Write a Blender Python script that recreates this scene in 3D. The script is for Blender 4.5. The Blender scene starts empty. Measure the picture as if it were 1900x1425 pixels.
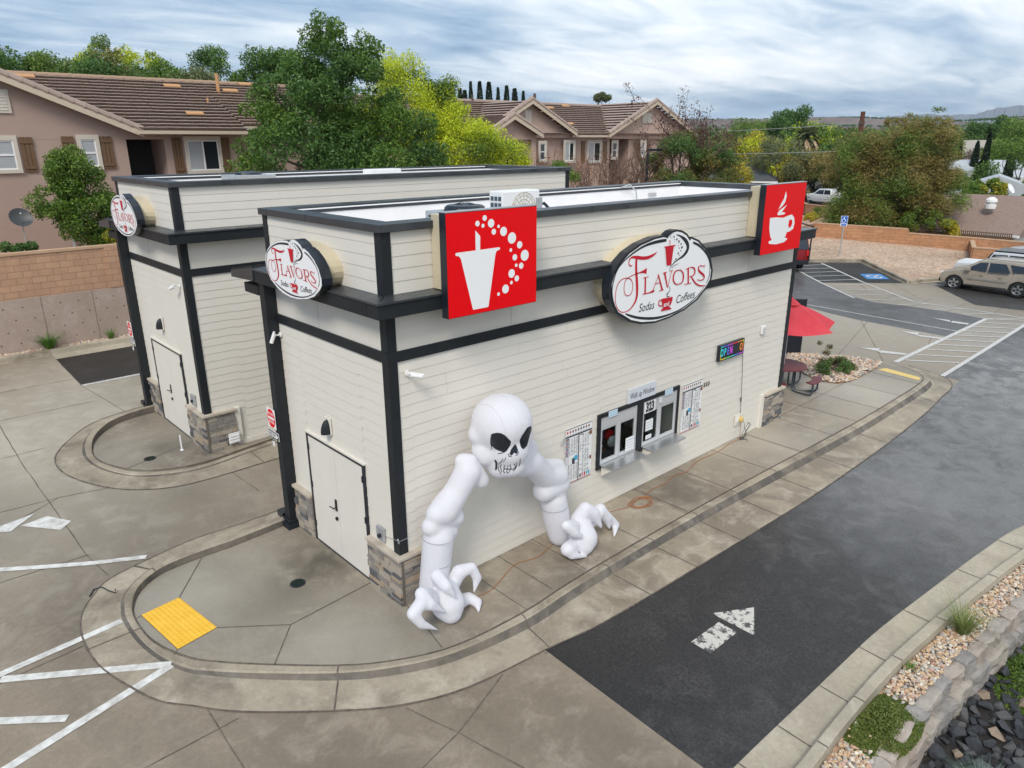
import bpy, bmesh, math, random
import numpy as np
from mathutils import Vector, Matrix
from mathutils.bvhtree import BVHTree
R=math.radians
sc=bpy.context.scene; COL=sc.collection
# ---------------------------------------------------------------- camera
CAM=Vector((-5.398,-8.533,7.104)); PI=math.pi
cd=bpy.data.cameras.new('camera'); co=bpy.data.objects.new('camera',cd); COL.objects.link(co); sc.camera=co
cd.sensor_fit='HORIZONTAL'; cd.sensor_width=36.0; cd.lens=1334.2/1900*36; cd.clip_start=.1; cd.clip_end=20000
p_,y_,r_=R(-18.646),R(47.514),R(-0.247)
fw=Vector((math.cos(p_)*math.cos(y_),math.cos(p_)*math.sin(y_),math.sin(p_)))
ri=Vector((math.sin(y_),-math.cos(y_),0)); up=ri.cross(fw)
r2=ri*math.cos(r_)+up*math.sin(r_); u2=-ri*math.sin(r_)+up*math.cos(r_)
m=Matrix((( r2.x,u2.x,-fw.x,CAM.x),(r2.y,u2.y,-fw.y,CAM.y),(r2.z,u2.z,-fw.z,CAM.z),(0,0,0,1)))
co.matrix_world=m
# ---------------------------------------------------------------- world: sky behind a broken deck of cloud
SUN_EL,SUN_AZ=46,212      # the sun stands behind the cloud, to the left and behind the camera
w=bpy.data.worlds.new('World'); sc.world=w; w.use_nodes=True
nt=w.node_tree; nt.nodes.clear(); N=nt.nodes.new; Lk=nt.links.new
out=N('ShaderNodeOutputWorld'); mix=N('ShaderNodeMixShader'); Lk(mix.outputs[0],out.inputs[0])
sky=N('ShaderNodeTexSky'); sky.sky_type='NISHITA'; sky.sun_disc=False; sky.sun_elevation=R(SUN_EL); sky.sun_rotation=R(90-SUN_AZ)
b1=N('ShaderNodeBackground'); b1.inputs[1].default_value=.1; Lk(sky.outputs[0],b1.inputs[0])
tc=N('ShaderNodeTexCoord'); sp=N('ShaderNodeSeparateXYZ'); Lk(tc.outputs['Generated'],sp.inputs[0])
def M(op,a,b=None,c=None,clamp=False):
    n=N('ShaderNodeMath'); n.operation=op; n.use_clamp=clamp
    for i,v in enumerate((a,b,c)):
        if v is None: continue
        if isinstance(v,(int,float)): n.inputs[i].default_value=v
        else: Lk(v,n.inputs[i])
    return n.outputs[0]
zz_=M('ADD',M('MAXIMUM',sp.outputs[2],0.0),.10)
px=M('DIVIDE',sp.outputs[0],zz_); py=M('DIVIDE',sp.outputs[1],zz_)
cb=N('ShaderNodeCombineXYZ'); Lk(px,cb.inputs[0]); Lk(py,cb.inputs[1])
def noise(vec,scale,detail,rough,sc_=(1,1,1),rot=0,dist=0,off=(0,0,0)):
    mp=N('ShaderNodeMapping'); mp.inputs['Scale'].default_value=sc_; mp.inputs['Rotation'].default_value=(0,0,rot); mp.inputs['Location'].default_value=off
    Lk(vec,mp.inputs[0]); n=N('ShaderNodeTexNoise'); n.inputs['Scale'].default_value=scale; n.inputs['Detail'].default_value=detail
    n.inputs['Roughness'].default_value=rough; n.inputs['Distortion'].default_value=dist; Lk(mp.outputs[0],n.inputs['Vector']); return n.outputs[0]
n1=noise(cb.outputs[0],.42,7,.5,(1,1.35,1),R(40),.5,(3.1,1.2,0))
n2=noise(cb.outputs[0],1.7,8,.6,(.8,1.9,1),R(35),.6,(7.0,2.5,0))
n3=noise(cb.outputs[0],.16,3,.5,(1,1.4,1),R(35),.3,(1.7,4.4,0))
dens=M('ADD',M('ADD',M('MULTIPLY',n1,.55),M('MULTIPLY',n2,.27)),M('MULTIPLY',n3,.18))
# the cloud is thinner, so brighter, toward +x (the right of the view)
az=M('SUBTRACT',M('MULTIPLY',sp.outputs[0],.11),M('MULTIPLY',sp.outputs[1],.06))
dens=M('ADD',dens,az)
rp=N('ShaderNodeValToRGB'); Lk(dens,rp.inputs[0]); e=rp.color_ramp.elements
e[0].position=.41; e[0].color=(.20,.31,.46,1); e[1].position=.66; e[1].color=(1.05,1.05,1.05,1)
for p,c in((.46,(.31,.43,.58,1)),(.50,(.44,.55,.67,1)),(.56,(.70,.77,.84,1))): k=e.new(p); k.color=c
b2=N('ShaderNodeBackground'); Lk(rp.outputs[0],b2.inputs[0]); b2.inputs[1].default_value=.93
Lk(b1.outputs[0],mix.inputs[1]); Lk(b2.outputs[0],mix.inputs[2]); mix.inputs[0].default_value=.93
# ---------------------------------------------------------------- one soft sun behind the overcast
sd=bpy.data.lights.new('sun','SUN'); so=bpy.data.objects.new('sun',sd); COL.objects.link(so)
sd.energy=2.0; sd.angle=R(18); sd.color=(1,.93,.83)
sv=Vector((math.cos(R(SUN_EL))*math.cos(R(SUN_AZ)),math.cos(R(SUN_EL))*math.sin(R(SUN_AZ)),math.sin(R(SUN_EL))))
so.rotation_euler=sv.to_track_quat('Z','Y').to_euler(); so.location=sv*50
sc.view_settings.view_transform='Standard'; sc.view_settings.look='None'; sc.view_settings.exposure=.54; sc.view_settings.gamma=1
try: sc.view_settings.use_curve_mapping=False
except Exception: pass
# ---------------------------------------------------------------- materials
MATS={}
def mat(name,col,rough=.6,metal=0,col2=None,scale=3,detail=5,bump=0,bscale=60,trans=0,emit=None,spec=None,island=0,stops=None,contrast=.2,rr=None,stretch=None):
    """procedural material: two colours over a noise, fine bump, optional per-piece variation"""
    if name in MATS: return MATS[name]
    m=bpy.data.materials.new(name); MATS[name]=m; m.use_nodes=True; t=m.node_tree; b=t.nodes['Principled BSDF']; L=t.links.new
    def C(c): return (c[0],c[1],c[2],1)
    b.inputs['Base Color'].default_value=C(col); b.inputs['Roughness'].default_value=rough; b.inputs['Metallic'].default_value=metal
    if spec is not None: b.inputs['Specular IOR Level'].default_value=spec
    tc=t.nodes.new('ShaderNodeTexCoord'); vec=tc.outputs['Object']
    if stretch:
        mp=t.nodes.new('ShaderNodeMapping'); mp.inputs['Scale'].default_value=stretch; L(vec,mp.inputs[0]); vec=mp.outputs[0]
    fac=None
    if col2 or rr:
        n=t.nodes.new('ShaderNodeTexNoise'); n.inputs['Scale'].default_value=scale; n.inputs['Detail'].default_value=detail; n.inputs['Roughness'].default_value=.62; L(vec,n.inputs['Vector'])
        fac=n.outputs[0]
    if island:
        g=t.nodes.new('ShaderNodeNewGeometry'); mx=t.nodes.new('ShaderNodeMix'); mx.data_type='FLOAT'; mx.inputs[0].default_value=island
        if fac is None: fac=g.outputs['Random Per Island']
        else: L(fac,mx.inputs[2]); L(g.outputs['Random Per Island'],mx.inputs[3]); fac=mx.outputs[0]
    if col2:
        r=t.nodes.new('ShaderNodeValToRGB'); L(fac,r.inputs[0]); e=r.color_ramp.elements
        lo,hi=(.5-contrast,.5+contrast) if not island else (.15,.85)
        e[0].position=lo; e[0].color=C(col); e[1].position=hi; e[1].color=C(col2)
        for p,c in (stops or []): k=e.new(p); k.color=C(c)
        L(r.outputs[0],b.inputs['Base Color'])
    if rr:
        mr=t.nodes.new('ShaderNodeMapRange'); mr.inputs['From Min'].default_value=.35; mr.inputs['From Max'].default_value=.65; mr.inputs['To Min'].default_value=rr[0]; mr.inputs['To Max'].default_value=rr[1]; L(fac,mr.inputs[0]); L(mr.outputs[0],b.inputs['Roughness'])
    if bump:
        n2=t.nodes.new('ShaderNodeTexNoise'); n2.inputs['Scale'].default_value=bscale; n2.inputs['Detail'].default_value=4; L(tc.outputs['Object'],n2.inputs['Vector'])
        bp=t.nodes.new('ShaderNodeBump'); bp.inputs['Strength'].default_value=bump; bp.inputs['Distance'].default_value=.02; L(n2.outputs[0],bp.inputs['Height']); L(bp.outputs[0],b.inputs['Normal'])
    if emit:
        b.inputs['Emission Color'].default_value=C(emit[:3]); b.inputs['Emission Strength'].default_value=emit[3]
    if trans:
        tr=t.nodes.new('ShaderNodeBsdfTranslucent'); ms=t.nodes.new('ShaderNodeMixShader'); ms.inputs[0].default_value=trans
        o=[n for n in t.nodes if n.type=='OUTPUT_MATERIAL'][0]; L(b.outputs[0],ms.inputs[1]); L(tr.outputs[0],ms.inputs[2]); L(ms.outputs[0],o.inputs[0])
        if col2: L(r.outputs[0],tr.inputs[0])
        else: tr.inputs[0].default_value=C(col)
    return m
def layered(name,base,dark,light,grain=180,gamp=.42,rough=(.5,.85),stain=.35,big=.25,bump=.15,streak=None,spots=(),dry_sheen=(),slab=None,wet=None,spk=.35):
    """worn ground: base colour, broad stains at two sizes, fine grain; drier, wetter and painted-sheen patches"""
    m=bpy.data.materials.new(name); MATS[name]=m; m.use_nodes=True; t=m.node_tree; b=t.nodes['Principled BSDF']; L=t.links.new
    tc=t.nodes.new('ShaderNodeTexCoord')
    def nz(s,d,r=.6,st=(1,1,1),rot=0,dist=0):
        mp=t.nodes.new('ShaderNodeMapping'); mp.inputs['Scale'].default_value=st; mp.inputs['Rotation'].default_value=(0,0,rot); L(tc.outputs['Object'],mp.inputs[0])
        n=t.nodes.new('ShaderNodeTexNoise'); n.inputs['Scale'].default_value=s; n.inputs['Detail'].default_value=d; n.inputs['Roughness'].default_value=r; n.inputs['Distortion'].default_value=dist; L(mp.outputs[0],n.inputs['Vector']); return n.outputs[0]
    def ramp(f,a,b_,c0=(0,0,0,1),c1=(1,1,1,1)):
        r=t.nodes.new('ShaderNodeValToRGB'); r.color_ramp.elements[0].position=a; r.color_ramp.elements[1].position=b_; r.color_ramp.elements[0].color=c0; r.color_ramp.elements[1].color=c1; L(f,r.inputs[0]); return r.outputs[0]
    def mx(f,a,c,mode='MIX'):
        n=t.nodes.new('ShaderNodeMix'); n.data_type='RGBA'; n.blend_type=mode
        if isinstance(f,float): n.inputs[0].default_value=f
        else: L(f,n.inputs[0])
        for i,v in((6,a),(7,c)):
            if isinstance(v,tuple): n.inputs[i].default_value=(v[0],v[1],v[2],1)
            else: L(v,n.inputs[i])
        return n.outputs[2]
    big_n=nz(big,5,.55,streak or (1,1,1),R(20),.8); mid=nz(1.7,7,.68,(1,1,1),0,.5); fine=nz(grain,2,.7); speck=nz(14,6,.75)
    c=mx(ramp(big_n,.42,.62),base,dark); c=mx(ramp(mid,.50,.75),c,light)
    mm=t.nodes.new('ShaderNodeMath'); mm.operation='MULTIPLY'; L(ramp(mid,.28,.42,(1,1,1,1),(0,0,0,1)),mm.inputs[0]); mm.inputs[1].default_value=stain
    c=mx(mm.outputs[0],c,tuple(x*.55 for x in dark))
    c=mx(.55,c,ramp(fine,.3,.7,(1-gamp*.9,1-gamp*.9,1-gamp*.9,1),(1+gamp*.9,1+gamp*.9,1+gamp*.9,1)),'MULTIPLY'); c=mx(spk,c,ramp(speck,.3,.7,(.6,.6,.6,1),(1.3,1.3,1.3,1)),'MULTIPLY')
    def mth(op,a,b=None,clamp=False):
        n=t.nodes.new('ShaderNodeMath'); n.operation=op; n.use_clamp=clamp
        for i,v in enumerate((a,b)):
            if v is None: continue
            if isinstance(v,(int,float)): n.inputs[i].default_value=v
            else: L(v,n.inputs[i])
        return n.outputs[0]
    def near(x,y,r):   # 1 at a place on the ground, fading out irregularly over r metres
        n=t.nodes.new('ShaderNodeVectorMath'); n.operation='DISTANCE'; L(tc.outputs['Object'],n.inputs[0]); n.inputs[1].default_value=(x,y,0)
        d=mth('DIVIDE',n.outputs['Value'],r); d=mth('ADD',d,mth('MULTIPLY',mth('SUBTRACT',mid,.5),1.6)); return mth('SUBTRACT',1,d,True)
    for x,y,r,s,k in dry_sheen: c=mx(mth('MULTIPLY',near(x,y,r),s),c,mx(.5,k,ramp(fine,.3,.7,tuple(v*.6 for v in k)+(1,),tuple(v*1.4 for v in k)+(1,))))   # dried-out areas; on the asphalt, sky sheen painted as paler colour
    for x,y,r,s in spots:   # spill and drip stains
        c=mx(mth('MULTIPLY',near(x,y,r),s),c,tuple(k*.35 for k in dark))
    if slab:                # slabs poured at different times differ a little in tone
        sx=t.nodes.new('ShaderNodeSeparateXYZ'); L(tc.outputs['Object'],sx.inputs[0]); wn=t.nodes.new('ShaderNodeTexWhiteNoise'); wn.noise_dimensions='1D'
        L(mth('FLOOR',mth('DIVIDE',mth('SUBTRACT',sx.outputs[0],slab[1]),slab[0])),wn.inputs['W']); c=mx(1.0,c,ramp(wn.outputs['Value'],0,1,(.84,.84,.84,1),(1.12,1.12,1.12,1)),'MULTIPLY')
    L(c,b.inputs['Base Color'])
    mr=t.nodes.new('ShaderNodeMapRange'); mr.inputs['From Min'].default_value=.4; mr.inputs['From Max'].default_value=.62; mr.inputs['To Min'].default_value=rough[1]; mr.inputs['To Max'].default_value=rough[0]; L(big_n,mr.inputs[0]); rv=mr.outputs[0]
    if wet:                 # places where a film of rain water still lies
        for x,y,r,k in wet: rv=mth('SUBTRACT',rv,mth('MULTIPLY',near(x,y,r),k))
        rv=mth('MAXIMUM',rv,.09)
    L(rv,b.inputs['Roughness'])
    bp=t.nodes.new('ShaderNodeBump'); bp.inputs['Strength'].default_value=bump; bp.inputs['Distance'].default_value=.01; L(fine,bp.inputs['Height']); L(bp.outputs[0],b.inputs['Normal'])
    return m
def brickmat(name,c1,c2,mortar,bw,bh,ms=.012,axis='x',bump=.4,off=.5,var=.35):
    m=bpy.data.materials.new(name); MATS[name]=m; m.use_nodes=True; t=m.node_tree; b=t.nodes['Principled BSDF']; L=t.links.new; b.inputs['Roughness'].default_value=.9
    tc=t.nodes.new('ShaderNodeTexCoord'); s=t.nodes.new('ShaderNodeSeparateXYZ'); c=t.nodes.new('ShaderNodeCombineXYZ'); L(tc.outputs['Object'],s.inputs[0])
    ad=t.nodes.new('ShaderNodeMath'); ad.operation='ADD'; L(s.outputs[0],ad.inputs[0]); L(s.outputs[1],ad.inputs[1])
    L(ad.outputs[0] if axis=='xy' else s.outputs['xy'.index(axis)],c.inputs[0]); L(s.outputs[2],c.inputs[1])
    br=t.nodes.new('ShaderNodeTexBrick'); br.inputs['Scale'].default_value=1; br.inputs['Brick Width'].default_value=bw; br.inputs['Row Height'].default_value=bh; br.inputs['Mortar Size'].default_value=ms; br.offset=off
    br.inputs['Color1'].default_value=(*c1,1); br.inputs['Color2'].default_value=(*c2,1); br.inputs['Mortar'].default_value=(*mortar,1); L(c.outputs[0],br.inputs['Vector'])
    n=t.nodes.new('ShaderNodeTexNoise'); n.inputs['Scale'].default_value=2.2; n.inputs['Detail'].default_value=8; n.inputs['Roughness'].default_value=.7; L(tc.outputs['Object'],n.inputs['Vector'])
    r=t.nodes.new('ShaderNodeValToRGB'); r.color_ramp.elements[0].color=(.6,.6,.6,1); r.color_ramp.elements[1].color=(1.35,1.3,1.25,1); r.color_ramp.elements[0].position=.3; r.color_ramp.elements[1].position=.7; L(n.outputs[0],r.inputs[0])
    mx=t.nodes.new('ShaderNodeMix'); mx.data_type='RGBA'; mx.blend_type='MULTIPLY'; mx.inputs[0].default_value=var; L(br.outputs[0],mx.inputs[6]); L(r.outputs[0],mx.inputs[7]); L(mx.outputs[2],b.inputs['Base Color'])
    bp=t.nodes.new('ShaderNodeBump'); bp.inputs['Strength'].default_value=bump; bp.inputs['Distance'].default_value=.02; iv=t.nodes.new('ShaderNodeMath'); iv.operation='SUBTRACT'; iv.inputs[0].default_value=1; L(br.outputs['Fac'],iv.inputs[1]); L(iv.outputs[0],bp.inputs['Height']); L(bp.outputs[0],b.inputs['Normal'])
    return m
m_siding=mat('siding_paint',(.68,.645,.575),.6,col2=(.73,.695,.63),scale=1.1,detail=8,bump=.06,bscale=30,contrast=.28)
m_joint=mat('siding_joint',(.46,.42,.36),.8)
m_panel=mat('panel_paint',(.64,.61,.545),.6,col2=(.71,.675,.61),scale=1.6,detail=7,contrast=.3,bump=.04)
m_trim=mat('dark_trim',(.010,.013,.016),.5,spec=.3,col2=(.02,.024,.028),scale=4,detail=8,contrast=.3,bump=.05,bscale=50)
m_metal_dark=mat('dark_metal',(.022,.027,.032),.32,spec=.5,col2=(.06,.066,.072),scale=1.5,detail=8,contrast=.25,rr=(.25,.5))
m_membrane=mat('roof_membrane',(.74,.73,.73),.6,col2=(.84,.83,.83),scale=1.2,contrast=.25)
m_door=mat('door_paint',(.70,.665,.60),.5,col2=(.76,.725,.66),scale=2,detail=8,contrast=.3)
m_white=mat('white_plastic',(.80,.80,.80),.4)
m_signwhite=mat('sign_white',(.86,.87,.88),.4)
m_red=mat('sign_red',(.80,.0,.004),.45,spec=.2)
m_black=mat('sign_black',(.012,.016,.024),.3)
m_tan=mat('sign_tan',(.52,.45,.31),.5,col2=(.57,.50,.36),scale=2)
m_steel=mat('steel',(.62,.63,.64),.36,.85)
m_alu=mat('aluminium',(.60,.61,.62),.4,.35)
m_galv=mat('galvanised',(.40,.42,.43),.5,.5,col2=(.5,.52,.53),scale=6)
m_glass=mat('window_glass',(.02,.025,.03),.04,0,spec=.8)
m_dark=mat('dark_inside',(.012,.012,.013),.8)
m_conc=layered('concrete',(.245,.202,.152),(.168,.136,.10),(.32,.272,.212),dry_sheen=((-3.5,11.5,8.5,1.0,(.44,.40,.325)),(26,3,11,.8,(.37,.34,.285)),(5,5.4,3,.3,(.36,.32,.27))),spots=((3.2,5.4,2.0,.5),(-1.2,6.1,1.0,.35),(-5,7.5,2,.25),(-3.5,-2.5,2,.2)),rough=(.36,.85),streak=(1,.3,1))
m_conc2=layered('walk_concrete',(.285,.243,.186),(.20,.168,.128),(.40,.36,.29),dry_sheen=((-2.5,2.6,2.3,.7,(.46,.43,.36)),(-1.3,-.1,2.0,.65,(.43,.395,.335)),(16,-.9,4.0,.7,(.44,.41,.35)),(10.5,-.7,2.4,.6,(.42,.385,.325)),(-1.6,9,1.8,.5,(.42,.39,.335))),spots=((-.25,2.05,.9,.75),(-.7,1.85,.8,.55),(-1.5,1.45,.9,.3),(-.9,8.7,.9,.45),(6.5,-.5,1.0,.3),(9.6,-1.1,1.2,.3)),slab=(1.5,-.15),rough=(.45,.85),stain=.5,big=.5)
m_kerb=layered('kerb_concrete',(.34,.292,.222),(.21,.175,.13),(.46,.412,.33),rough=(.55,.9),stain=.6,big=.8)
m_kerb2=layered('clean_kerb_concrete',(.41,.365,.28),(.34,.30,.23),(.48,.435,.355),rough=(.6,.9),stain=.2,big=.8)
m_asph=layered('asphalt',(.030,.0275,.0255),(.019,.018,.0175),(.050,.047,.044),grain=26,gamp=1.0,spk=.7,wet=((11.5,-4.6,5.5,.3),(17,-4.0,6,.35),(24,-4,6,.3)),dry_sheen=((11.0,-4.7,5.5,.95,(.14,.135,.128)),(17,-4.6,6,.8,(.125,.121,.116)),(27,-6,11,.8,(.11,.11,.11))),rough=(.45,.62),stain=.1,big=.16,bump=.12)  # the pale patches put the sky's sheen into the asphalt colour
m_asph_pale=layered('pale_asphalt',(.10,.10,.102),(.07,.07,.072),(.14,.14,.142),grain=20,gamp=.9,rough=(.3,.6),stain=.15,big=.2,bump=.12)  # paler grey asphalt for the crossing
m_line=mat('joint_dark',(.06,.05,.042),.9,col2=(.17,.14,.115),scale=9,contrast=.2)  # dark tone of the concrete joints
m_paintw=mat('road_paint',(.46,.445,.41),.6,col2=(.72,.72,.70),scale=6,detail=9,contrast=.13)
m_paintold=mat('faded_road_paint',(.42,.41,.39),.7,col2=(.62,.61,.59),scale=18,contrast=.12)
m_yellow=mat('tactile_yellow',(.72,.40,.02),.6,col2=(.85,.52,.06),scale=4,contrast=.3)
m_yellowold=mat('faded_yellow',(.62,.45,.14),.6,col2=(.72,.53,.18),scale=4,contrast=.3)
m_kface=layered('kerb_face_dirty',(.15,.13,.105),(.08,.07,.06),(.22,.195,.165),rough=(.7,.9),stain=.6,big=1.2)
m_retconc=layered('cast_concrete',(.40,.31,.26),(.35,.27,.22),(.46,.38,.33),rough=(.8,.95),stain=.25,big=.5)
m_block=brickmat('retaining_block',(.49,.30,.19),(.43,.255,.165),(.33,.20,.13),.42,.205,.012,'x')
m_blockY=brickmat('boundary_block',(.48,.255,.135),(.39,.20,.105),(.31,.165,.095),.44,.20,.012,'xy')
m_cap=mat('wall_cap',(.45,.29,.18),.9,col2=(.52,.35,.23),scale=3)
m_stucco=mat('stucco',(.375,.275,.235),.95,col2=(.40,.295,.25),scale=.6,bump=.3,bscale=90)
m_stucco2=mat('stucco_far',(.45,.325,.27),.95,col2=(.48,.35,.295),scale=.6,bump=.3,bscale=90)
m_fascia=mat('fascia',(.55,.46,.36),.7)
m_tile=mat('roof_tile',(.30,.225,.19),.85,col2=(.40,.31,.265),scale=2,detail=8,island=.3,bump=.3,bscale=25)
m_shutter=mat('shutter_wood',(.12,.065,.03),.7,col2=(.16,.09,.045),scale=4,stretch=(6,6,1))
m_wtrim=mat('window_trim',(.55,.50,.43),.7)
m_blind=mat('window_blind',(.42,.44,.46),.5)
m_dirt=layered('red_dirt',(.42,.27,.18),(.34,.2,.13),(.5,.36,.27),rough=(.85,.95),grain=20,big=.2,bump=.6)
m_gravel=layered('tan_gravel',(.47,.34,.245),(.36,.25,.17),(.60,.47,.37),rough=(.85,.95),grain=7,gamp=.9,big=.15,bump=1)
m_ground=layered('valley_ground',(.20,.16,.11),(.12,.13,.07),(.30,.25,.19),rough=(.9,.95),grain=1,big=.01,bump=.2)
m_inflat=mat('inflatable_fabric',(.84,.84,.89),.9,spec=.08,col2=(.87,.87,.91),scale=3,bump=.45,bscale=6,trans=.38)
# ---------------------------------------------------------------- mesh builder
class MB:
    def __init__(s): s.v=[]; s.f=[]; s.m=[]; s.k=0
    def add(s,vs,fs):
        o=len(s.v); s.v+=[tuple(map(float,v)) for v in vs]
        for f in fs: s.f.append([i+o for i in f]); s.m.append(s.k)
        return s
    def box(s,x0,x1,y0,y1,z0,z1):
        x0,x1=min(x0,x1),max(x0,x1); y0,y1=min(y0,y1),max(y0,y1); z0,z1=min(z0,z1),max(z0,z1)
        return s.add([(x0,y0,z0),(x1,y0,z0),(x1,y1,z0),(x0,y1,z0),(x0,y0,z1),(x1,y0,z1),(x1,y1,z1),(x0,y1,z1)],
            [(0,3,2,1),(4,5,6,7),(0,1,5,4),(1,2,6,5),(2,3,7,6),(3,0,4,7)])
    def poly(s,pts): return s.add(pts,[tuple(range(len(pts)))])
    def prism(s,pts,ext):
        """pts 3d outline, ext vector"""
        n=len(pts); e=Vector(ext); q=[Vector(p) for p in pts]; 
        return s.add(q+[p+e for p in q],[tuple(range(n))[::-1],tuple(range(n,2*n))]+[(i,(i+1)%n,(i+1)%n+n,i+n) for i in range(n)])
    def tube(s,path,rad,n=8,cap=True,closed=False):
        P=[Vector(p) for p in path]; L=len(P); rr=rad if isinstance(rad,(list,tuple)) else [rad]*L
        vs=[]; fs=[]; prev=None
        for i,p in enumerate(P):
            if closed: d=(P[(i+1)%L]-P[i-1])
            else: d=(P[min(i+1,L-1)]-P[max(i-1,0)])
            d=d.normalized() if d.length>1e-9 else Vector((0,0,1))
            if prev is None: a=d.orthogonal().normalized()
            else:
                a=prev-d*prev.dot(d); a=a.normalized() if a.length>1e-6 else d.orthogonal().normalized()
            prev=a; b=d.cross(a)
            for k in range(n):
                t=2*PI*k/n; vs.append(p+(a*math.cos(t)+b*math.sin(t))*rr[i])
        for i in range(L-1 if not closed else L):
            for k in range(n): fs.append((i*n+k,i*n+(k+1)%n,((i+1)%L)*n+(k+1)%n,((i+1)%L)*n+k))
        if cap and not closed: fs+= [tuple(range(n))[::-1],tuple(range((L-1)*n,L*n))]
        return s.add(vs,fs)
    def lathe(s,c,prof,n=24,axis='z'):
        """prof [(r,h)]"""
        vs=[];fs=[]
        for r,h in prof:
            for k in range(n):
                t=2*PI*k/n; a,b=r*math.cos(t),r*math.sin(t)
                v={'z':(a,b,h),'y':(a,h,b),'x':(h,a,b)}[axis]; vs.append((c[0]+v[0],c[1]+v[1],c[2]+v[2]))
        L=len(prof)
        for i in range(L-1):
            for k in range(n): fs.append((i*n+k,i*n+(k+1)%n,(i+1)*n+(k+1)%n,(i+1)*n+k))
        fs+=[tuple(range(n))[::-1],tuple(range((L-1)*n,L*n))]
        return s.add(vs,fs)
    def build(s,name,mats,parent=None,smooth=False,bevel=0,fixn=True):
        me=bpy.data.meshes.new(name); off=Vector((0,0,0)) if parent is None else world_loc(parent)
        me.from_pydata([Vector(v)-off for v in s.v],[],s.f)
        if not isinstance(mats,(list,tuple)): mats=[mats]
        for m in mats: me.materials.append(m)
        if len(mats)>1: me.polygons.foreach_set('material_index',s.m)
        if smooth: me.polygons.foreach_set('use_smooth',[True]*len(me.polygons))
        me.update()
        if fixn:
            bm=bmesh.new(); bm.from_mesh(me); bmesh.ops.recalc_face_normals(bm,faces=bm.faces); bm.to_mesh(me); bm.free()
        o=bpy.data.objects.new(name,me); COL.objects.link(o)
        if parent is not None: o.parent=parent
        if bevel:
            b=o.modifiers.new('bevel','BEVEL'); b.width=bevel; b.segments=2; b.limit_method='ANGLE'; b.angle_limit=R(40)
        return o
def build_split(mb,name,mats,parent,**k):
    """one object per connected piece"""
    n=len(mb.v); p=list(range(n))
    def fd(i):
        while p[i]!=i: p[i]=p[p[i]]; i=p[i]
        return i
    for f in mb.f:
        a=fd(f[0])
        for j in f[1:]: p[fd(j)]=a
    g={}
    for fi,f in enumerate(mb.f): g.setdefault(fd(f[0]),[]).append(fi)
    out=[]
    for fl in g.values():
        m=MB(); used=sorted({i for fi in fl for i in mb.f[fi]}); ix={v:i for i,v in enumerate(used)}; m.v=[mb.v[i] for i in used]; m.f=[[ix[i] for i in mb.f[fi]] for fi in fl]; m.m=[mb.m[fi] for fi in fl]; out.append(m.build(name,mats,parent,**k))
    return out
def world_loc(o):
    l=Vector(o.location)
    while o.parent is not None: o=o.parent; l=l+Vector(o.location)
    return l
def tag(o,label=None,cat=None,group=None,kind=None):
    if label: o['label']=label
    if cat: o['category']=cat
    if group: o['group']=group
    if kind: o['kind']=kind
    return o
def thing(name,loc,label,cat,group=None):
    o=bpy.data.objects.new(name,None); COL.objects.link(o); o.location=loc; o.empty_display_size=.2
    return tag(o,label,cat,group)
def copy_tree(o,parent=None):
    c=o.copy(); COL.objects.link(c); c.parent=parent
    for ch in list(o.children): copy_tree(ch,c)
    return c
def text_mesh(mb,txt,origin,xdir,ydir,size,align='CENTER',depth=0,space=1,shear=0,bold=0):
    cu=bpy.data.curves.new('t','FONT'); cu.body=txt; cu.size=size; cu.align_x=align; cu.align_y='CENTER'; cu.space_character=space; cu.shear=shear; cu.offset=bold; cu.resolution_u=3
    ob=bpy.data.objects.new('t',cu); COL.objects.link(ob); bpy.context.view_layer.update()
    me=bpy.data.meshes.new_from_object(ob.evaluated_get(bpy.context.evaluated_depsgraph_get()))
    O=Vector(origin); X=Vector(xdir); Y=Vector(ydir)
    mb.add([O+X*v.co.x+Y*v.co.y for v in me.vertices],[tuple(p.vertices) for p in me.polygons])
    bpy.data.objects.remove(ob); bpy.data.curves.remove(cu); bpy.data.meshes.remove(me)
def gz(y): return -.07+.036*y
def sheet(name,pts,m,dz=0,kind='structure',fz=None,label=None,parent=None):
    mb=MB(); mb.poly([(x,y,(fz(x,y) if fz else gz(y))+dz) for x,y in pts]); o=mb.build(name,m,parent,fixn=False)
    me=o.data
    if me.polygons[0].normal.z<0: me.flip_normals()
    if kind: o['kind']=kind
    return o
def strip_quad(mb,a,b,w,z=None,dz=.004,fz=None):
    a=Vector(a[:2]); b=Vector(b[:2]); d=(b-a).normalized(); n=Vector((-d.y,d.x))*w/2
    q=[a-n,b-n,b+n,a+n]; mb.poly([(p.x,p.y,(z if z is not None else (fz(p.x,p.y) if fz else gz(p.y)))+dz) for p in q])
# ================================================================ GROUND
def gheight(x,y):
    s=min(max((x-47.5)/8,0),1); s=s*s*(3-2*s); return -1.0*(1-s)-.1*s
def make_ground():
    xs=[-200,-60,-20,0,20,40,47.5,49,51,53,55.5,60,80,120,200,400,800,1600,3200,7000]; ys=[-5000,-1500,-400,-100,-30,-10,0,10,20,40,80,160,400,900,1800,5000]
    mb=MB(); vs=[(x,y,gheight(x,y)) for x in xs for y in ys]; n=len(ys)
    mb.add(vs,[(i*n+j,(i+1)*n+j,(i+1)*n+j+1,i*n+j+1) for i in range(len(xs)-1) for j in range(n-1)])
    return tag(mb.build('ground',m_ground),kind='structure')
make_ground()
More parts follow.
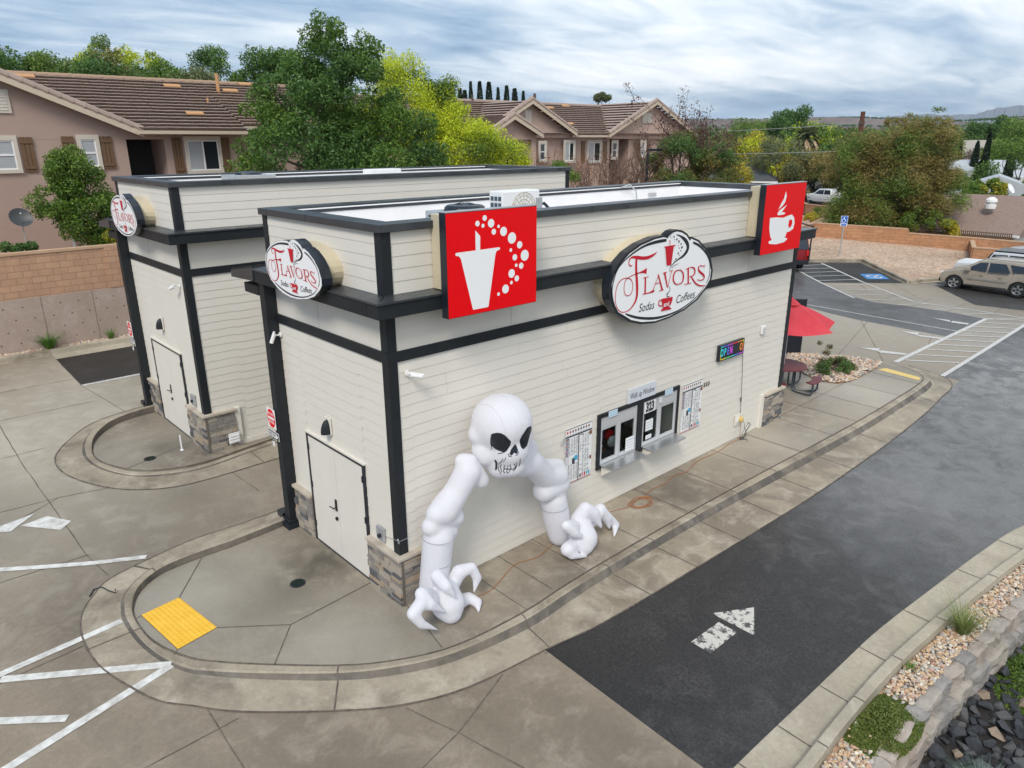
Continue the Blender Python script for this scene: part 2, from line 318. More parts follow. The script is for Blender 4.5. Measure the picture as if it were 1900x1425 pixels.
# paved lot as one sloping slab (concrete), everything else on it in 4 mm steps
mb=MB()
mb.prism([(-40,-40,gz(-40)-.0),(1.02,-40,gz(-40)),(1.02,-2.2,gz(-2.2)),(47,-2.2,gz(-2.2)),(47,18.2,gz(18.2)),(-40,18.2,gz(18.2))],(0,0,-.25)); DRIVE=tag(mb.build('driveway',m_conc),kind='structure')
def resample(rows,k=4):
    """Catmull-Rom through profile stations so bends are round"""
    out=[];n=len(rows)
    for i in range(n-1):
        A_,B_,C_,D_=rows[max(i-1,0)],rows[i],rows[i+1],rows[min(i+2,n-1)]
        for q in range(k):
            t=q/k; row=[]
            for a,b,c,d in zip(A_,B_,C_,D_):
                a,b,c,d=map(Vector,(a,b,c,d)); L=(c-b).length
                if (b-a).length>3*L+1e-6: a=b-(b-a).normalized()*L
                if (d-c).length>3*L+1e-6: d=c+(d-c).normalized()*L
                row.append(tuple(.5*((2*b)+(c-a)*t+(2*a-5*b+4*c-d)*t*t+(3*b-a-3*c+d)*t**3)))
            out.append(row)
    out.append([tuple(p) for p in rows[-1]]); return out
KERB_R0=[(1.0,-5.27,-5.80,-5.97),(1.88,-5.29,-5.80,-5.98),(2.84,-5.32,-5.78,-5.95),(4.2,-5.36,-5.78,-5.96),(5.4,-5.41,-5.85,-6.03),(7.4,-5.60,-6.03,-6.21),(9.3,-5.80,-6.25,-6.43),(10.9,-6.05,-6.55,-6.75),(14,-6.9,-7.4,-7.6),(20,-9.3,-9.8,-10.0),(30,-14,-14.5,-14.7),(60,-30,-30.5,-30.7)]
KERB_R=[]
for i,r_ in enumerate(resample([[(k[0],k[1],0),(k[0],k[2],0),(k[0],k[3],0)] for k in KERB_R0],4)): KERB_R.append((r_[0][0],r_[0][1],r_[1][1],r_[2][1]))
pts=[(1.02,-2.2)]+[(19.7,-2.2),(19.7,-1.62),(23.8,-1.6),(29.9,-1.55),(60,-1.3)]+[(x,y) for x,y,_,_ in KERB_R[::-1]]
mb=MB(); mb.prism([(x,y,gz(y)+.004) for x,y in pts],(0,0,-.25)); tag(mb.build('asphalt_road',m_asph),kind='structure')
def kerb_run(name,st,m,fz=None,face=None):
    """st rows: cross-section points outer->inner [(x,y,z)...]"""
    mb=MB(); n=len(st[0]); vs=[p for r in st for p in r]
    mb.add(vs,[(i*n+j,(i+1)*n+j,(i+1)*n+j+1,i*n+j+1) for i in range(len(st)-1) for j in range(n-1)])
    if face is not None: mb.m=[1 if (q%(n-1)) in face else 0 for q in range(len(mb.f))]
    o=mb.build(name,[m,m_kface] if face is not None else m,fixn=False)
    return tag(o,kind='structure')
def kerb_joint(mb,st,t,w=.011,up=.004):
    """thin dark strip following the kerb profile at station parameter t"""
    k=min(int(t),len(st)-2); f=t-k; L=(Vector(st[k+1][0])-Vector(st[k][0])).length; e=w/max(L,.05)
    row=[[Vector(a).lerp(Vector(b),g)+Vector((0,0,up)) for a,b in zip(st[k],st[k+1])] for g in (f-e,f+e)]
    n=len(row[0]); d=(row[0][-1]-row[0][0]); d.z=0; d=d.normalized()*up
    vs=[p+d for r in row for p in r]; mb.add(vs,[(j,j+1,n+j+1,n+j) for j in range(n-1)])
# right kerb and gutter (pan, curb face, top, back)
st=[]
for x,a,b,c in KERB_R: st.append([(x,a,gz(a)+.009),(x,b,gz(b)+.006),(x,b-.02,gz(b)+.13),(x,b-.04,gz(b)+.15),(x,c+.01,gz(b)+.15),(x,c,gz(b)+.14),(x,c,gz(b)-.35)])
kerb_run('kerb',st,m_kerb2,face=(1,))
jk=MB()
for i in range(7):
    kerb_joint(jk,[r[:6] for r in st],2+i*3.9)
tag(jk.build('kerb_joints',m_line,fixn=False),kind='structure')
# asphalt left lane behind the far hut, white edge line
sheet('asphalt_lane',[(-1.25,14.5),(40,14.5),(40,17.55),(-1.25,17.55)],m_asph,.005)
mb=MB(); strip_quad(mb,(-1.25,14.43),(40,14.43),.14,dz=.010)
# parking area asphalt
lane=[(32.95,9.86),(30.72,7.55),(28.94,5.13),(28.6,4.1),(29.03,2.84),(29.41,1.35),(29.32,-0.19),(25.01,-0.15),(24.91,1.33),(24.77,3.07),(24.93,4.58),(25.22,5.66),(26.5,9),(29,13)]
sheet('asphalt_crossing',lane,m_asph_pale,.004)
sheet('asphalt_stall',[(35.5,11.05),(38.35,8.84),(34.25,4.88),(30.82,7.67),(32.95,9.86)],m_asph,.005)
sheet('asphalt_bay',[(35.2,3.8),(31.86,0.94),(32.43,-0.86),(34,-1.4),(60,-1.4),(60,3.8)],m_asph,.005)
for a,b,w_ in [((36.3,10.24),(32.78,6.38),.12),((32.78,6.38),(30.14,2.91),.10),((30.14,2.91),(30.64,.69),.10),((30.64,.69),(30.78,-1.26),.10),((32.77,9.77),(30.72,7.55),.11),((30.72,7.55),(28.67,5.02),.11),((35.2,3.77),(36.03,0.01),.11),((25.62,5.79),(25.88,2.73),.08),((25.88,2.73),(26.14,-.12),.08),((19.72,-1.66),(23.76,-1.64),.14),((23.76,-1.64),(29.88,-1.58),.14),((20.04,-.09),(24.45,-.15),.16),((24.45,-.15),(29.37,-.23),.16)]: strip_quad(mb,a,b,w_,dz=.012)
for i in range(10): # hatch across the strip
    x=20.55+i*.98; strip_quad(mb,(x,-.24),(x+1.15,-1.56),.09,dz=.0125)
for i,(a,b) in enumerate([((36.6,10.46),(34.4,11.6)),((35.93,9.83),(33.86,10.95)),((35.27,9.11),(33.26,10.23)),((34.6,8.38),(32.6,9.5)),((33.91,7.62),(31.91,8.78)),((33.17,6.81),(31.15,7.99)),((32.41,5.89),(30.4,7.11)),((31.75,5.02),(29.75,6.24)),((31.11,4.18),(29.15,5.41)),((30.51,3.4),(28.73,4.5)),((30.26,2.4),(28.91,3.19)),((30.56,1.02),(29.3,1.77)),((30.7,-.16),(29.37,.65)),((30.78,-1.25),(29.32,-.33))]): strip_quad(mb,a,b,.07,dz=.0126+.00002*i)   # hatch beside the accessible stall
for i in range(4): strip_quad(mb,(36.0+i*2.9,3.6),(36.9+i*2.9,-.4),.11,dz=.0128)
tag(mb.build('road_markings',m_paintold),kind='structure')
mb=MB() # bright fresh lines lower left (two joined chevrons)
for a,b,w_ in [((-6.6,.27),(-3.27,1.08),.13),((-3.34,1.14),(-6.6,3.9),.0),((-3.27,1.1),(-5.14,2.34),.13),((-5.3,2.44),(-3.51,2.58),.12),((-4.62,.96),(-6.6,2.52),.12)]:
    if w_: strip_quad(mb,a,b,w_,dz=.010+.0007*len(mb.f))
# soft arc line
arc=[(-6.4,6.9),(-5.4,6.0),(-4.67,5.38),(-4.0,4.93),(-3.4,4.55),(-2.66,4.16)]
for i in range(len(arc)-1): strip_quad(mb,arc[i],arc[i+1],.12,dz=.010+.0004*i)
tag(mb.build('chevron_lines',m_paintw),kind='structure')
def arrow(name,head,shaft,m,dz=.009):
    mb=MB(); 
    for p in (head,shaft): mb.poly([(x,y,gz(y)+dz) for x,y in p])
    o=mb.build(name,m,fixn=False); tag(o,kind='structure')
    return o
# worn paint of the near arrow: lets the asphalt show through in flakes
def wornpaint():
    m=bpy.data.materials.new('worn_arrow_paint'); m.use_nodes=True; t=m.node_tree; b=t.nodes['Principled BSDF']; L=t.links.new; b.inputs['Roughness'].default_value=.6
    tc=t.nodes.new('ShaderNodeTexCoord'); n=t.nodes.new('ShaderNodeTexNoise'); n.inputs['Scale'].default_value=7; n.inputs['Detail'].default_value=9; n.inputs['Roughness'].default_value=.75; L(tc.outputs['Object'],n.inputs['Vector'])
    r=t.nodes.new('ShaderNodeValToRGB'); r.color_ramp.elements[0].position=.505; r.color_ramp.elements[0].color=(.52,.50,.46,1); r.color_ramp.elements[1].position=.54; r.color_ramp.elements[1].color=(.07,.07,.07,1); L(n.outputs[0],r.inputs[0]); L(r.outputs[0],b.inputs['Base Color']); return m
arrow('arrow_marking',[(3.66,-3.42),(4.33,-3.80),(3.70,-4.17)],[(2.83,-3.6),(2.83,-3.94),(3.56,-3.95),(3.56,-3.62)],wornpaint())
arrow('arrow_marking',[(-4.75,6.95),(-3.81,7.14),(-4.29,6.68)],[(-4.12,6.78),(-3.66,6.87),(-3.35,6.37),(-3.58,6.14)],m_paintw)
for a in ([(20.77,1.43),(21.27,0.92),(20.85,0.80)],[(20.85,.86),(21.05,.76),(21.38,.04),(21.15,0),(20.72,.68)]),([(24.29,1.35),(24.69,.79),(24.24,.70)],[(24.24,.76),(24.35,.6),(24.63,-.07),(24.39,-.10),(24.11,.57)]),([(27.65,1.34),(27.8,.69),(27.5,.55)],[(27.77,.58),(27.88,-.02),(27.62,-.05),(27.44,.53)]): arrow('arrow_marking',a[0],a[1],m_paintold,.0135)
# blue accessible symbol on the stall
sb=MB(); sb.poly([(x,y,gz(y)+.0135) for x,y in [(34.79,7.37),(35.76,6.65),(34.68,5.76),(33.7,6.5)]]); tag(sb.build('accessible_symbol_field',mat('blue_paint',(.06,.22,.50),.6),fixn=False),kind='structure')
sb=MB(); c=Vector((34.73,6.57))
for k in range(14):
    a0,a1=2*PI*k/18+.6,2*PI*(k+1)/18+.6; strip_quad(sb,c+Vector((math.cos(a0),math.sin(a0)))*.36,c+Vector((math.cos(a1),math.sin(a1)))*.36,.1,dz=.0145)
for a,b in (((34.75,6.6),(35.2,6.55)),((34.75,6.6),(34.55,6.2)),((35.2,6.55),(35.32,6.6))): strip_quad(sb,a,b,.11,dz=.015)
tag(sb.build('accessible_symbol',m_paintw,fixn=False),kind='structure')
def cut_hole(o,poly):
    mb=MB(); mb.prism([(x,y,1.5) for x,y in poly],(0,0,-3)); c=mb.build('cutter',m_conc); md=o.modifiers.new('b','BOOLEAN'); md.operation='DIFFERENCE'; md.object=c; md.solver='EXACT'
    bpy.context.view_layer.update(); me=bpy.data.meshes.new_from_object(o.evaluated_get(bpy.context.evaluated_depsgraph_get())); o.modifiers.clear(); o.data=me; bpy.data.objects.remove(c)
# joints sawn into the concrete
jl=MB()
J=[((-4.44,6.84),(-3.32,7.55)),((-3.32,7.55),(-.9,7.0)),((-8,7.9),(-3.32,7.55)),((-3.54,14.0),(-3.56,9.81)),((-3.56,9.81),(-3.44,4.92)),((-3.44,4.92),(-3.32,3.98)),((-1.25,17.6),(-1.26,14.4)),((-1.26,14.4),(-.88,11.35)),
 ((-3.4,17.9),(-3.54,14)),((-14,13.0),(-1.3,12.9)),((-14,15.3),(-1.3,15.2)),((-14,9.9),(-3.0,10.4)),((-6.6,17.9),(-6.3,4)),((-12,5.2),(-3.4,4.9)),((-8,2.0),(-4.1,2.35)),((-8,-.55),(-2.95,-.5)),
 ((-1.2,-1.8),(-.93,-2.6)),((-.93,-2.6),(-.5,-4.2)),((-.5,-4.2),(-.2,-5.8)),((-2.9,-3.0),(-.93,-2.6)),((-.93,-2.6),(.2,-2.2)),((-5.5,-3.2),(-2.9,-3.0)),((-6.4,4),(-6,-8)),((-3.2,-.1),(-3.3,-6)),((.95,-2.3),(1.02,-2.3)),
 ((1.6,4.25),(1.62,6.35)),((-.3,6.85),(1.6,6.3)),((5.5,4.25),(5.5,6.35)),((9.5,4.25),(9.5,6.35)),((1.6,5.4),(14,5.4)),((-.1,5.2),(-.2,6.6)),
 ((24.77,3.07),(19.85,0.25)),((24.78,2.81),(19.38,1.57)),((24.82,.34),(22.94,-.11)),((33.57,5.2),(31.5,3.33)),((31.52,2.65),(29.04,2.68)),((31.8,1.3),(29.2,1.29)),((32.33,6.53),(31.07,5.41)),((30.77,5.29),(29.26,5.39)),((31.22,4.06),(28.89,4.04)),((32.03,-.1),(30.23,-.13))]
random.seed(5)
for i,(a,b) in enumerate(J):
    a=Vector(a);b=Vector(b); n=max(2,int((b-a).length/.35)); pr=a
    for k in range(1,n+1):
        q=a.lerp(b,k/n)+(Vector((random.uniform(-.006,.006),random.uniform(-.006,.006))) if k<n else Vector((0,0))); strip_quad(jl,pr,q,random.uniform(.010,.018),dz=.0062+.00002*i); pr=q
tag(jl.build('pavement_joints',m_line,fixn=False),kind='structure')
# ---------------------------------------------------------------- island A: walk slab + ramp kerb and gutter
def lin(a,b,t): return a+(b-a)*t
# station rows: W walk edge, Tin, Tout kerb top, F foot, O gutter outer, hw=kerb height over walk at top
A=[ # (walk),(top outer),(foot),(outer), ztop
 ((12.5,3.72),(12.5,3.85),(12.5,3.87),(12.5,4.35),.12),
 ((3,3.70),(3,3.83),(3,3.86),(3,4.3),.12),
 ((-.34,3.66),(-.13,3.82),(-.13,3.86),(-.01,4.16),.12),((-1.3,3.6),(-1.11,3.84),(-1.1,3.88),(-1.0,4.17),.12),((-1.89,3.62),(-1.84,3.86),(-1.84,3.9),(-1.74,4.2),.12),((-2.5,3.58),(-2.47,3.78),(-2.49,3.82),(-2.47,4.10),.12),
 ((-2.85,3.42),(-2.92,3.56),(-2.95,3.60),(-3.31,3.89),.115),((-3.1,3.18),(-3.25,3.25),(-3.29,3.27),(-3.67,3.55),.10),((-3.26,2.86),(-3.38,2.90),(-3.43,2.92),(-3.92,3.17),.06),
 ((-3.33,2.5),(-3.44,2.52),(-3.5,2.54),(-4.06,2.6),.012),((-3.31,1.9),(-3.42,1.88),(-3.48,1.86),(-4.05,1.8),.008),((-3.18,1.4),(-3.3,1.3),(-3.36,1.28),(-3.85,1.05),.0),
 ((-3.0,1.0),(-3.12,.86),(-3.17,.82),(-3.62,.48),-.01),((-2.8,.72),(-2.93,.60),(-2.97,.55),(-3.34,.13),0),((-2.35,.22),(-2.46,.10),(-2.50,.04),(-2.88,-.42),0),
 ((-1.52,-.59),(-1.60,-.70),(-1.63,-.76),(-1.95,-1.22),0),((-.83,-1.07),(-.90,-1.17),(-.93,-1.22),(-1.2,-1.74),0),((0,-1.4),(-.08,-1.50),(-.11,-1.55),(-.3,-2.08),0),((1.22,-1.50),(1.18,-1.65),(1.17,-1.73),(1.1,-2.26),0),
 ((2.2,-1.45),(2.2,-1.60),(2.2,-1.69),(2.0,-2.40),0),((3.3,-1.42),(3.35,-1.57),(3.36,-1.66),(3.4,-2.48),0),((6,-1.42),(6,-1.58),(6,-1.68),(6,-2.58),0),((9,-1.48),(9,-1.66),(9,-1.78),(9,-2.66),0),((12.9,-1.60),(12.9,-1.80),(12.9,-1.9),(12.9,-2.62),0),
 ((16,-1.60),(16,-1.78),(16,-1.88),(16,-2.48),0),((17.8,-1.56),(17.9,-1.72),(17.9,-1.84),(17.6,-2.33),0),((18.6,-1.45),(18.7,-1.6),(18.75,-1.66),(18.69,-2.25),-.02),((19.1,-1.1),(19.22,-1.2),(19.26,-1.22),(19.45,-1.95),-.09),((19.4,-.6),(19.52,-.62),(19.55,-.62),(19.8,-1.4),-.09),((19.55,-.1),(19.68,-.08),(19.71,-.08),(20.0,-.5),-.06)]
A=[tuple(p[:2] for p in r[:4])+(r[4][2],) for r in resample([[(*q,0) for q in r[:4]]+[(0,0,r[4])] for r in A],4)]
st=[];
for wv,to,f,ou,h in A:
    zt=h if h>=.05 else h; gf=gz(f[1])+.006
    top=max(zt,gf+.002)
    wi=(lin(wv[0],to[0],.12),lin(wv[1],to[1],.12))
    st.append([(wv[0],wv[1],-.03),(wi[0],wi[1],top-.01 if h>0 else top),(lin(wv[0],to[0],.3),lin(wv[1],to[1],.3),top),(lin(wv[0],to[0],.85),lin(wv[1],to[1],.85),top),(to[0],to[1],max(top-.02,gf)),(f[0],f[1],gf),(ou[0],ou[1],gz(ou[1])+.008)])
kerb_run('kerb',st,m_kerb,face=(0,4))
stA=st
cut_hole(DRIVE,[((r[2][0]+r[3][0])/2,(r[2][1]+r[3][1])/2) for r in A]+[(19.44,.11),(18.86,1.58),(18.16,2.96),(13.2,3.70)])
slab=[r[0] for r in A]+[(19.47,.13),(18.9,1.6),(18.2,3.0),(13.2,3.72)]
mb=MB(); mb.prism([(x,y,0) for x,y in slab],(0,0,-.2)); tag(mb.build('walkway',m_conc2),kind='structure')
# joints on walk and kerb of island A
def polyline(mb,pts,w,z=None,dz=.0045):
    for i in range(len(pts)-1): strip_quad(mb,pts[i],pts[i+1],w*random.uniform(.7,1.3),z=z,dz=dz+.00003*i)
jw=MB()
wa=[r[0] for r in A]; polyline(jw,wa,.022,0,.0045); polyline(jw,[r[3] for r in A],.026,None,.011)
for l in [[(-2.63,2.63),(-1.9,3.6)],[(-3.23,2.56),(-3.33,2.52)],[(-2.63,2.63),(-3.23,2.56)],[(-2.47,1.44),(-1.6,.73)],[(-1.6,.73),(.0,.86)],[(-1.6,.73),(-2.2,.03)],[(-3.09,1.33),(-3.18,1.25)],[(-3.23,2.56),(-3.09,1.33)],[(-3.09,1.33),(-2.47,1.44)],
   [(-.0,-.1),(-.02,-.4),(-.2,-1.3)],[(1.35,-1.48),(1.35,0)],[(2.05,-1.38),(2.05,0)],[(2.9,-1.36),(2.9,0)],[(4.4,-1.37),(4.4,0)],[(5.95,-1.38),(5.95,0)],[(7.45,-1.42),(7.45,0)],[(8.95,-1.48),(8.95,0)],[(10.45,-1.52),(10.45,0)],[(12.0,-1.57),(12.1,-.02)],[(13.4,-1.6),(13.5,1.8)],[(14.8,-1.6),(14.9,1.4)],[(16.35,-1.6),(16.4,-.1)],[(17.9,-1.54),(18.1,-.1)],[(12.1,-.02),(17.6,.05)]]: polyline(jw,l,.016,0,.0052)
for t in (8.0,22.0,38.0,60.0,72.0,79.8,82.0,84.0,86.0,88.0,89.8,92.0,98.0): kerb_joint(jw,[r[1:] for r in stA],t)
tag(jw.build('walk_joints',m_line,fixn=False),kind='structure')
# tactile paving
tp=thing('tactile_paving',(-2.85,2.0,0),'yellow tactile paving panel with rows of domes at the near kerb ramp','paving'); mb=MB()
q=[Vector((-3.23,2.56,0)),Vector((-2.63,2.63,0)),Vector((-2.47,1.44,0)),Vector((-3.09,1.33,0))]
mb.prism([p+Vector((0,0,.012)) for p in q],(0,0,-.01))
for i in range(9):
    for j in range(18):
        u,v=(i+.5)/9,(j+.5)/18; p=q[0].lerp(q[1],u).lerp(q[3].lerp(q[2],u),v); mb.lathe((p.x,p.y,.012),[(.023,0),(.015,.008),(.001,.010)],8)
mb.build('panel',m_yellow,tp)
yp=MB(); yp.poly([(x,y,.005) for x,y in [(18.5,-.1),(18.86,-.22),(18.62,-1.36),(18.28,-1.44)]]); o=tag(yp.build('tactile_paving',m_yellowold,fixn=False),'long faded yellow tactile strip at the far ramp past the picnic table','paving')
# ---------------------------------------------------------------- island B
ZB=.25
Bst=[((12,7.45),(12,7.30),(12,7.26),(12,6.35),.22),((1.6,7.42),(1.6,7.26),(1.6,7.2),(1.5,6.36),.22),((.6,7.3),(.6,7.15),(.6,7.1),(.5,6.38),.22),((-.5,7.15),(-.55,7.0),(-.56,6.95),(-.6,6.38),.22),((-1.25,7.35),(-1.3,7.2),(-1.33,7.14),(-1.45,6.52),.225),((-1.75,7.75),(-1.87,7.62),(-1.9,7.58),(-2.2,7.05),.23),((-2.05,8.3),(-2.2,8.22),(-2.25,8.2),(-2.7,7.85),.245),
 ((-2.22,8.9),(-2.36,8.88),(-2.42,8.87),(-2.98,8.75),.255),((-2.2,9.5),(-2.34,9.55),(-2.4,9.57),(-2.95,9.6),.28),((-1.95,10.25),(-2.1,10.35),(-2.14,10.38),(-2.55,10.4),.36),((-1.45,10.9),(-1.6,11.05),(-1.62,11.08),(-1.85,11.2),.40),((-.9,11.2),(-.95,11.36),(-.96,11.4),(-1.16,11.52),.41),((-.2,11.3),(-.2,11.46),(-.2,11.5),(-.39,11.66),.42),((3,11.6),(3,11.72),(3,11.76),(3,12.0),.42),((12,11.6),(12,11.72),(12,11.76),(12,12.0),.42)]
Bst=[tuple(p[:2] for p in r[:4])+(r[4][2],) for r in resample([[(*q,0) for q in r[:4]]+[(0,0,r[4])] for r in Bst],4)]
st=[]
for wv,to,f,ou,h in Bst:
    gf=gz(f[1])+.006; top=max(h,gf+.004)
    st.append([(wv[0],wv[1],ZB-.05),(lin(wv[0],to[0],.12),lin(wv[1],to[1],.12),top-.008),(lin(wv[0],to[0],.3),lin(wv[1],to[1],.3),top),(lin(wv[0],to[0],.85),lin(wv[1],to[1],.85),top),(to[0],to[1],max(top-.02,gf)),(f[0],f[1],gf),(ou[0],ou[1],gz(ou[1])+.008)])
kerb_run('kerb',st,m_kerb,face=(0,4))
cut_hole(DRIVE,[((r[2][0]+r[3][0])/2,(r[2][1]+r[3][1])/2) for r in Bst])
mb=MB(); mb.prism([(r[0][0],r[0][1],ZB) for r in Bst],(0,0,-.3)); tag(mb.build('walkway',m_conc2),kind='structure')
jb=MB(); polyline(jb,[r[0] for r in Bst],.022,ZB,.005); polyline(jb,[r[3] for r in Bst],.026,None,.0125); polyline(jb,[(-1.95,7.95),(-.2,8.55)],.018,ZB,.006); strip_quad(jb,(.55,7.1),(.55,6.4),.02,dz=.03)
tag(jb.build('walk_joints',m_line,fixn=False),kind='structure')
# ---------------------------------------------------------------- back kerb, pebbles, retaining wall with block wall on top
bk=[[(x,17.55,gz(17.55)+.009),(x,18.15,gz(18.15)+.006),(x,18.17,gz(18.2)+.15),(x,18.19,gz(18.2)+.16),(x,18.33,gz(18.2)+.16),(x,18.35,gz(18.2)+.1),(x,18.35,gz(18.2)-.1)] for x in (-1.25,1.9,10,20,40)]
kerb_run('kerb',bk,m_kerb2)
bk=[[(x,18.0,gz(18.0)+.007),(x,18.15,gz(18.15)+.006),(x,18.17,gz(18.2)+.15),(x,18.19,gz(18.2)+.16),(x,18.33,gz(18.2)+.16),(x,18.35,gz(18.2)+.1),(x,18.35,gz(18.2)-.1)] for x in (-40,-8,-1.255)]
kerb_run('kerb',bk,m_kerb)
rw=thing('retaining_wall',(0,18.65,.6),'cast concrete retaining wall with form tie holes and tan block courses on top','wall')
mb=MB(); mb.box(-40,30,18.65,18.95,.3,2.42); mb.build('concrete_base',m_retconc,rw)
mb=MB()
for x in np.arange(-12,6,.53):
    for k,z in enumerate((1.0,1.38,1.76,2.14)): mb.lathe((x+.25*(k%2),18.645,z),[(.022,0),(.02,.02)],6,'y')
mb.build('tie_holes',m_dark,rw)
mb=MB()
for x in (-5.2,-1.15,.35,1.6,3.6,7): mb.box(x-.012,x+.012,18.643,18.66,.6,2.42)
mb.build('pour_joints',mat('pour_joint',(.26,.2,.165),.9),rw)
mb=MB(); mb.box(-40,30,18.67,18.88,2.42,3.78); mb.build('block_courses',m_block,rw)
mb=MB(); mb.box(-40,30,18.64,18.91,3.78,3.86)
mb.build('cap_course',m_cap,rw)
mb=MB(); 
for x in (-5.9,1.15,8.2): mb.box(x-.2,x+.2,18.635,18.92,2.425,3.775)
build_split(mb,'pilaster',m_block,rw)
# terrace behind the wall for the apartments
mb=MB(); mb.box(-60,45,18.9,75,-.9,2.35); tag(mb.build('terrace_ground',m_dirt),kind='structure')
# ---- traced sign and figure outlines (metres in the plane of each sign)
SG_RED=[[(-1.038,0.326,0.018),(-1.071,0.312,0.022),(-1.117,0.335,0.022),(-1.136,0.386,0.022),(-1.114,0.44,0.025),(-1.044,0.468,0.036),(-0.913,0.451,0.062),(-0.752,0.421,0.062),(-0.59,0.413,0.062),(-0.456,0.436,0.051),(-0.376,0.461,0.033),(-0.318,0.492,0.007)],[(-0.923,0.419,0.055),(-0.921,0.288,0.058),(-0.902,0.154,0.062),(-0.877,0.017,0.065),(-0.858,-0.119,0.065),(-0.855,-0.255,0.058),(-0.887,-0.352,0.047),(-0.948,-0.419,0.033),(-1.036,-0.482,0.022),(-1.152,-0.512,0.016),(-1.283,-0.498,0.016),(-1.376,-0.438,0.016),(-1.44,-0.353,0.016),(-1.472,-0.249,0.016),(-1.471,-0.151,0.016),(-1.453,-0.039,0.016),(-1.397,0.052,0.016),(-1.299,0.104,0.016),(-1.172,0.108,0.016),(-1.066,0.075,0.016),(-1.008,0.009,0.016),(-0.988,-0.085,0.016),(-1.008,-0.166,0.016),(-1.07,-0.216,0.016),(-1.148,-0.216,0.016),(-1.208,-0.171,0.016),(-1.239,-0.092,0.016),(-1.235,-0.002,0.016),(-1.195,0.075,0.016),(-1.095,0.12,0.016),(-0.967,0.145,0.016),(-0.836,0.159,0.022),(-0.73,0.166,0.04),(-0.649,0.17,0.08),(-0.6,0.167,0.109)],[(-0.626,0.061,0.044),(-0.612,-0.255,0.044)],[(-0.698,0.048,0.013),(-0.536,0.058,0.013)],[(-0.68,-0.256,0.018),(-0.474,-0.254,0.022),(-0.377,-0.25,0.036),(-0.331,-0.236,0.015)],[(-0.219,0.054,0.011),(-0.379,-0.227,0.018)],[(-0.239,0.059,0.033),(-0.078,-0.263,0.047)],[(-0.321,-0.109,0.015),(-0.152,-0.103,0.015)],[(-0.435,-0.232,0.015),(-0.323,-0.23,0.015)],[(-0.178,-0.263,0.015),(-0.044,-0.256,0.015)],[(-0.042,0.075,0.051),(0.078,-0.228,0.029)],[(0.181,0.078,0.013),(0.093,-0.23,0.013)],[(-0.098,0.066,0.015),(0.031,0.072,0.015)],[(0.111,0.079,0.011),(0.239,0.085,0.011)],[(0.414,0.065,0.018),(0.311,0.056,0.025),(0.254,-0.022,0.04),(0.267,-0.129,0.036),(0.356,-0.203,0.022),(0.453,-0.212,0.018),(0.55,-0.193,0.029),(0.587,-0.116,0.044),(0.568,-0.016,0.036),(0.491,0.05,0.022),(0.414,0.065,0.018)],[(0.733,0.063,0.044),(0.772,-0.245,0.044)],[(0.717,0.065,0.015),(0.84,0.072,0.018),(0.938,0.039,0.036),(0.974,-0.038,0.04),(0.931,-0.096,0.022),(0.802,-0.111,0.015)],[(0.832,-0.107,0.015),(0.92,-0.177,0.033),(1.028,-0.273,0.033),(1.181,-0.339,0.029),(1.314,-0.36,0.022),(1.413,-0.366,0.011)],[(0.642,0.056,0.013),(0.748,0.065,0.013)],[(0.633,-0.243,0.015),(0.866,-0.246,0.015)],[(1.302,0.061,0.011),(1.249,0.047,0.018),(1.156,0.068,0.018),(1.084,0.04,0.029),(1.123,-0.037,0.044),(1.245,-0.107,0.044),(1.323,-0.172,0.04),(1.294,-0.224,0.025),(1.198,-0.234,0.018),(1.072,-0.203,0.015)],[(1.307,0.073,0.009),(1.31,0.005,0.009)],[(0.051,0.675,0.02),(0.073,0.56,0.015)],[(-0.052,-0.454,0.022),(-0.15,-0.452,0.022),(-0.177,-0.501,0.022),(-0.14,-0.556,0.022),(-0.032,-0.567,0.022)]]
SG_REDP=[[(-0.115,0.553),(-0.108,0.567),(0.245,0.569),(0.233,0.546),(0.19,0.54),(0.148,0.192),(0.006,0.199),(-0.071,0.545)],[(-0.09,-0.427),(0.269,-0.438),(0.265,-0.504),(0.225,-0.579),(0.158,-0.614),(0.252,-0.661),(0.237,-0.68),(-0.076,-0.671),(-0.09,-0.654),(-0.019,-0.608),(-0.053,-0.555),(-0.078,-0.489)]]
SG_BLK=[[(0.258,0.759,0.011),(0.395,0.718,0.036),(0.554,0.635,0.076),(0.657,0.539,0.091),(0.674,0.45,0.087),(0.617,0.377,0.073),(0.519,0.317,0.055),(0.389,0.278,0.033),(0.247,0.224,0.025),(0.179,0.179,0.018),(0.14,0.132,0.013),(0.107,0.087,0.007)],[(0.185,0.127,0.009),(0.253,0.171,0.013),(0.399,0.193,0.007)],[(0.135,-0.218,0.007),(0.174,-0.276,0.015),(0.147,-0.322,0.015),(0.063,-0.364,0.011)],[(0.134,-0.342,0.007),(0.081,-0.397,0.022),(0.128,-0.418,0.016),(0.196,-0.418,0.005)],[(-1.495,-0.361,0.015),(-1.567,-0.219,0.025),(-1.595,-0.052,0.025),(-1.562,0.105,0.025),(-1.475,0.287,0.025),(-1.297,0.428,0.025),(-1.025,0.552,0.033),(-0.718,0.644,0.044),(-0.398,0.683,0.058),(-0.121,0.691,0.058),(-0.041,0.687,0.04)],[(0.853,0.565,0.04),(1.066,0.488,0.051),(1.275,0.36,0.04),(1.425,0.221,0.029),(1.512,0.083,0.024),(1.541,-0.068,0.022),(1.523,-0.215,0.022),(1.44,-0.327,0.015)],[(1.369,-0.402,0.009),(1.177,-0.544,0.02),(0.874,-0.667,0.025),(0.512,-0.76,0.031),(0.095,-0.799,0.04),(-0.312,-0.786,0.051),(-0.764,-0.703,0.047),(-1.039,-0.615,0.04),(-1.175,-0.559,0.022)]]
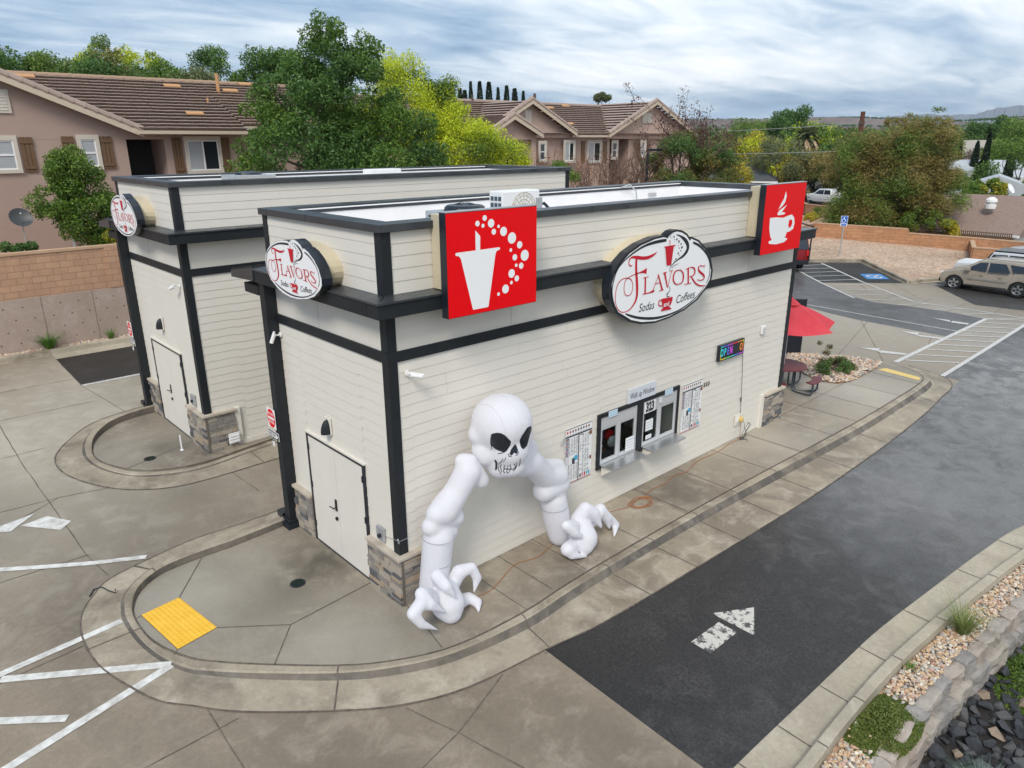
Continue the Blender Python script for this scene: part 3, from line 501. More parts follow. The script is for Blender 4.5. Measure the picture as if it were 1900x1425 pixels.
SG_DOT=[(0.073,0.734,0.016),(0.113,0.764,0.011),(0.19,0.724,0.024),(0.128,0.707,0.011),(0.22,0.665,0.015),(0.29,0.664,0.027),(0.363,0.618,0.031),(0.357,0.541,0.011),(0.437,0.565,0.025),(0.476,0.495,0.033),(0.393,0.49,0.016),(0.445,0.433,0.02),(0.366,0.394,0.027),(0.41,0.351,0.016),(0.304,0.291,0.024),(0.248,0.267,0.011),(0.159,0.789,0.011),(0.125,0.784,0.007)]
SG_OUT=[(-1.648,-0.11),(-1.655,0.053),(-1.582,0.22),(-1.42,0.401),(-1.18,0.56),(-0.828,0.686),(-0.405,0.763),(-0.13,0.775),(-0.007,0.741),(0.039,0.782),(0.148,0.836),(0.291,0.851),(0.472,0.814),(0.631,0.741),(0.768,0.621),(0.809,0.665),(1.053,0.582),(1.335,0.394),(1.531,0.174),(1.639,-0.08),(1.624,-0.266),(1.51,-0.392),(1.426,-0.456),(1.157,-0.635),(0.73,-0.775),(0.221,-0.859),(-0.245,-0.881),(-0.699,-0.825),(-1.031,-0.726),(-1.276,-0.588),(-1.422,-0.514),(-1.546,-0.353),(-1.621,-0.227)]
CUPW=[(-0.731,0.178),(-0.712,0.19),(-0.355,0.191),(-0.355,0.475),(-0.265,0.387),(-0.27,0.19),(0.09,0.193),(0.116,0.182),(0.11,0.157),(0.049,0.143),(0.024,0.093),(-0.127,-0.672),(-0.148,-0.677),(-0.417,-0.677),(-0.432,-0.664),(-0.632,0.095),(-0.668,0.138),(-0.723,0.148)]
BUB=[(-0.312,0.569,0.044),(-0.174,0.637,0.044),(-0.209,0.53,0.032),(-0.053,0.554,0.067),(-0.003,0.428,0.047),(0.092,0.498,0.027),(0.19,0.417,0.074),(0.359,0.305,0.091),(0.517,0.189,0.06),(0.334,0.127,0.03),(0.416,0.009,0.052),(0.624,0.018,0.092),(0.445,-0.114,0.029),(0.549,-0.134,0.052),(0.349,-0.23,0.072),(0.456,-0.319,0.05),(0.344,-0.369,0.03),(0.221,-0.452,0.074),(0.078,-0.511,0.029)]
MUG=[(-0.631,0.045),(-0.362,0.041),(-0.036,0.009),(0.185,0.041),(0.36,0.055),(0.479,-0.017),(0.532,-0.15),(0.496,-0.276),(0.341,-0.328),(0.209,-0.333),(0.165,-0.426),(0.103,-0.443),(0.24,-0.465),(0.269,-0.499),(0.129,-0.551),(-0.225,-0.567),(-0.518,-0.533),(-0.587,-0.501),(-0.564,-0.466),(-0.441,-0.452),(-0.536,-0.365),(-0.611,-0.188)]
HOLE=[(0.262,-0.059),(0.388,-0.059),(0.422,-0.141),(0.381,-0.219),(0.273,-0.242),(0.24,-0.16)]
ST1=[(-0.045,0.592),(0.014,0.482),(-0.022,0.36),(-0.13,0.274),(-0.304,0.201),(-0.206,0.324),(-0.102,0.426)]
ST2=[(0.078,0.292),(-0.075,0.177),(-0.132,0.144),(0.05,0.113),(-0.02,0.08),(-0.276,0.079),(-0.327,0.107),(-0.266,0.174)]
EYE=[(1.147,2.941),(1.222,2.934),(1.318,2.899),(1.401,2.838),(1.471,2.761),(1.52,2.707),(1.506,2.654),(1.47,2.607),(1.427,2.569),(1.377,2.555),(1.314,2.592),(1.245,2.63),(1.163,2.694),(1.123,2.739),(1.096,2.742),(1.084,2.812),(1.092,2.888),(1.113,2.92)]
EYE2=[(1.929,2.846),(1.959,2.812),(1.945,2.746),(1.915,2.685),(1.885,2.647),(1.878,2.579),(1.856,2.527),(1.819,2.514),(1.774,2.498),(1.738,2.527),(1.715,2.58),(1.697,2.673),(1.745,2.734),(1.804,2.786),(1.862,2.839)]
NOSE=[(1.606,2.641),(1.635,2.592),(1.664,2.526),(1.657,2.47),(1.628,2.461),(1.584,2.498),(1.555,2.472),(1.519,2.466),(1.491,2.503),(1.512,2.56),(1.556,2.599)]
TEETH=[[(1.174,2.487,0.0154),(1.207,2.425,0.0286),(1.202,2.346,0.0286),(1.192,2.304,0.022)],[(1.249,2.389,0.0088),(1.312,2.415,0.011),(1.348,2.461,0.0066)],[(1.354,2.401,0.0066),(1.397,2.434,0.0088),(1.409,2.465,0.0044)],[(1.269,2.371,0.0088),(1.241,2.334,0.0088),(1.257,2.277,0.0088),(1.282,2.245,0.0044)],[(1.312,2.38,0.0066),(1.29,2.33,0.011),(1.317,2.251,0.0088),(1.274,2.207,0.0055)],[(1.396,2.342,0.0066),(1.365,2.306,0.011),(1.381,2.277,0.0088),(1.355,2.239,0.011),(1.388,2.199,0.0088)],[(1.46,2.321,0.0066),(1.439,2.264,0.0099),(1.424,2.205,0.0099),(1.467,2.179,0.0044)],[(1.496,2.321,0.0066),(1.518,2.244,0.0099),(1.474,2.188,0.0077)],[(1.583,2.306,0.0066),(1.612,2.249,0.0099),(1.554,2.18,0.0066)],[(1.642,2.31,0.0066),(1.627,2.233,0.011),(1.59,2.18,0.0055)],[(1.712,2.359,0.0066),(1.708,2.278,0.0099),(1.678,2.228,0.0077)],[(1.353,2.28,0.0066),(1.467,2.243,0.0099),(1.554,2.221,0.0099),(1.627,2.227,0.0055)],[(1.109,2.738,0.0088),(1.102,2.684,0.0088)],[(1.244,2.575,0.0044),(1.314,2.561,0.0099),(1.37,2.563,0.0044)],[(1.462,2.518,0.0055),(1.476,2.467,0.0099),(1.533,2.45,0.0044)],[(1.613,2.437,0.0044),(1.657,2.441,0.0088),(1.683,2.485,0.0044)],[(1.099,2.93,0.0055),(1.167,2.938,0.0099)],[(1.774,2.498,0.0066),(1.819,2.514,0.0055)]]
BL_armL=[[(0.31,-0.42,0.227,0.248),(0.385,-0.4,0.709,0.24),(0.464,-0.4,1.19,0.25)],[(0.329,-0.4,1.445,0.161),(0.691,-0.4,1.235,0.151)],[(0.432,-0.42,1.628,0.182),(0.779,-0.42,1.447,0.174)],[(0.58,-0.42,1.655,0.235),(0.829,-0.45,1.908,0.203),(1.008,-0.5,2.194,0.215)],[(0.982,-0.42,2.354,0.142),(1.05,-0.5,2.343,0.148),(1.232,-0.55,1.989,0.145)]]
BL_armR=[[(3.16,-0.47,0.207,0.217),(3.097,-0.45,0.578,0.249),(3.015,-0.45,0.956,0.246)],[(2.769,-0.45,1.231,0.208),(3.137,-0.42,1.243,0.233)],[(3.085,-0.42,1.412,0.24),(2.765,-0.45,1.528,0.222),(2.391,-0.5,1.919,0.222)],[(2.393,-0.45,2.183,0.161),(2.122,-0.55,1.917,0.165),(3.151,-0.4,1.57,0.153)]]
BL_handL=[[(0.311,-0.75,0.396,0.236),(0.304,-0.8,0.269,0.272),(0.286,-0.89,0.169,0.183)],[(-0.016,-0.85,0.468,0.104),(-0.308,-0.95,0.629,0.106),(-0.482,-1.0,0.578,0.094),(-0.377,-1.05,0.371,0.072),(-0.118,-1.1,0.164,0.014)],[(0.058,-0.75,0.482,0.116),(-0.214,-0.85,0.713,0.102),(-0.16,-0.98,0.573,0.096),(0.06,-1.05,0.36,0.014)],[(0.297,-0.7,0.48,0.124),(0.118,-0.8,0.85,0.104),(0.17,-0.95,0.716,0.092),(0.28,-1.05,0.49,0.014)],[(0.522,-0.65,0.437,0.12),(0.623,-0.7,0.642,0.12),(0.834,-0.75,0.659,0.085),(0.906,-0.8,0.458,0.079),(0.787,-0.85,0.255,0.015)],[(0.565,-0.75,0.133,0.121),(0.76,-0.75,0.128,0.092),(0.812,-0.9,0.091,0.085),(0.724,-1.05,0.025,0.015)]]
BL_handR=[[(3.36,-0.8,0.387,0.242),(3.321,-0.91,0.254,0.269),(3.261,-0.99,0.177,0.188)],[(3.081,-0.9,0.211,0.13),(2.831,-0.98,0.254,0.127),(2.872,-1.05,0.154,0.08),(3.177,-1.14,0.026,0.017)],[(3.098,-0.85,0.55,0.136),(2.815,-0.95,0.721,0.093),(2.961,-1.0,0.553,0.094),(3.276,-1.05,0.287,0.017)],[(3.383,-0.75,0.553,0.156),(3.474,-0.8,0.752,0.124),(3.658,-0.85,0.606,0.125),(3.768,-0.95,0.329,0.035)],[(3.729,-0.75,0.381,0.127),(3.963,-0.75,0.532,0.121),(4.118,-0.8,0.312,0.101),(4.144,-0.85,0.1,0.022)],[(4.099,-0.78,0.392,0.086),(4.366,-0.82,0.082,0.08),(4.072,-1.03,0.03,0.018)]]
BL_head=[[(1.701,-0.52,2.824,0.484)],[(1.766,-0.55,2.635,0.442)],[(1.356,-0.4,2.706,0.195)],[(1.721,-0.62,2.372,0.32)],[(1.367,-0.45,2.441,0.187),(1.382,-0.5,2.37,0.181)],[(1.593,-0.6,2.139,0.201),(1.791,-0.7,2.126,0.184)],[(1.618,-0.55,2.247,0.26)]]
# ================================================================ THE TWO HUTS
def siding(mb,axis,f,out,a0,a1,z0,z1,ex,mats=(0,1),seed=0,lip=.009):
    """lapped boards on a wall plane; axis 'x' runs along x at y=f; out=-1/+1 is the outward sign"""
    rnd=random.Random(seed); n=max(1,round((z1-z0)/ex)); e=(z1-z0)/n
    for i in range(n):
        zb,zt=z0+i*e,z0+(i+1)*e; ob,ot=f+out*lip,f+out*.002
        P=(lambda a,o,z:(a,o,z)) if axis=='x' else (lambda a,o,z:(o,a,z))
        mb.k=mats[0]
        mb.add([P(a0,ob,zb),P(a1,ob,zb),P(a1,ot,zt),P(a0,ot,zt),P(a0,f,zb),P(a1,f,zb)],[(0,1,2,3),(0,1,5,4)])
        a=a0+rnd.uniform(.6,3.6) if (a1-a0)>2 or rnd.random()<.35 else a1
        while a<a1-.3:
            mb.k=mats[1]; d=out*.0012
            if (z1-z0)>1.2 or rnd.random()<.5: mb.add([P(a,ob+d,zb),P(a+.004,ob+d,zb),P(a+.004,ot+d,zt),P(a,ot+d,zt)],[(0,1,2,3)])
            a+=3.66
    mb.k=0
STONES=[mat('stone_a',(.19,.175,.16),.85,col2=(.30,.27,.24),scale=7,bump=.7,bscale=30),mat('stone_b',(.36,.31,.25),.85,col2=(.40,.35,.29),scale=7,bump=.7,bscale=30),mat('stone_c',(.07,.072,.078),.85,col2=(.15,.15,.155),scale=7,bump=.7,bscale=30),mat('stone_d',(.36,.26,.17),.85,col2=(.40,.33,.26),scale=7,bump=.7,bscale=30),mat('stone_grout',(.14,.12,.10),.9)]
def stones(mb,axis,f,out,a0,a1,z0,z1,seed):
    rnd=random.Random(seed); z=z0; P=(lambda a,b,o0,o1,zb,zt: mb.box(a,b,o0,o1,zb,zt)) if axis=='x' else (lambda a,b,o0,o1,zb,zt: mb.box(o0,o1,a,b,zb,zt))
    mb.k=4; P(a0,a1,f,f+out*.05,z0,z1)
    while z<z1-.02:
        h=min(rnd.choice((.05,.07,.09,.11)),z1-z); a=a0
        if z1-z-h<.03: h=z1-z
        while a<a1-.01:
            l=rnd.uniform(.12,.38); b=min(a+l,a1)
            if a1-b<.08: b=a1
            mb.k=rnd.choices((0,1,2,3),(5,4,4,1.4))[0]; P(a+.003,b-.003,f+out*.002,f+out*rnd.uniform(.065,.10),z+.003,z+h-.003); a=b
        z+=h
    mb.k=0
def hut(name,ox,oy,zo,L,W,label,doory,doorw,zg,far):
    T=thing(name,(ox,oy,zg),label,'building'); X=lambda a:ox+a; Y=lambda a:oy+a; Z=lambda a:zo+a
    ZBAND,ZL0,ZL1,ZP=4.064,4.80,5.04,6.044
    # walls (core) and siding, four sides
    mb=MB()
    wx0,wx1,wz0,wz1=4.72,7.31,.93,2.0
    if far: mb.box(X(0),X(L),Y(0),Y(W),zg,Z(ZL1))
    else:   # near wall has a real opening for the serving windows
        mb.box(X(0),X(L),Y(1.6),Y(W),zg,Z(ZL1)); mb.box(X(0),X(wx0),Y(0),Y(1.6),zg,Z(ZL1)); mb.box(X(wx1),X(L),Y(0),Y(1.6),zg,Z(ZL1)); mb.box(X(wx0),X(wx1),Y(0),Y(1.6),zg,wz0-.25); mb.box(X(wx0),X(wx1),Y(0),Y(1.6),wz1,Z(ZL1))
    mb.build('wall_core',m_panel,T)
    mb=MB(); zs0=zg+.02
    if far: siding(mb,'x',Y(0),-1,X(.95),X(L),zg+.12,Z(ZBAND)-.0,.178,seed=3); siding(mb,'x',Y(0),-1,X(0),X(.95),Z(.86),Z(ZBAND),.178,seed=4)
    else:
        siding(mb,'x',Y(0),-1,X(.34),X(wx0),zs0,Z(ZBAND),.178,seed=1); siding(mb,'x',Y(0),-1,X(wx1),X(11.06),zs0,Z(ZBAND),.178,seed=2)
        siding(mb,'x',Y(0),-1,X(wx0),X(wx1),zs0,.88,.178,seed=3); siding(mb,'x',Y(0),-1,X(wx0),X(wx1),wz1,Z(ZBAND),.178,seed=9)
        siding(mb,'x',Y(0),-1,X(0),X(.34),Z(.86),Z(ZBAND),.178,seed=5); siding(mb,'x',Y(0),-1,X(11.06),X(L),Z(.86),Z(ZBAND),.178,seed=6)
    siding(mb,'y',X(0),-1,Y(0),Y(doory),zs0,Z(ZBAND),.178,seed=7); siding(mb,'y',X(0),-1,Y(doory+doorw),Y(W),zs0,Z(ZBAND),.178,seed=8)
    siding(mb,'y',X(0),-1,Y(doory),Y(doory+doorw),zg+2.2,Z(ZBAND),.178,seed=11); siding(mb,'y',X(L),1,Y(0),Y(W),zs0,Z(ZBAND),.178,seed=12)
    siding(mb,'x',Y(W),1,X(0),X(L),zs0,Z(ZBAND),.178,seed=13)
    mb.build('siding',[m_siding,m_joint],T,fixn=True)
    # parapet: siding outside, membrane inside, cap
    mb=MB(); t=.26
    for (a,b,c,d) in ((0,L,0,t),(0,L,W-t,W),(0,t,t,W-t),(L-t,L,t,W-t)): mb.box(X(a),X(b),Y(c),Y(d),Z(ZL1),Z(ZP-.12))
    mb.build('parapet_core',m_membrane,T)
    mb=MB(); e=.172
    siding(mb,'x',Y(0),-1,X(0),X(L),Z(ZL1)+.02,Z(ZP)-.10,e,seed=21); siding(mb,'x',Y(W),1,X(0),X(L),Z(ZL1)+.02,Z(ZP)-.10,e,seed=22)
    siding(mb,'y',X(0),-1,Y(0),Y(W),Z(ZL1)+.02,Z(ZP)-.10,e,seed=23); siding(mb,'y',X(L),1,Y(0),Y(W),Z(ZL1)+.02,Z(ZP)-.10,e,seed=24)
    mb.build('parapet_siding',[m_siding,m_joint],T)
    mb=MB(); c=.07; ti=t+.02
    for (a,b,cc,d) in ((-c,L+c,-c,ti),(-c,L+c,W-ti,W+c),(-c,ti,ti,W-ti),(L-ti,L+c,ti,W-ti)): mb.box(X(a),X(b),Y(cc),Y(d),Z(ZP-.11),Z(ZP))
    mb.build('parapet_cap',m_metal_dark,T,bevel=.008)
    mb=MB()
    for a in np.arange(1.2,L,3.05): mb.box(X(a),X(a)+.012,Y(-c)-.002,Y(ti),Z(ZP-.11),Z(ZP)+.002)
    mb.box(X(-c)-.002,X(ti),Y(W*.55),Y(W*.55)+.012,Z(ZP-.11),Z(ZP)+.002); build_split(mb,'cap_seam',m_trim,T)
    mb=MB(); mb.box(X(t),X(L-t),Y(t),Y(W-t),Z(5.18),Z(5.46)); mb.build('roof_deck',m_membrane,T)
    # white rail along the inside of the caps
    mb=MB(); mb.tube([(X(.3),Y(W-t-.03),Z(ZP-.05)),(X(L-.3),Y(W-t-.03),Z(ZP-.05))],.012,6); mb.tube([(X(t+.03),Y(.4),Z(ZP-.05)),(X(t+.03),Y(W-.4),Z(ZP-.05))],.012,6); build_split(mb,'cap_rail',m_white,T)
    # upper corner boards
    cw=.14; s=.022
    def corner(z0,z1):
      for part in range(4):
        mb=MB()
        if part==0: mb.prism([(X(-s),Y(-s),z0),(X(cw),Y(-s),z0),(X(cw),Y(.002),z0),(X(.002),Y(.002),z0),(X(.002),Y(cw),z0),(X(-s),Y(cw),z0)],(0,0,z1-z0))
        if part==1: mb.prism([(X(L+s),Y(-s),z0),(X(L+s),Y(cw),z0),(X(L-.002),Y(cw),z0),(X(L-.002),Y(.002),z0),(X(L-cw),Y(.002),z0),(X(L-cw),Y(-s),z0)],(0,0,z1-z0))
        if part==2: mb.prism([(X(-s),Y(W+s),z0),(X(-s),Y(W-cw),z0),(X(.002),Y(W-cw),z0),(X(.002),Y(W-.002),z0),(X(cw),Y(W-.002),z0),(X(cw),Y(W+s),z0)],(0,0,z1-z0))
        if part==3: mb.prism([(X(L+s),Y(W+s),z0),(X(L-cw),Y(W+s),z0),(X(L-cw),Y(W-.002),z0),(X(L-.002),Y(W-.002),z0),(X(L-.002),Y(W-cw),z0),(X(L+s),Y(W-cw),z0)],(0,0,z1-z0))
        mb.build('corner_trim',m_trim,T)
    corner(Z(ZL1)+.02,Z(ZP)-.11); corner(Z(ZBAND)+.16,Z(ZL0)); corner(Z(.9),Z(ZBAND))
    # band
    mb=MB(); o=.03
    for (a,b,cc,d) in ((-o,L+o,-o,0),(-o,L+o,W,W+o),(-o,0,0,W),(L,L+o,0,W)): mb.box(X(a),X(b),Y(cc),Y(d),Z(ZBAND),Z(ZBAND)+.16)
    mb.build('band_trim',m_trim,T)
    mb=MB(); 
    for a in (2.4,4.9,7.3,9.8): mb.box(X(a),X(a)+.006,Y(0)-.0035,Y(0),Z(ZBAND)+.16,Z(ZL0))
    mb.box(X(0)-.0035,X(0),Y(W*.55),Y(W*.55)+.006,Z(ZBAND)+.16,Z(ZL0))
    mb.build('panel_joints',m_joint,T)
    # ledge with flashing
    mb=MB(); o=.30
    for (a,b,cc,d) in ((-o,L+o,-o,0),(-o,0,0,W),(L,L+o,0,W)): mb.box(X(a),X(b),Y(cc),Y(d),Z(ZL0),Z(ZL1)-.035)
    mb.build('ledge',m_trim,T,bevel=.01)
    mb=MB(); o2=.325
    vs=[]
    def flash(p0,p1,q0,q1): mb.add([p0,p1,q1,q0,(p0[0],p0[1],p0[2]-.03),(p1[0],p1[1],p1[2]-.03)],[(0,1,2,3),(0,1,5,4)])
    zl=Z(ZL1); zi=Z(ZL1)+.015
    flash((X(-o2),Y(-o2),zl),(X(L+o2),Y(-o2),zl),(X(-.0),Y(-.015),zi),(X(L),Y(-.015),zi)); flash((X(-o2),Y(W),zl),(X(-o2),Y(-o2),zl),(X(-.015),Y(W),zi),(X(-.015),Y(0),zi)); flash((X(L+o2),Y(-o2),zl),(X(L+o2),Y(W),zl),(X(L+.015),Y(0),zi),(X(L+.015),Y(W),zi))
    mb.build('ledge_flashing',m_metal_dark,T)
    mb=MB()
    for a in (3.6,6.6,9.3,11.4): mb.box(X(a),X(a)+.012,Y(-o)-.003,Y(-o),Z(ZL0),Z(ZL1)-.04)
    mb.build('ledge_seams',m_black,T)
    # standing seam awning along the far long side, on posts
    aw=MB(); y0,y1=Y(W),Y(W)+.95; za,zb_=Z(ZL1)+.02,Z(ZL1)-.14
    aw.prism([(X(-.32),y0,za),(X(-.32),y1,zb_),(X(-.32),y1,zb_-.12),(X(-.32),y0,za-.24)],(L+.64,0,0)); a_=aw.build('awning',m_metal_dark,T)
    sm=MB()
    for a in np.arange(-.3,L+.3,.42): sm.prism([(X(a),y0,za),(X(a),y1,zb_),(X(a),y1,zb_+.035),(X(a),y0,za+.035)],(.02,0,0))
    sm.build('standing_seams',m_trim,a_); bm_=MB(); bm_.box(X(-.2),X(L+.2),Y(W)+.12,Y(W)+.70,Z(ZL0)-.27,Z(ZL0)-.1); bm_.build('awning_beam',m_trim,T)
    for a in (-.12,L+.12):
        pm=MB(); pw=.10; py=Y(W)-.06; pm.box(X(a)-pw,X(a)+pw,py-pw,py+pw,zg+.1,Z(ZL0)); po=pm.build('post',m_trim,T,bevel=.006)
        pm=MB(); pm.box(X(a)-.19,X(a)+.19,py-.19,py+.19,zg,zg+.10); pm.box(X(a)-.14,X(a)+.14,py-.14,py+.14,zg+.10,zg+.16); pm.build('post_base',m_trim,po,bevel=.012)
        if a<0:
            dm=MB(); dm.box(X(a)-.12,X(a)+.10,py+.19,py+.42,zg+.04,zg+.2); dm.build('downspout_boot',m_black,po)
    # stone plinth on the corners, with cap stones
    top=Z(.84); q=.115; lx=.65 if far else .36; capm=mat('cap_stone',(.42,.36,.29),.85,col2=(.55,.49,.41),scale=5,bump=.5)
    sm=MB(); stones(sm,'y',X(0),-1,Y(-.09),Y(doory),zg,top,1); stones(sm,'x',Y(0),-1,X(0),X(lx),zg,top,3); so1=sm.build('stone_base',STONES,T)
    cm=MB(); cm.prism([(X(-q),Y(-q),top),(X(lx+.02),Y(-q),top),(X(lx+.02),Y(0),top),(X(0),Y(0),top),(X(0),Y(doory),top),(X(-q),Y(doory),top)],(0,0,Z(.9)-top)); cm.build('stone_cap',capm,so1,bevel=.008)
    sm=MB(); stones(sm,'y',X(0),-1,Y(doory+doorw),Y(W-.02),zg,top,2); so1=sm.build('stone_base',STONES,T); cm=MB(); cm.box(X(-q),X(0),Y(doory+doorw),Y(W-.02),top,Z(.90)); cm.build('stone_cap',capm,so1,bevel=.008)
    if not far:
        sm=MB(); stones(sm,'x',Y(0),-1,X(11.22),X(L+.09),zg,top,4); stones(sm,'y',X(L),1,Y(0),Y(.7),zg,top,5); so1=sm.build('stone_base',STONES,T)
        cm=MB(); cm.prism([(X(11.2),Y(-q),top),(X(L+q),Y(-q),top),(X(L+q),Y(.72),top),(X(L),Y(.72),top),(X(L),Y(0),top),(X(11.2),Y(0),top)],(0,0,Z(.9)-top)); cm.build('stone_cap',capm,so1,bevel=.008)
    tm=MB()
    if far: tm.box(X(.65),X(.78),Y(-.06),Y(0),zg+.1,Z(.9)); tm.box(X(0),X(L),Y(-.03),Y(0),zg,zg+.11)
    else: tm.box(X(11.06),X(11.2),Y(-.06),Y(0),zg,Z(.9)); tm.box(X(.36),X(.44),Y(-.05),Y(0),zg,Z(.86))
    build_split(tm,'board_trim',m_siding,T)
    # double door
    f=MB(); d0,d1=Y(doory),Y(doory+doorw); dh=zg+2.13; fw_=.045
    f.box(X(-.05),X(.0),d0,d0+fw_,zg,dh+fw_); f.box(X(-.05),X(0),d1-fw_,d1,zg,dh+fw_); f.box(X(-.05),X(0),d0+fw_,d1-fw_,dh,dh+fw_); f.box(X(-.05),X(0),d0+fw_,d1-fw_,zg,zg+.02); fo=f.build('door_frame',m_black,T)
    mid=(d0+d1)/2
    for k,(a,b) in enumerate(((d0+fw_,mid-.004),(mid+.004,d1-fw_))):
        dm=MB(); dm.box(X(-.035),X(-.0),a,b,zg+.02,dh); do=dm.build('door_leaf',m_door,T)
        hm=MB()
        for hz in (.3,1.1,1.85):
            yy=a if k==0 else b; hm.box(X(-.06),X(-.035),yy-.02,yy+.02,zg+hz,zg+hz+.11)
        build_split(hm,'hinge',m_black,do)
        if k==1:
            hm=MB(); hm.box(X(-.05),X(-.035),a+.04,a+.10,zg+.93,zg+1.15); hm.tube([(X(-.055),a+.07,zg+1.0),(X(-.1),a+.07,zg+1.0),(X(-.1),a+.20,zg+.99)],.012,6); hm.lathe((X(-.035),a+.07,zg+.78),[(.035,0),(.035,-.03),(.01,-.035)],12,'x'); hm.build('handle',mat('handle_bronze',(.05,.05,.05),.35,.8),do)
    hd=MB(); hd.box(X(-.055),X(0),d0-.03,d1+.03,dh+fw_,dh+fw_+.03); hd.build('drip_edge',m_siding,T)
    return T
H1=hut('drive_through_hut',0,0,0,12.09,3.66,'nearer cream lap sided hut with two walk up windows in its long wall',.87,1.94,0,False)
H2=hut('drive_through_hut',-.17,7.61,.29,12.0,3.96,'cream lap sided hut with dark trim standing behind the nearer one, by the retaining wall',1.0,2.08,.25,True)
# serving windows of the near hut (opening 4.72..7.31 x .93..2.0)
def serving():
    fr=MB()
    fr.box(4.66,4.74,-.05,.0,.86,2.04); fr.box(7.29,7.36,-.05,0,.86,2.04); fr.box(4.74,7.29,-.05,0,1.96,2.04); fr.box(5.90,6.08,-.05,0,.86,1.96); fr.box(4.66,4.72,0,.12,.93,2.0)
    fr.box(4.74,5.90,-.05,0,.86,.93); fr.box(6.08,7.29,-.05,0,.86,.93)
    F=fr.build('window_surround',m_trim,H1)
    room=MB(); room.box(4.72,7.31,1.55,1.6,.68,2.0); room.box(4.72,7.31,0.02,1.6,.66,.70); room.build('back_wall',m_dark,H1)
    for x0,x1 in ((4.74,5.90),(6.08,7.29)):
        w=MB(); w.box(x0,x1,-.03,.04,1.72,1.96); w.box(x0,x0+.04,-.03,.04,.93,1.72); w.box(x1-.04,x1,-.03,.04,.93,1.72); w.box(x0+.04,x1-.04,-.03,.04,.93,.985)
        xm=(x0+x1)/2; w.box(xm-.035,xm+.035,-.035,.03,.985,1.72)
        W_=w.build('window',m_alu,H1,bevel=.003)
        s=MB()
        for a,b in ((x0+.04,xm-.035),(xm+.035,x1-.04)):
            s.box(a,a+.035,-.02,.015,.985,1.72); s.box(b-.035,b,-.02,.015,.985,1.72); s.box(a+.035,b-.035,-.02,.015,.985,1.03); s.box(a+.035,b-.035,-.02,.015,1.68,1.72)
        s.build('sash',m_alu,W_)
        g=MB()
        for a,b in ((x0+.075,xm-.07),(xm+.07,x1-.075)): g.box(a,b,-.004,.0,1.03,1.68)
        gm=bpy.data.materials.get('pane') or mat('pane',(.6,.65,.65),.03)
        t=gm.node_tree; t.nodes['Principled BSDF'].inputs['Transmission Weight'].default_value=1; t.nodes['Principled BSDF'].inputs['IOR'].default_value=1.12
        g.build('pane',gm,W_)
        sh=MB(); sh.box(x0+.02,x1-.03,-.36,-.05,.925,.945); sh.box(x0+.02,x1-.03,-.36,-.35,.90,.925); so_=sh.build('serving_shelf',m_steel,H1,bevel=.002)
        br=MB()
        for a in (x0+.05,x1-.09): br.prism([(a,-.05,.92),(a,-.33,.92),(a,-.05,.70)],(.03,0,0))
        build_split(br,'bracket',m_panel,so_); br=MB(); br.prism([(x0+.085,-.016,.92),(x0+.085,-.05,.92),(x0+.085,-.03,.70),(x0+.085,-.016,.70)],(x1-x0-.18,0,0)); br.build('apron',m_panel,so_)
serving()
# things seen through the left window
t=thing('mixing_bowl',(5.0,.25,.98),'brown bowl just inside the left serving window','bowl'); b=MB(); b.lathe((5.0,.25,.98),[(.07,0),(.16,.13),(.17,.15),(.155,.15),(.06,.02)],20); b.build('bowl',mat('clay',(.25,.09,.05),.5),t,smooth=True); b=MB(); b.tube([(5.0+.163*math.cos(i/3),.25+.163*math.sin(i/3),1.132) for i in range(19)],.008,6); b.build('rim',mat('clay2',(.33,.13,.08),.5),t)
t=thing('plastic_jug',(5.28,.5,.98),'lilac plastic jug behind the glass of the left serving window','jug'); b=MB(); b.lathe((5.28,.5,.98),[(.09,0),(.1,.4),(.08,.55),(.085,.6)],16); b.build('body',mat('lilac',(.35,.30,.55),.4),t,smooth=True); b=MB(); b.tube([(5.37,.5,1.1),(5.46,.5,1.15),(5.46,.5,1.4),(5.37,.5,1.45)],.014,6); b.build('handle',mat('lilac',(.35,.30,.55),.4),t)
t=thing('bagged_goods',(5.15,.55,.98),'clear patterned bag of wrapped sweets beside the bowl inside the window','bag'); b=MB(); rnd=random.Random(4)
for i in range(60): b.k=i%3; x,y,z=5.12+rnd.gauss(0,.08),.42+rnd.gauss(0,.06),1.02+abs(rnd.gauss(0,.12)); b.lathe((x,y,z),[(.02,0),(.03,.02),(.015,.045)],6)
b.build('sweets',[mat('sweet_a',(.5,.5,.55),.3),mat('sweet_b',(.03,.05,.1),.3),mat('sweet_c',(.35,.3,.1),.3)],t)
t=thing('wrapped_packets',(5.6,.35,.98),'white and red round packets inside the left serving window','packets'); b=MB(); b.lathe((5.55,.3,1.12),[(.12,0),(.13,.02),(.12,.05)],20,'y'); b.build('white_packet',m_white,t,smooth=True); b=MB(); b.lathe((5.6,.42,1.22),[(.12,0),(.12,.06)],20,'y'); b.build('red_packet',m_red,t); b=MB(); b.lathe((5.7,.36,1.02),[(.035,0),(.035,.2),(.015,.22),(.015,.26)],12); b.build('blue_bottle',mat('blue_plastic',(.02,.08,.4),.3),t)
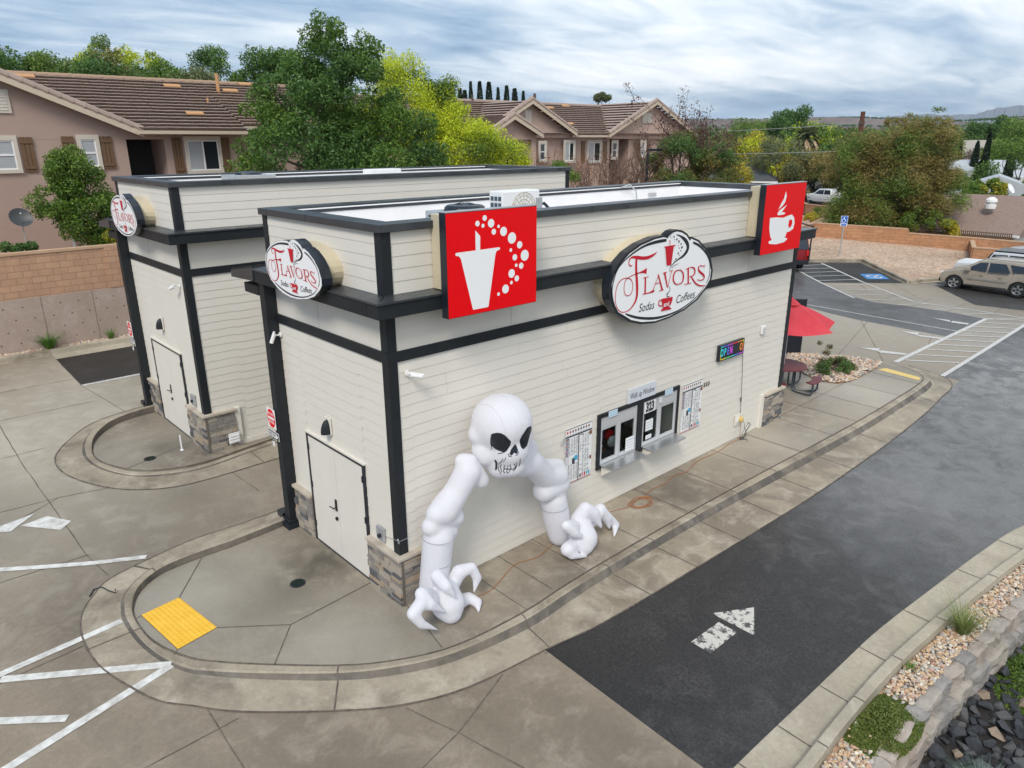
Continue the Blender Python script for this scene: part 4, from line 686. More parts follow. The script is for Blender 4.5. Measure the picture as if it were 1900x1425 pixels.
# ---------------------------------------------------------------- stroke lettering
def stroke(mb,pts,T3,dz=0,smooth=3):
    """flat pen stroke of varying width; pts (x,z,w); T3 maps (x,z,d)->world"""
    P=[Vector((p[0],p[1],p[2])) for p in pts]
    if len(P)>3 and smooth:
        Q=[]
        for i in range(len(P)-1):
            a,b,c,d=P[max(i-1,0)],P[i],P[i+1],P[min(i+2,len(P)-1)]
            for k in range(smooth):
                t=k/smooth; Q.append(.5*((2*b)+(c-a)*t+(2*a-5*b+4*c-d)*t*t+(3*b-a-3*c+d)*t**3))
        Q.append(P[-1]); P=Q
    vs=[];n=len(P)
    for i,p in enumerate(P):
        d=(P[min(i+1,n-1)]-P[max(i-1,0)]); d=Vector((d.x,d.y)); d=d.normalized() if d.length>1e-9 else Vector((1,0)); nn=Vector((-d.y,d.x))*max(p.z,.002)/2
        vs+=[T3(p.x+nn.x,p.y+nn.y,dz),T3(p.x-nn.x,p.y-nn.y,dz)]
    mb.add(vs,[(2*i,2*i+1,2*i+3,2*i+2) for i in range(n-1)])
def disc(mb,x,z,r,T3,dz,n=14,ry=None): mb.poly([T3(x+r*math.cos(2*PI*k/n),z+(ry or r)*math.sin(2*PI*k/n),dz) for k in range(n)])
def logo_sign(name,label,T3,S,depth,boxback,white_rim,T):
    """oval cabinet sign; T3(x,z,d) with d outward from the face; S scales the main design"""
    t=tag(thing(name,T,label,'sign',None)); f=lambda x,z,d:T3(x*S[0],z*S[1],d)
    O=SG_OUT
    cab=MB(); n=len(O); vs=[f(x,z,0) for x,z in O]+[f(x,z,-depth) for x,z in O]
    cab.add(vs,[tuple(range(n)),tuple(range(2*n-1,n-1,-1))]+[(i,(i+1)%n,(i+1)%n+n,i+n) for i in range(n)])
    cab.build('cabinet',m_black,t)
    face=MB(); k=.955 if not white_rim else .992
    face.poly([f(x*k,z*k,.003) for x,z in O]); face.build('face',m_signwhite,t,fixn=False)
    if white_rim:
        pass
    cx_=lambda p:(p[0]*.985,p[1]*.985,p[2])
    art=MB(); 
    for i,s in enumerate(SG_BLK): stroke(art,[(p[0]*(.985 if i>3 else 1),p[1]*(.985 if i>3 else 1),p[2]) for p in s],f,.006+.0004*i)
    for x,z,r in SG_DOT: disc(art,x,z,r*.8,f,.0060)
    art.build('black_artwork',m_black,t,fixn=False)
    art=MB()
    for i,s in enumerate(SG_RED): stroke(art,s,f,.009+.0003*i,smooth=3 if len(s)>3 else 0)
    for p in SG_REDP: art.poly([f(x,z,.0155) for x,z in p])
    art.build('red_lettering',mat('lettering_red',(.55,.0,.018),.45),t,fixn=False)
    tx=MB()
    O0=Vector(f(0,0,0)); XD=(Vector(f(1,0,0))-O0); YD=(Vector(f(0,1,0))-O0); ND=(Vector(T3(0,0,1))-O0)
    for txt,x,z,sz,ang,sh in (('Sodas',-.545,-.515,.20,.0,.25),('Coffees',.71,-.51,.205,.06,.25)):
        c,s_=math.cos(ang),math.sin(ang); text_mesh(tx,txt,O0+XD*x+YD*z+ND*.008,XD*c*1.0+YD*s_,YD*1.15*c-XD*s_,sz,space=1.02,shear=sh)
    tx.build('tagline',m_black,t,fixn=False)
    tx=MB(); text_mesh(tx,'and',O0+XD*.075+YD*(-.555)+ND*.018,XD,YD,.125,bold=.003); tx.build('cup_word',m_white,t,fixn=False)
    bk=MB(); m2=28; rx,rz=(1.52,.72) if boxback==0 else boxback; prof=[]
    a=[T3(rx*S[0]*math.cos(2*PI*k/m2),rz*S[1]*math.sin(2*PI*k/m2),-depth-.001) for k in range(m2)]; b=[T3(rx*S[0]*math.cos(2*PI*k/m2),rz*S[1]*math.sin(2*PI*k/m2),-.449) for k in range(m2)]
    bk.add(a+b,[tuple(range(m2)),tuple(range(2*m2-1,m2-1,-1))]+[(i,(i+1)%m2,(i+1)%m2+m2,i+m2) for i in range(m2)])
    bk.build('mounting_drum',m_tan,t)
    return t
logo_sign('oval_sign','large oval sign reading Flavors Sodas and Coffees above the walk up windows',lambda x,z,d:(5.98+x,-.45-d,4.66+z),(1,1),.17,(1.56,.77),False,(5.98,-.45,4.66))
logo_sign('oval_sign','small oval shop sign over the double doors of the nearer hut',lambda x,z,d:(-.45-d,1.84-x,5.275+z),(.562,.535),.17,(1.38,.70),True,(-.45,1.84,5.275))
logo_sign('oval_sign','small oval shop sign over the double doors of the hut behind',lambda x,z,d:(-.62-d,9.70-x,5.565+z),(.575,.55),.17,(1.38,.70),True,(-.62,9.70,5.565))
def red_sign(name,label,x0,x1,z0,z1,bx0,bx1):
    t=thing(name,((x0+x1)/2,-.45,(z0+z1)/2),label,'sign'); cx,cz=(x0+x1)/2,(z0+z1)/2
    b=MB(); b.box(x0,x1,-.448,-.30,z0,z1); b.build('cabinet',m_black,t,bevel=.005)
    b=MB(); b.box(x0+.008,x1-.008,-.452,-.448,z0+.008,z1-.008); b.build('face',m_red,t)
    b=MB(); b.box(x0-.002,x1+.002,-.455,-.30,z1,z1+.012); b.build('top_flashing',m_galv,t)
    b=MB(); b.box(bx0,bx1,-.30,-.016,5.06,z1-.04); b.build('mounting_box',m_tan,t,bevel=.008)
    return t,lambda x,z,d:(cx+x,-.452-d,cz+z)
t,f=red_sign('cup_sign','square red sign with a white soda cup and straw and a trail of bubbles',.77,2.54,4.67,6.17,.84,2.45)
b=MB(); b.poly([f(x,z,.002) for x,z in CUPW]); b.build('white_cup',m_signwhite,t,fixn=False)
b=MB()
for x,z,r in BUB: disc(b,x,z,r*.93,f,.002,18)
b.build('bubbles',m_signwhite,t,fixn=False)
t,f=red_sign('mug_sign','square red sign with a white steaming coffee mug at the far end of the wall',9.46,11.27,4.68,6.19,9.56,11.15)
b=MB(); b.poly([f(x,z,.002) for x,z in MUG]); b.build('white_mug',m_signwhite,t,fixn=False)
b=MB(); b.poly([f(x,z,.002) for x,z in ST1]); b.poly([f(x,z,.002) for x,z in ST2]); b.build('steam',m_signwhite,t,fixn=False)
b=MB(); b.poly([f(x,z,.004) for x,z in HOLE]); b.build('handle_gap',m_red,t,fixn=False)
# ---------------------------------------------------------------- small things on the walls
YW=-.018
def dotmat(n,c): return mat(n,c,.5)
m_ink=dotmat('ink',(.05,.05,.06)); m_inkg=dotmat('ink_grey',(.35,.36,.38)); m_inkr=dotmat('ink_red',(.5,.03,.04)); m_inkb=dotmat('ink_blue',(.05,.35,.6)); m_inkbr=dotmat('ink_brown',(.2,.07,.03)); m_inkp=dotmat('ink_pink',(.6,.2,.3)); m_inkt=dotmat('ink_teal',(.1,.5,.5))
def menu(x0,x1,label,tilt=0):
    z0,z1=.845,1.985; t=thing('menu_board',((x0+x1)/2,YW,z0),label,'menu'); b=MB(); b.box(x0,x1,YW-.012,YW,z0,z1); b.build('board',m_white,t)
    W=x1-x0; mt=[m_ink,m_inkg,m_inkr,m_inkb,m_inkbr,m_inkp,m_inkt]; b=MB(); y=YW-.0135; rnd=random.Random(7)
    def r(u0,u1,v0,v1,k,dy=0): b.k=k; b.poly([(x0+u0*W,y-dy,z0+v0*(z1-z0)),(x0+u1*W,y-dy,z0+v0*(z1-z0)),(x0+u1*W,y-dy,z0+v1*(z1-z0)),(x0+u0*W,y-dy,z0+v1*(z1-z0))])
    r(0,1,.985,1,0); r(0,1,.840,.868,0); r(.485,.522,0,.845,0); r(0,1,0,.012,2); r(0,.012,0,1,0)
    for i in range(9):
        k=(2,2,4,4,4,0,4,4,4)[i]; u=.08+i*.1; b.k=k; n=8; b.poly([(x0+u*W+.022*math.cos(2*PI*j/n),y-.0003,z0+.935*(z1-z0)+.03*math.sin(2*PI*j/n)) for j in range(n)]); r(u-.03,u+.03,.875,.885,1); r(u-.02,u+.02,.866,.870,1)
    for col in (0,1):
        u0=.03 if col==0 else .55
        r(u0,u0+.12,.815,.83,0)
        for i in range(34):
            v=.80-i*.0225
            if col==0 and (.33<v<.5): 
                r(u0,u0+.12,v,v+.006,1); continue
            if rnd.random()<.08: r(u0,u0+.15,v,v+.008,2 if rnd.random()<.5 else 0); continue
            a=u0+.09; 
            for c in range(4 if col==0 else 3):
                l=rnd.uniform(.05,.085); r(a,a+l,v,v+.010,0 if rnd.random()<.35 else 1); a+=.095
            if i<14 and col==0: r(u0,u0+.045,v-.004,v+.015,(2,0,3,4,5)[i%5]); r(u0+.05,u0+.09,v-.004,v+.015,(4,6,2,0,3)[i%5])
            elif rnd.random()<.4: r(u0,u0+.03,v,v+.009,rnd.choice((2,3,4,0)))
    r(.26,.36,.34,.44,0,.0003); r(.36,.47,.39,.48,3,.0004); r(.31,.37,.33,.38,0,.0006); r(.30,.35,.44,.46,6,.0007)
    for i,k in enumerate((0,5,2,6,3)): u=.56+i*.085; r(u,u+.055,.03,.10,k,.0003)
    r(.9,1,.76,.83,4,.0004); r(.93,1,.3,.37,4,.0003)
    b.build('print',mt,t,fixn=False)
    return t
menu(3.74,4.49,'printed menu board on the wall left of the serving windows, above the inflatable arm'); menu(7.49,8.28,'printed menu board on the wall right of the serving windows')
t=thing('walk_up_sign',(6.02,YW,2.05),'pale sign reading Walk up Window above the serving windows','sign'); b=MB(); b.box(5.56,6.48,YW-.03,YW,2.05,2.35); b.build('panel',mat('pale_panel',(.62,.65,.70),.4),t); b=MB(); text_mesh(b,'Walk up Window',(6.02,YW-.032,2.19),(.82,0,0),(0,0,1.35),.135); b.build('lettering',m_black,t,fixn=False)
t=thing('number_sign',(6.28,-.06,1.75),'white placard with black 323 at the top of the right serving window','sign'); b=MB(); b.box(6.10,6.47,-.064,-.052,1.70,1.94); b.build('placard',m_white,t); b=MB(); text_mesh(b,'323',(6.285,-.066,1.82),(.85,0,0),(0,0,1.25),.22,bold=.012); b.build('digits',m_black,t,fixn=False)
t=thing('house_number',(8.46,YW,1.75),'small black 323 house number right of the far menu board','sign'); b=MB()
for i,ch in enumerate('323'): text_mesh(b,ch,(8.37+i*.09,YW-.004,1.80),(1,0,0),(0,0,1.2),.11,bold=.006)
b.build('digits',m_black,t,fixn=False)
def paper(name,x0,x1,z0,z1,y,label,m1,lines,cat='notice'):
    t=thing(name,((x0+x1)/2,y,z0),label,cat); b=MB(); b.box(x0,x1,y-.003,y,z0,z1); b.build('sheet',m1,t); b=MB(); rnd=random.Random(int(x0*100))
    for i in range(lines):
        z=z1-(i+1)*(z1-z0)/(lines+1); x=x0+.02
        while x<x1-.04: l=rnd.uniform(.02,.05); b.k=i%2; b.poly([(x,y-.0042,z-.006),(x+l,y-.0042,z-.006),(x+l,y-.0042,z+.006),(x,y-.0042,z+.006)]); x+=l+.012
    b.build('writing',[m_inkb,m_inkg],t,fixn=False)
pw=m_white; pb=mat('pale_blue_paper',(.60,.74,.82),.6)
paper('paper_notice',4.95,5.22,1.92,2.05,-.055,'pale blue paper strip taped over the top of the left serving window',pb,3)
paper('paper_notice',6.80,7.08,1.93,2.06,-.055,'pale blue paper strip taped over the top of the right serving window',pb,3)
paper('paper_notice',5.55,5.83,1.0,1.30,-.038,'white sheet with a teal picture taped low inside the left serving window',pw,4)
paper('paper_notice',6.20,6.45,1.27,1.52,-.038,'picture card taped to the left pane of the right serving window',pw,3)
paper('paper_notice',6.22,6.42,1.08,1.17,-.038,'small rounded white sticker on the left pane of the right serving window',pw,1)
paper('paper_notice',6.60,6.70,1.82,1.93,-.055,'tiny red and white sticker beside the 323 placard',pw,2)
# LED sign with rainbow border and letters
t=thing('led_sign',(9.31,-.06,2.28),'black LED scroll sign lit with rainbow OPEN lettering on the long wall','sign'); b=MB(); b.box(8.78,9.84,-.09,YW,2.28,2.66); b.build('housing',m_black,t,bevel=.004)
RB=[(1,.05,.1),(1,.35,.02),(.9,.8,.05),(.1,.9,.15),(.05,.7,.9),(.15,.2,1),(.8,.1,.9)]; rm=[mat('led_'+n,(0,0,0),.5,emit=(*c,.6)) for n,c in zip(('red','orange','yellow','green','cyan','blue','magenta'),RB)]
b=MB(); per=[]; 
for i in range(26): per.append((8.82+i*.0377,8.82+(i+1)*.0377-.004,2.61,2.63)); per.append((8.82+i*.0377,8.82+(i+1)*.0377-.004,2.31,2.33))
for i in range(8): per.append((8.82,8.84,2.335+i*.034,2.335+(i+1)*.034-.004)); per.append((9.78,9.80,2.335+i*.034,2.335+(i+1)*.034-.004))
for i,(a,c,z0,z1) in enumerate(per): b.k=int((a*5+z0*9))%7; b.poly([(a,-.0925,z0),(c,-.0925,z0),(c,-.0925,z1),(a,-.0925,z1)])
b.build('light_border',rm,t,fixn=False)
for ch,x,k in (('O',8.88,4),('P',9.01,4),('E',9.14,5),('N',9.27,6),('O',9.70,1)):
    b=MB(); text_mesh(b,ch,(x,-.0925,2.47),(.72,0,0),(0,0,1.2),.21,bold=.004); b.build('letter',rm[k],t,fixn=False)
t=thing('hanging_cord',(9.96,YW,2.28),'thin black cord hanging from the lit LED sign down to the wall outlet','cord'); b=MB(); b.tube([(9.82,-.03,2.32),(9.93,-.03,2.25),(9.99,-.03,1.8),(10.06,-.035,1.1),(10.1,-.04,.6)],.006,5); b.tube([(10.05,-.035,1.09),(10.06,-.035,.98)],.016,6)
rnd=random.Random(3)
for k in range(4): b.tube([(10.1+rnd.uniform(-.16,.16)*math.sin(i*.9+k),-.12-.10*math.sin(i*.5+k)-.05*k,max(.015,.5-.09*i*(1+.2*k))) for i in range(9)],.006,5)
b.build('cord',m_black,t)
t=thing('wall_outlet',(10.0,YW,.5),'weather outlet with a yellow timer plug low on the long wall','outlet'); b=MB(); b.box(9.86,10.16,YW-.03,YW,.38,.66); b.build('plate',m_siding,t,bevel=.01); b=MB(); b.lathe((10.06,YW-.03,.52),[(.07,0),(.075,-.06),(.05,-.09)],14,'y'); b.build('timer',mat('timer_yellow',(.6,.42,.12),.5),t); b=MB(); b.box(9.9,10.0,YW-.05,YW-.03,.47,.60); b.build('plug',m_white,t)
t=thing('wall_box',(10.77,YW,2.6),'small white louvred box high on the long wall near its far end','box'); b=MB(); b.box(10.69,10.86,YW-.05,YW,2.59,2.78); b.build('case',m_white,t,bevel=.006); b=MB()
for i in range(4): b.box(10.71,10.84,YW-.056,YW-.05,2.62+i*.035,2.63+i*.035)
b.build('louvres',m_inkg,t)
# orange extension cord on the walk
t=thing('extension_cord',(5.5,-.3,.01),'orange extension cord lying along the foot of the long wall','cord'); b=MB()
path=[(10.1,-.06,.4),(10.0,-.12,.05),(9.6,-.1,.012),(8.9,-.18,.012),(8.2,-.14,.012),(7.5,-.30,.012),(7.1,-.22,.012),(6.7,-.33,.012),(6.2,-.30,.012),(5.8,-.42,.012)]
rnd=random.Random(9); 
for k in range(18): a=k*1.25; path.append((5.55+.28*math.cos(a)*(1+.3*math.sin(k*2.1)),-.52+.17*math.sin(a)*(1+.3*math.cos(k*1.7)),.012+.003*k/3))
path+=[(5.2,-.45,.012),(4.6,-.28,.012),(4.0,-.25,.012),(3.4,-.3,.012),(2.6,-.52,.012),(2.1,-.42,.012),(1.6,-.60,.012),(1.2,-.72,.012),(.8,-.65,.012),(.5,-.6,.012)]
b.tube([r[0] for r in resample([[p] for p in path],4)],.0065,6,cap=True); b.build('cord',mat('orange_rubber',(.34,.13,.05),.6),t)
def sec_cam(loc,dirv,label,axis):
    t=thing('security_camera',loc,label,'camera'); L=Vector(loc); D=Vector(dirv).normalized(); nrm=Vector((0,-1,0)) if axis=='y' else Vector((-1,0,0))
    b=MB(); b.tube([L,L+nrm*.025],.045,12); b.tube([L+nrm*.02,L+nrm*.10,L+nrm*.13+D*.02],.014,6); b.build('mount',m_white,t)
    b=MB(); c=L+nrm*.14; b.tube([c-D*.04,c+D*.14],.034,12); b.tube([c-D*.05+Vector((0,0,.03)),c+D*.17+Vector((0,0,.03))],.02,6); b.build('body',m_white,t)
    b=MB(); b.tube([c+D*.141,c+D*.145],.024,12); b.build('lens',m_black,t)
sec_cam((.30,YW,3.86),(.9,-.35,-.25),'white security camera on the long wall just right of the near corner','y')
sec_cam((YW,3.45,3.85),(-.3,.2,-.9),'white security camera on the door wall of the nearer hut beside the dark post','x')
sec_cam((-.17+YW,7.95,4.12),(-.25,.8,-.35),'white security camera on the door wall of the hut behind','x')
def wall_lamp(x,y,z,label):
    t=thing('wall_lamp',(x,y,z),label,'lamp'); b=MB(); b.box(x-.03,x,y-.08,y+.10,z-.14,z+.16); b.build('back_plate',m_siding,t,bevel=.005)
    b=MB(); vs=[]; n=10
    for i in range(n+1):
        a=i/n; 
        for k in range(n+1):
            u=PI*k/n; h=a*.25; r=.085*math.sin(min(1,(1-a)*1.25+.1)*PI/2)**.6 if a<1 else 0; vs.append((x-.03-math.sin(u)*.13*(1-a**2)**.5,y+.01-math.cos(u)*.085*(1-a**2.2)**.5,z-.12+h))
    b.add(vs,[(i*(n+1)+k,i*(n+1)+k+1,(i+1)*(n+1)+k+1,(i+1)*(n+1)+k) for i in range(n) for k in range(n)]+[tuple(range(n+1))]); b.build('shade',m_trim,t,smooth=False)
    b=MB(); b.box(x-.12,x-.035,y-.05,y+.06,z-.135,z-.12); b.build('lens',m_white,t)
wall_lamp(YW,1.94,2.53,'dark half dome wall lamp above the double doors of the nearer hut'); wall_lamp(-.17+YW,9.62,2.98,'dark half dome wall lamp above the double doors of the hut behind')
def ebox(x,y,z,w_,h,label,cat='box'):
    t=thing('utility_box',(x,y,z),label,cat); b=MB(); b.box(x-.05,x,y-w_/2,y+w_/2,z,z+h); b.build('case',m_galv,t,bevel=.006); b=MB(); b.lathe((x-.05,y-.02,z+h*.45),[(.035,0),(.035,-.04)],10,'x'); b.build('knob',m_black,t)
ebox(YW,.47,.98,.20,.24,'grey metal hose box on the door wall of the nearer hut above the stone'); ebox(-.17+YW,8.16,1.28,.22,.26,'grey metal box on the door wall of the hut behind above the stone')
t=thing('dryer_vent',(.4,7.51,.5),'square white vent cover on the stone base of the hut behind','vent'); b=MB(); b.box(.24,.50,7.47,7.50,.36,.62); b.build('cover',m_white,t,bevel=.006); b=MB()
for i in range(3): b.box(.27,.47,7.455,7.47,.40+i*.07,.42+i*.07)
b.build('flaps',m_white,t)
t=thing('marker_stake',(-.9,8.35,.25),'short white stake standing on the walk beside the doors of the hut behind','stake'); b=MB(); b.tube([(-.62,8.2,.25),(-.62,8.2,.62)],.02,8); b.build('stake',m_white,t); b=MB(); b.lathe((-.62,8.2,.25),[(.045,0),(.03,.02)],10); b.build('foot',m_white,t)
# traffic signs fixed to the posts
def post_signs(x,y,z,sfx):
    t=thing('do_not_enter_sign',(x,y,z),'red and white Do Not Enter sign fixed to the post of '+sfx,'sign'); b=MB(); s=.17; zc=z+.20
    b.box(x-.008,x,y-s,y+s,zc-s*1.15,zc+s*1.15); b.build('plate',m_white,t,bevel=.003); b=MB(); n=24; b.poly([(x-.0095,y+s*.93*math.cos(2*PI*k/n),zc+s*1.08*math.sin(2*PI*k/n)) for k in range(n)]); b.build('disc',m_red,t,fixn=False)
    b=MB(); b.poly([(x-.011,y-s*.75,zc-.025),(x-.011,y+s*.75,zc-.025),(x-.011,y+s*.75,zc+.03),(x-.011,y-s*.75,zc+.03)]); text_mesh(b,'DO NOT',(x-.011,y,zc+.085),(0,-1,0),(0,0,1),.07,bold=.002); text_mesh(b,'ENTER',(x-.011,y,zc-.08),(0,-1,0),(0,0,1),.07,bold=.002); b.build('bar_and_words',m_white,t,fixn=False)
    t=thing('one_way_sign',(x,y,z-.08),'black and white One Way arrow sign on the post of '+sfx,'sign'); b=MB(); y1,y2=y+.20,y-.24; z1=z-.13; b.box(x-.006,x,y2,y1,z1-.08,z1+.08); b.build('plate',m_white,t,bevel=.003)
    b=MB(); b.poly([(x-.008,y1-.01,z1-.07),(x-.008,y2+.01,z1-.07),(x-.008,y2+.01,z1+.07),(x-.008,y1-.01,z1+.07)]); b.build('field',m_black,t,fixn=False)
    b=MB(); b.poly([(x-.0095,y1-.015,z1+.045),(x-.0095,y1-.015,z1-.045),(x-.0095,y2+.12,z1-.045),(x-.0095,y2+.12,z1-.065),(x-.0095,y2+.015,z1),(x-.0095,y2+.12,z1+.065),(x-.0095,y2+.12,z1+.045)]); b.build('arrow',m_white,t,fixn=False)
    b=MB(); text_mesh(b,'ONE WAY',(x-.011,y+.03,z1),(0,-1,0),(0,0,1),.068,bold=.002); b.build('words',m_black,t,fixn=False)
    t=thing('small_plate',(x,y+.03,z-.36),'tiny white plate below the One Way sign on the post of '+sfx,'sign'); b=MB(); b.box(x-.005,x,y-.02,y+.07,z-.37,z-.24); b.build('plate',m_white,t); b=MB(); b.box(x-.0065,x-.005,y-.02,y+.07,z-.27,z-.24); b.build('bar',m_black,t)
post_signs(-.245,3.75,2.02,'the nearer hut'); post_signs(-.415,11.65,2.30,'the hut behind')
# drains
def drain(x,y,z,label):
    t=thing('floor_drain',(x,y,z),label,'drain'); b=MB(); b.lathe((x,y,z),[(.13,.001),(.13,.008),(.11,.009)],24); b.build('ring',m_black,t); b=MB()
    for i in range(7): b.box(x-.09,x+.09,y-.085+i*.026,y-.072+i*.026,z+.009,z+.013)
    b.build('grate',mat('grate_iron',(.03,.05,.035),.5,.6),t)
drain(-1.0,1.68,0,'round black drain grate in front of the doors of the nearer hut'); drain(-1.34,8.19,.25,'round drain grate in front of the doors of the hut behind')
t=thing('dropped_cord',(-3.1,3.4,.06),'short black cord lying over the kerb of the near island','cord'); b=MB(); b.tube([(-3.72,3.56,.075),(-3.62,3.72,.08),(-3.5,3.7,.08),(-3.45,3.5,.085),(-3.38,3.35,.09),(-3.36,3.45,.1)],.010,5); b.build('cord',m_black,t)
# ---------------------------------------------------------------- roof plant
t=thing('condenser_unit',(2.45,1.2,5.46),'square grey rooftop condenser with a black fan guard on the nearer hut','air conditioner'); b=MB(); b.box(1.95,2.95,.75,1.65,5.46,6.0)
b.build('cabinet',m_galv,t,bevel=.01); b=MB()
for i in range(8): b.box(2.0,2.42,.742,.75,5.52+i*.055,5.55+i*.055); b.box(2.5,2.9,.742,.75,5.52+i*.055,5.55+i*.055); b.box(1.942,1.95,.85,1.55,5.52+i*.055,5.55+i*.055)
b.build('louvres',m_trim,t); b=MB(); b.lathe((2.45,1.2,6.0),[(.36,0),(.34,.05),(.30,.09),(.1,.11),(.05,.12)],24); 
for k in range(12): a=2*PI*k/12; b.tube([(2.45+.08*math.cos(a),1.2+.08*math.sin(a),6.125),(2.45+.35*math.cos(a),1.2+.35*math.sin(a),6.06)],.006,4)
b.build('fan_guard',m_black,t)
t=thing('split_air_unit',(3.64,1.2,5.46),'white split air conditioner with a round fan grille on the roof of the nearer hut','air conditioner'); b=MB(); b.box(3.17,4.08,1.05,1.40,5.62,6.28); b.build('case',m_white,t,bevel=.02)
b=MB(); c=(3.68,1.045,5.96); 
for r in (.10,.17,.24,.29): b.tube([(c[0]+r*math.cos(2*PI*k/24),c[1],c[2]+r*math.sin(2*PI*k/24)) for k in range(24)],.006,4,closed=True)
for k in range(16): a=2*PI*k/16; b.tube([(c[0]+.03*math.cos(a),c[1],c[2]+.03*math.sin(a)),(c[0]+.29*math.cos(a),c[1],c[2]+.29*math.sin(a))],.005,4)
b.build('fan_grille',mat('grille_cream',(.55,.5,.38),.5),t); b=MB(); b.lathe((3.68,1.052,5.96),[(.285,0),(.285,.01)],24,'y'); b.build('fan_opening',mat('fan_shadow',(.22,.20,.17),.7),t)
b=MB()
for i in range(5):
    for j in range(3): b.box(3.160,3.17,1.08+j*.1,1.15+j*.1,5.68+i*.11,5.75+i*.11)
b.build('side_grille',mat('coil_blue',(.06,.09,.12),.5),t); b=MB(); b.box(3.2,3.3,1.1,1.35,5.46,5.62); b.box(3.95,4.05,1.1,1.35,5.46,5.62); build_split(b,'foot',m_galv,t); b=MB(); b.box(3.98,4.10,1.0,1.05,5.92,6.14); b.build('side_cover',m_galv,t)
t=thing('refrigerant_lines',(4.2,1.1,5.6),'black insulated pipes curving out of the white rooftop unit','pipes'); b=MB(); b.tube([(4.08,1.15,6.0),(4.25,1.1,6.02),(4.42,1.05,5.85),(4.5,1.0,5.47)],.03,8); b.tube([(4.08,1.22,5.9),(4.3,1.2,5.9),(4.42,1.2,5.7),(4.45,1.2,5.47)],.025,8); b.build('pipes',m_black,t)
t=thing('condenser_unit',(2.3,9.6,5.75),'grey boxy rooftop unit at the left on the roof of the hut behind','air conditioner'); b=MB(); b.box(1.75,2.75,8.9,9.8,5.75,6.36); b.build('cabinet',m_galv,t,bevel=.01); b=MB(); b.box(1.8,2.2,8.89,8.9,5.8,6.3); b.box(2.3,2.7,8.89,8.9,5.8,6.3); b.build('louvres',m_fascia,t); b=MB(); b.lathe((2.25,9.35,6.36),[(.32,0),(.30,.05),(.1,.08)],20); b.build('fan_guard',m_black,t)
t=thing('split_air_unit',(6.0,9.4,5.75),'low white roof unit in the middle of the roof of the hut behind','air conditioner'); b=MB(); b.box(5.5,6.5,9.0,9.4,5.75,6.40); b.build('case',m_white,t,bevel=.02); b=MB()
for i in range(6): b.box(5.8,6.3,8.985,9.0,5.85+i*.08,5.88+i*.08)
b.build('louvres',m_inkg,t)
t=thing('conduit',(10.3,3.2,5.5),'thin grey conduit bent over the inner parapet of the nearer hut','pipe'); b=MB(); b.tube([(9.2,3.36,5.99),(9.5,3.3,6.06),(9.7,3.25,5.9),(9.72,3.2,5.5)],.02,6); b.box(10.4,10.7,3.35,3.385,5.72,5.80); b.build('conduit',m_galv,t)
# ================================================================ INFLATABLE SKELETON ARCH
def capsule(mb,a,b,ra,rb,n=14):
    a=Vector(a);b=Vector(b); d=(b-a); L=d.length; d=d.normalized() if L>1e-6 else Vector((0,0,1))
    prof=[]; pts=[]; K=5
    for i in range(K+1): t=-PI/2+PI/2*i/K; pts.append((a+d*ra*math.sin(t),max(ra*math.cos(t),.003)))
    for i in range(K+1): t=PI/2*i/K; pts.append((b+d*rb*math.sin(t),max(rb*math.cos(t),.003)))
    mb.tube([p[0] for p in pts],[p[1] for p in pts],n)
def blob_mesh(chains,extra=(),vox=.03,smooth=6):
    mb=MB()
    for ch in chains:
        if len(ch)==1: x,y,z,r=ch[0]; mb.lathe((x,y,z),[(max(r*math.cos(t),.004),r*math.sin(t)) for t in [(-PI/2+PI*i/14) for i in range(15)]],20)
        for p,q in zip(ch,ch[1:]): capsule(mb,p[:3],q[:3],p[3],q[3])
    for (x,y,z,rx,ry,rz) in extra:
        vs=[];fs=[];n=20;mm=12
        base=len(mb.v); mb.lathe((0,0,0),[(max(math.cos(t),.004),math.sin(t)) for t in [(-PI/2+PI*i/mm) for i in range(mm+1)]],n)
        for i in range(base,len(mb.v)): a=mb.v[i]; mb.v[i]=(x+a[0]*rx,y+a[1]*ry,z+a[2]*rz)
    me=bpy.data.meshes.new('tmp'); me.from_pydata(mb.v,[],mb.f); me.update(); bm=bmesh.new(); bm.from_mesh(me); bmesh.ops.recalc_face_normals(bm,faces=bm.faces); bm.to_mesh(me); bm.free()
    o=bpy.data.objects.new('tmp',me); COL.objects.link(o); md=o.modifiers.new('r','REMESH'); md.mode='VOXEL'; md.voxel_size=vox; s=o.modifiers.new('s','SMOOTH'); s.iterations=smooth; s.factor=.5
    bpy.context.view_layer.update(); r=bpy.data.meshes.new_from_object(o.evaluated_get(bpy.context.evaluated_depsgraph_get())); bpy.data.objects.remove(o); bpy.data.meshes.remove(me); return r
def add_mesh(name,me,m,parent):
    off=world_loc(parent); me.transform(Matrix.Translation(-off)); me.materials.clear(); me.materials.append(m); me.polygons.foreach_set('use_smooth',[True]*len(me.polygons)); me.name=name
    o=bpy.data.objects.new(name,me); COL.objects.link(o); o.parent=parent; return o
sk=thing('inflatable_skeleton_arch',(1.75,-.5,0),'white inflatable skull on two bone arms leaning on the long wall','inflatable')
hm=blob_mesh(BL_head,[(1.70,-.54,2.86,.50,.50,.46),(1.72,-.60,2.45,.36,.42,.36),(1.72,-.62,2.16,.27,.34,.22)],.03,8)
hv=[tuple(v.co) for v in hm.vertices]; hf=[tuple(p.vertices) for p in hm.polygons]; bvh=BVHTree.FromPolygons(hv,hf)
FD=Vector((.625,.68,-.385)).normalized()
def onhead(x,z,d=.006):
    p=Vector((x,-.95,z))                       # the face is turned a little toward the drive
    h=bvh.ray_cast(p-FD*2,FD)
    if h[0] is None: h=bvh.find_nearest(p)
    return h[0]+(h[1] if h[1].dot(FD)<0 else -h[1])*d
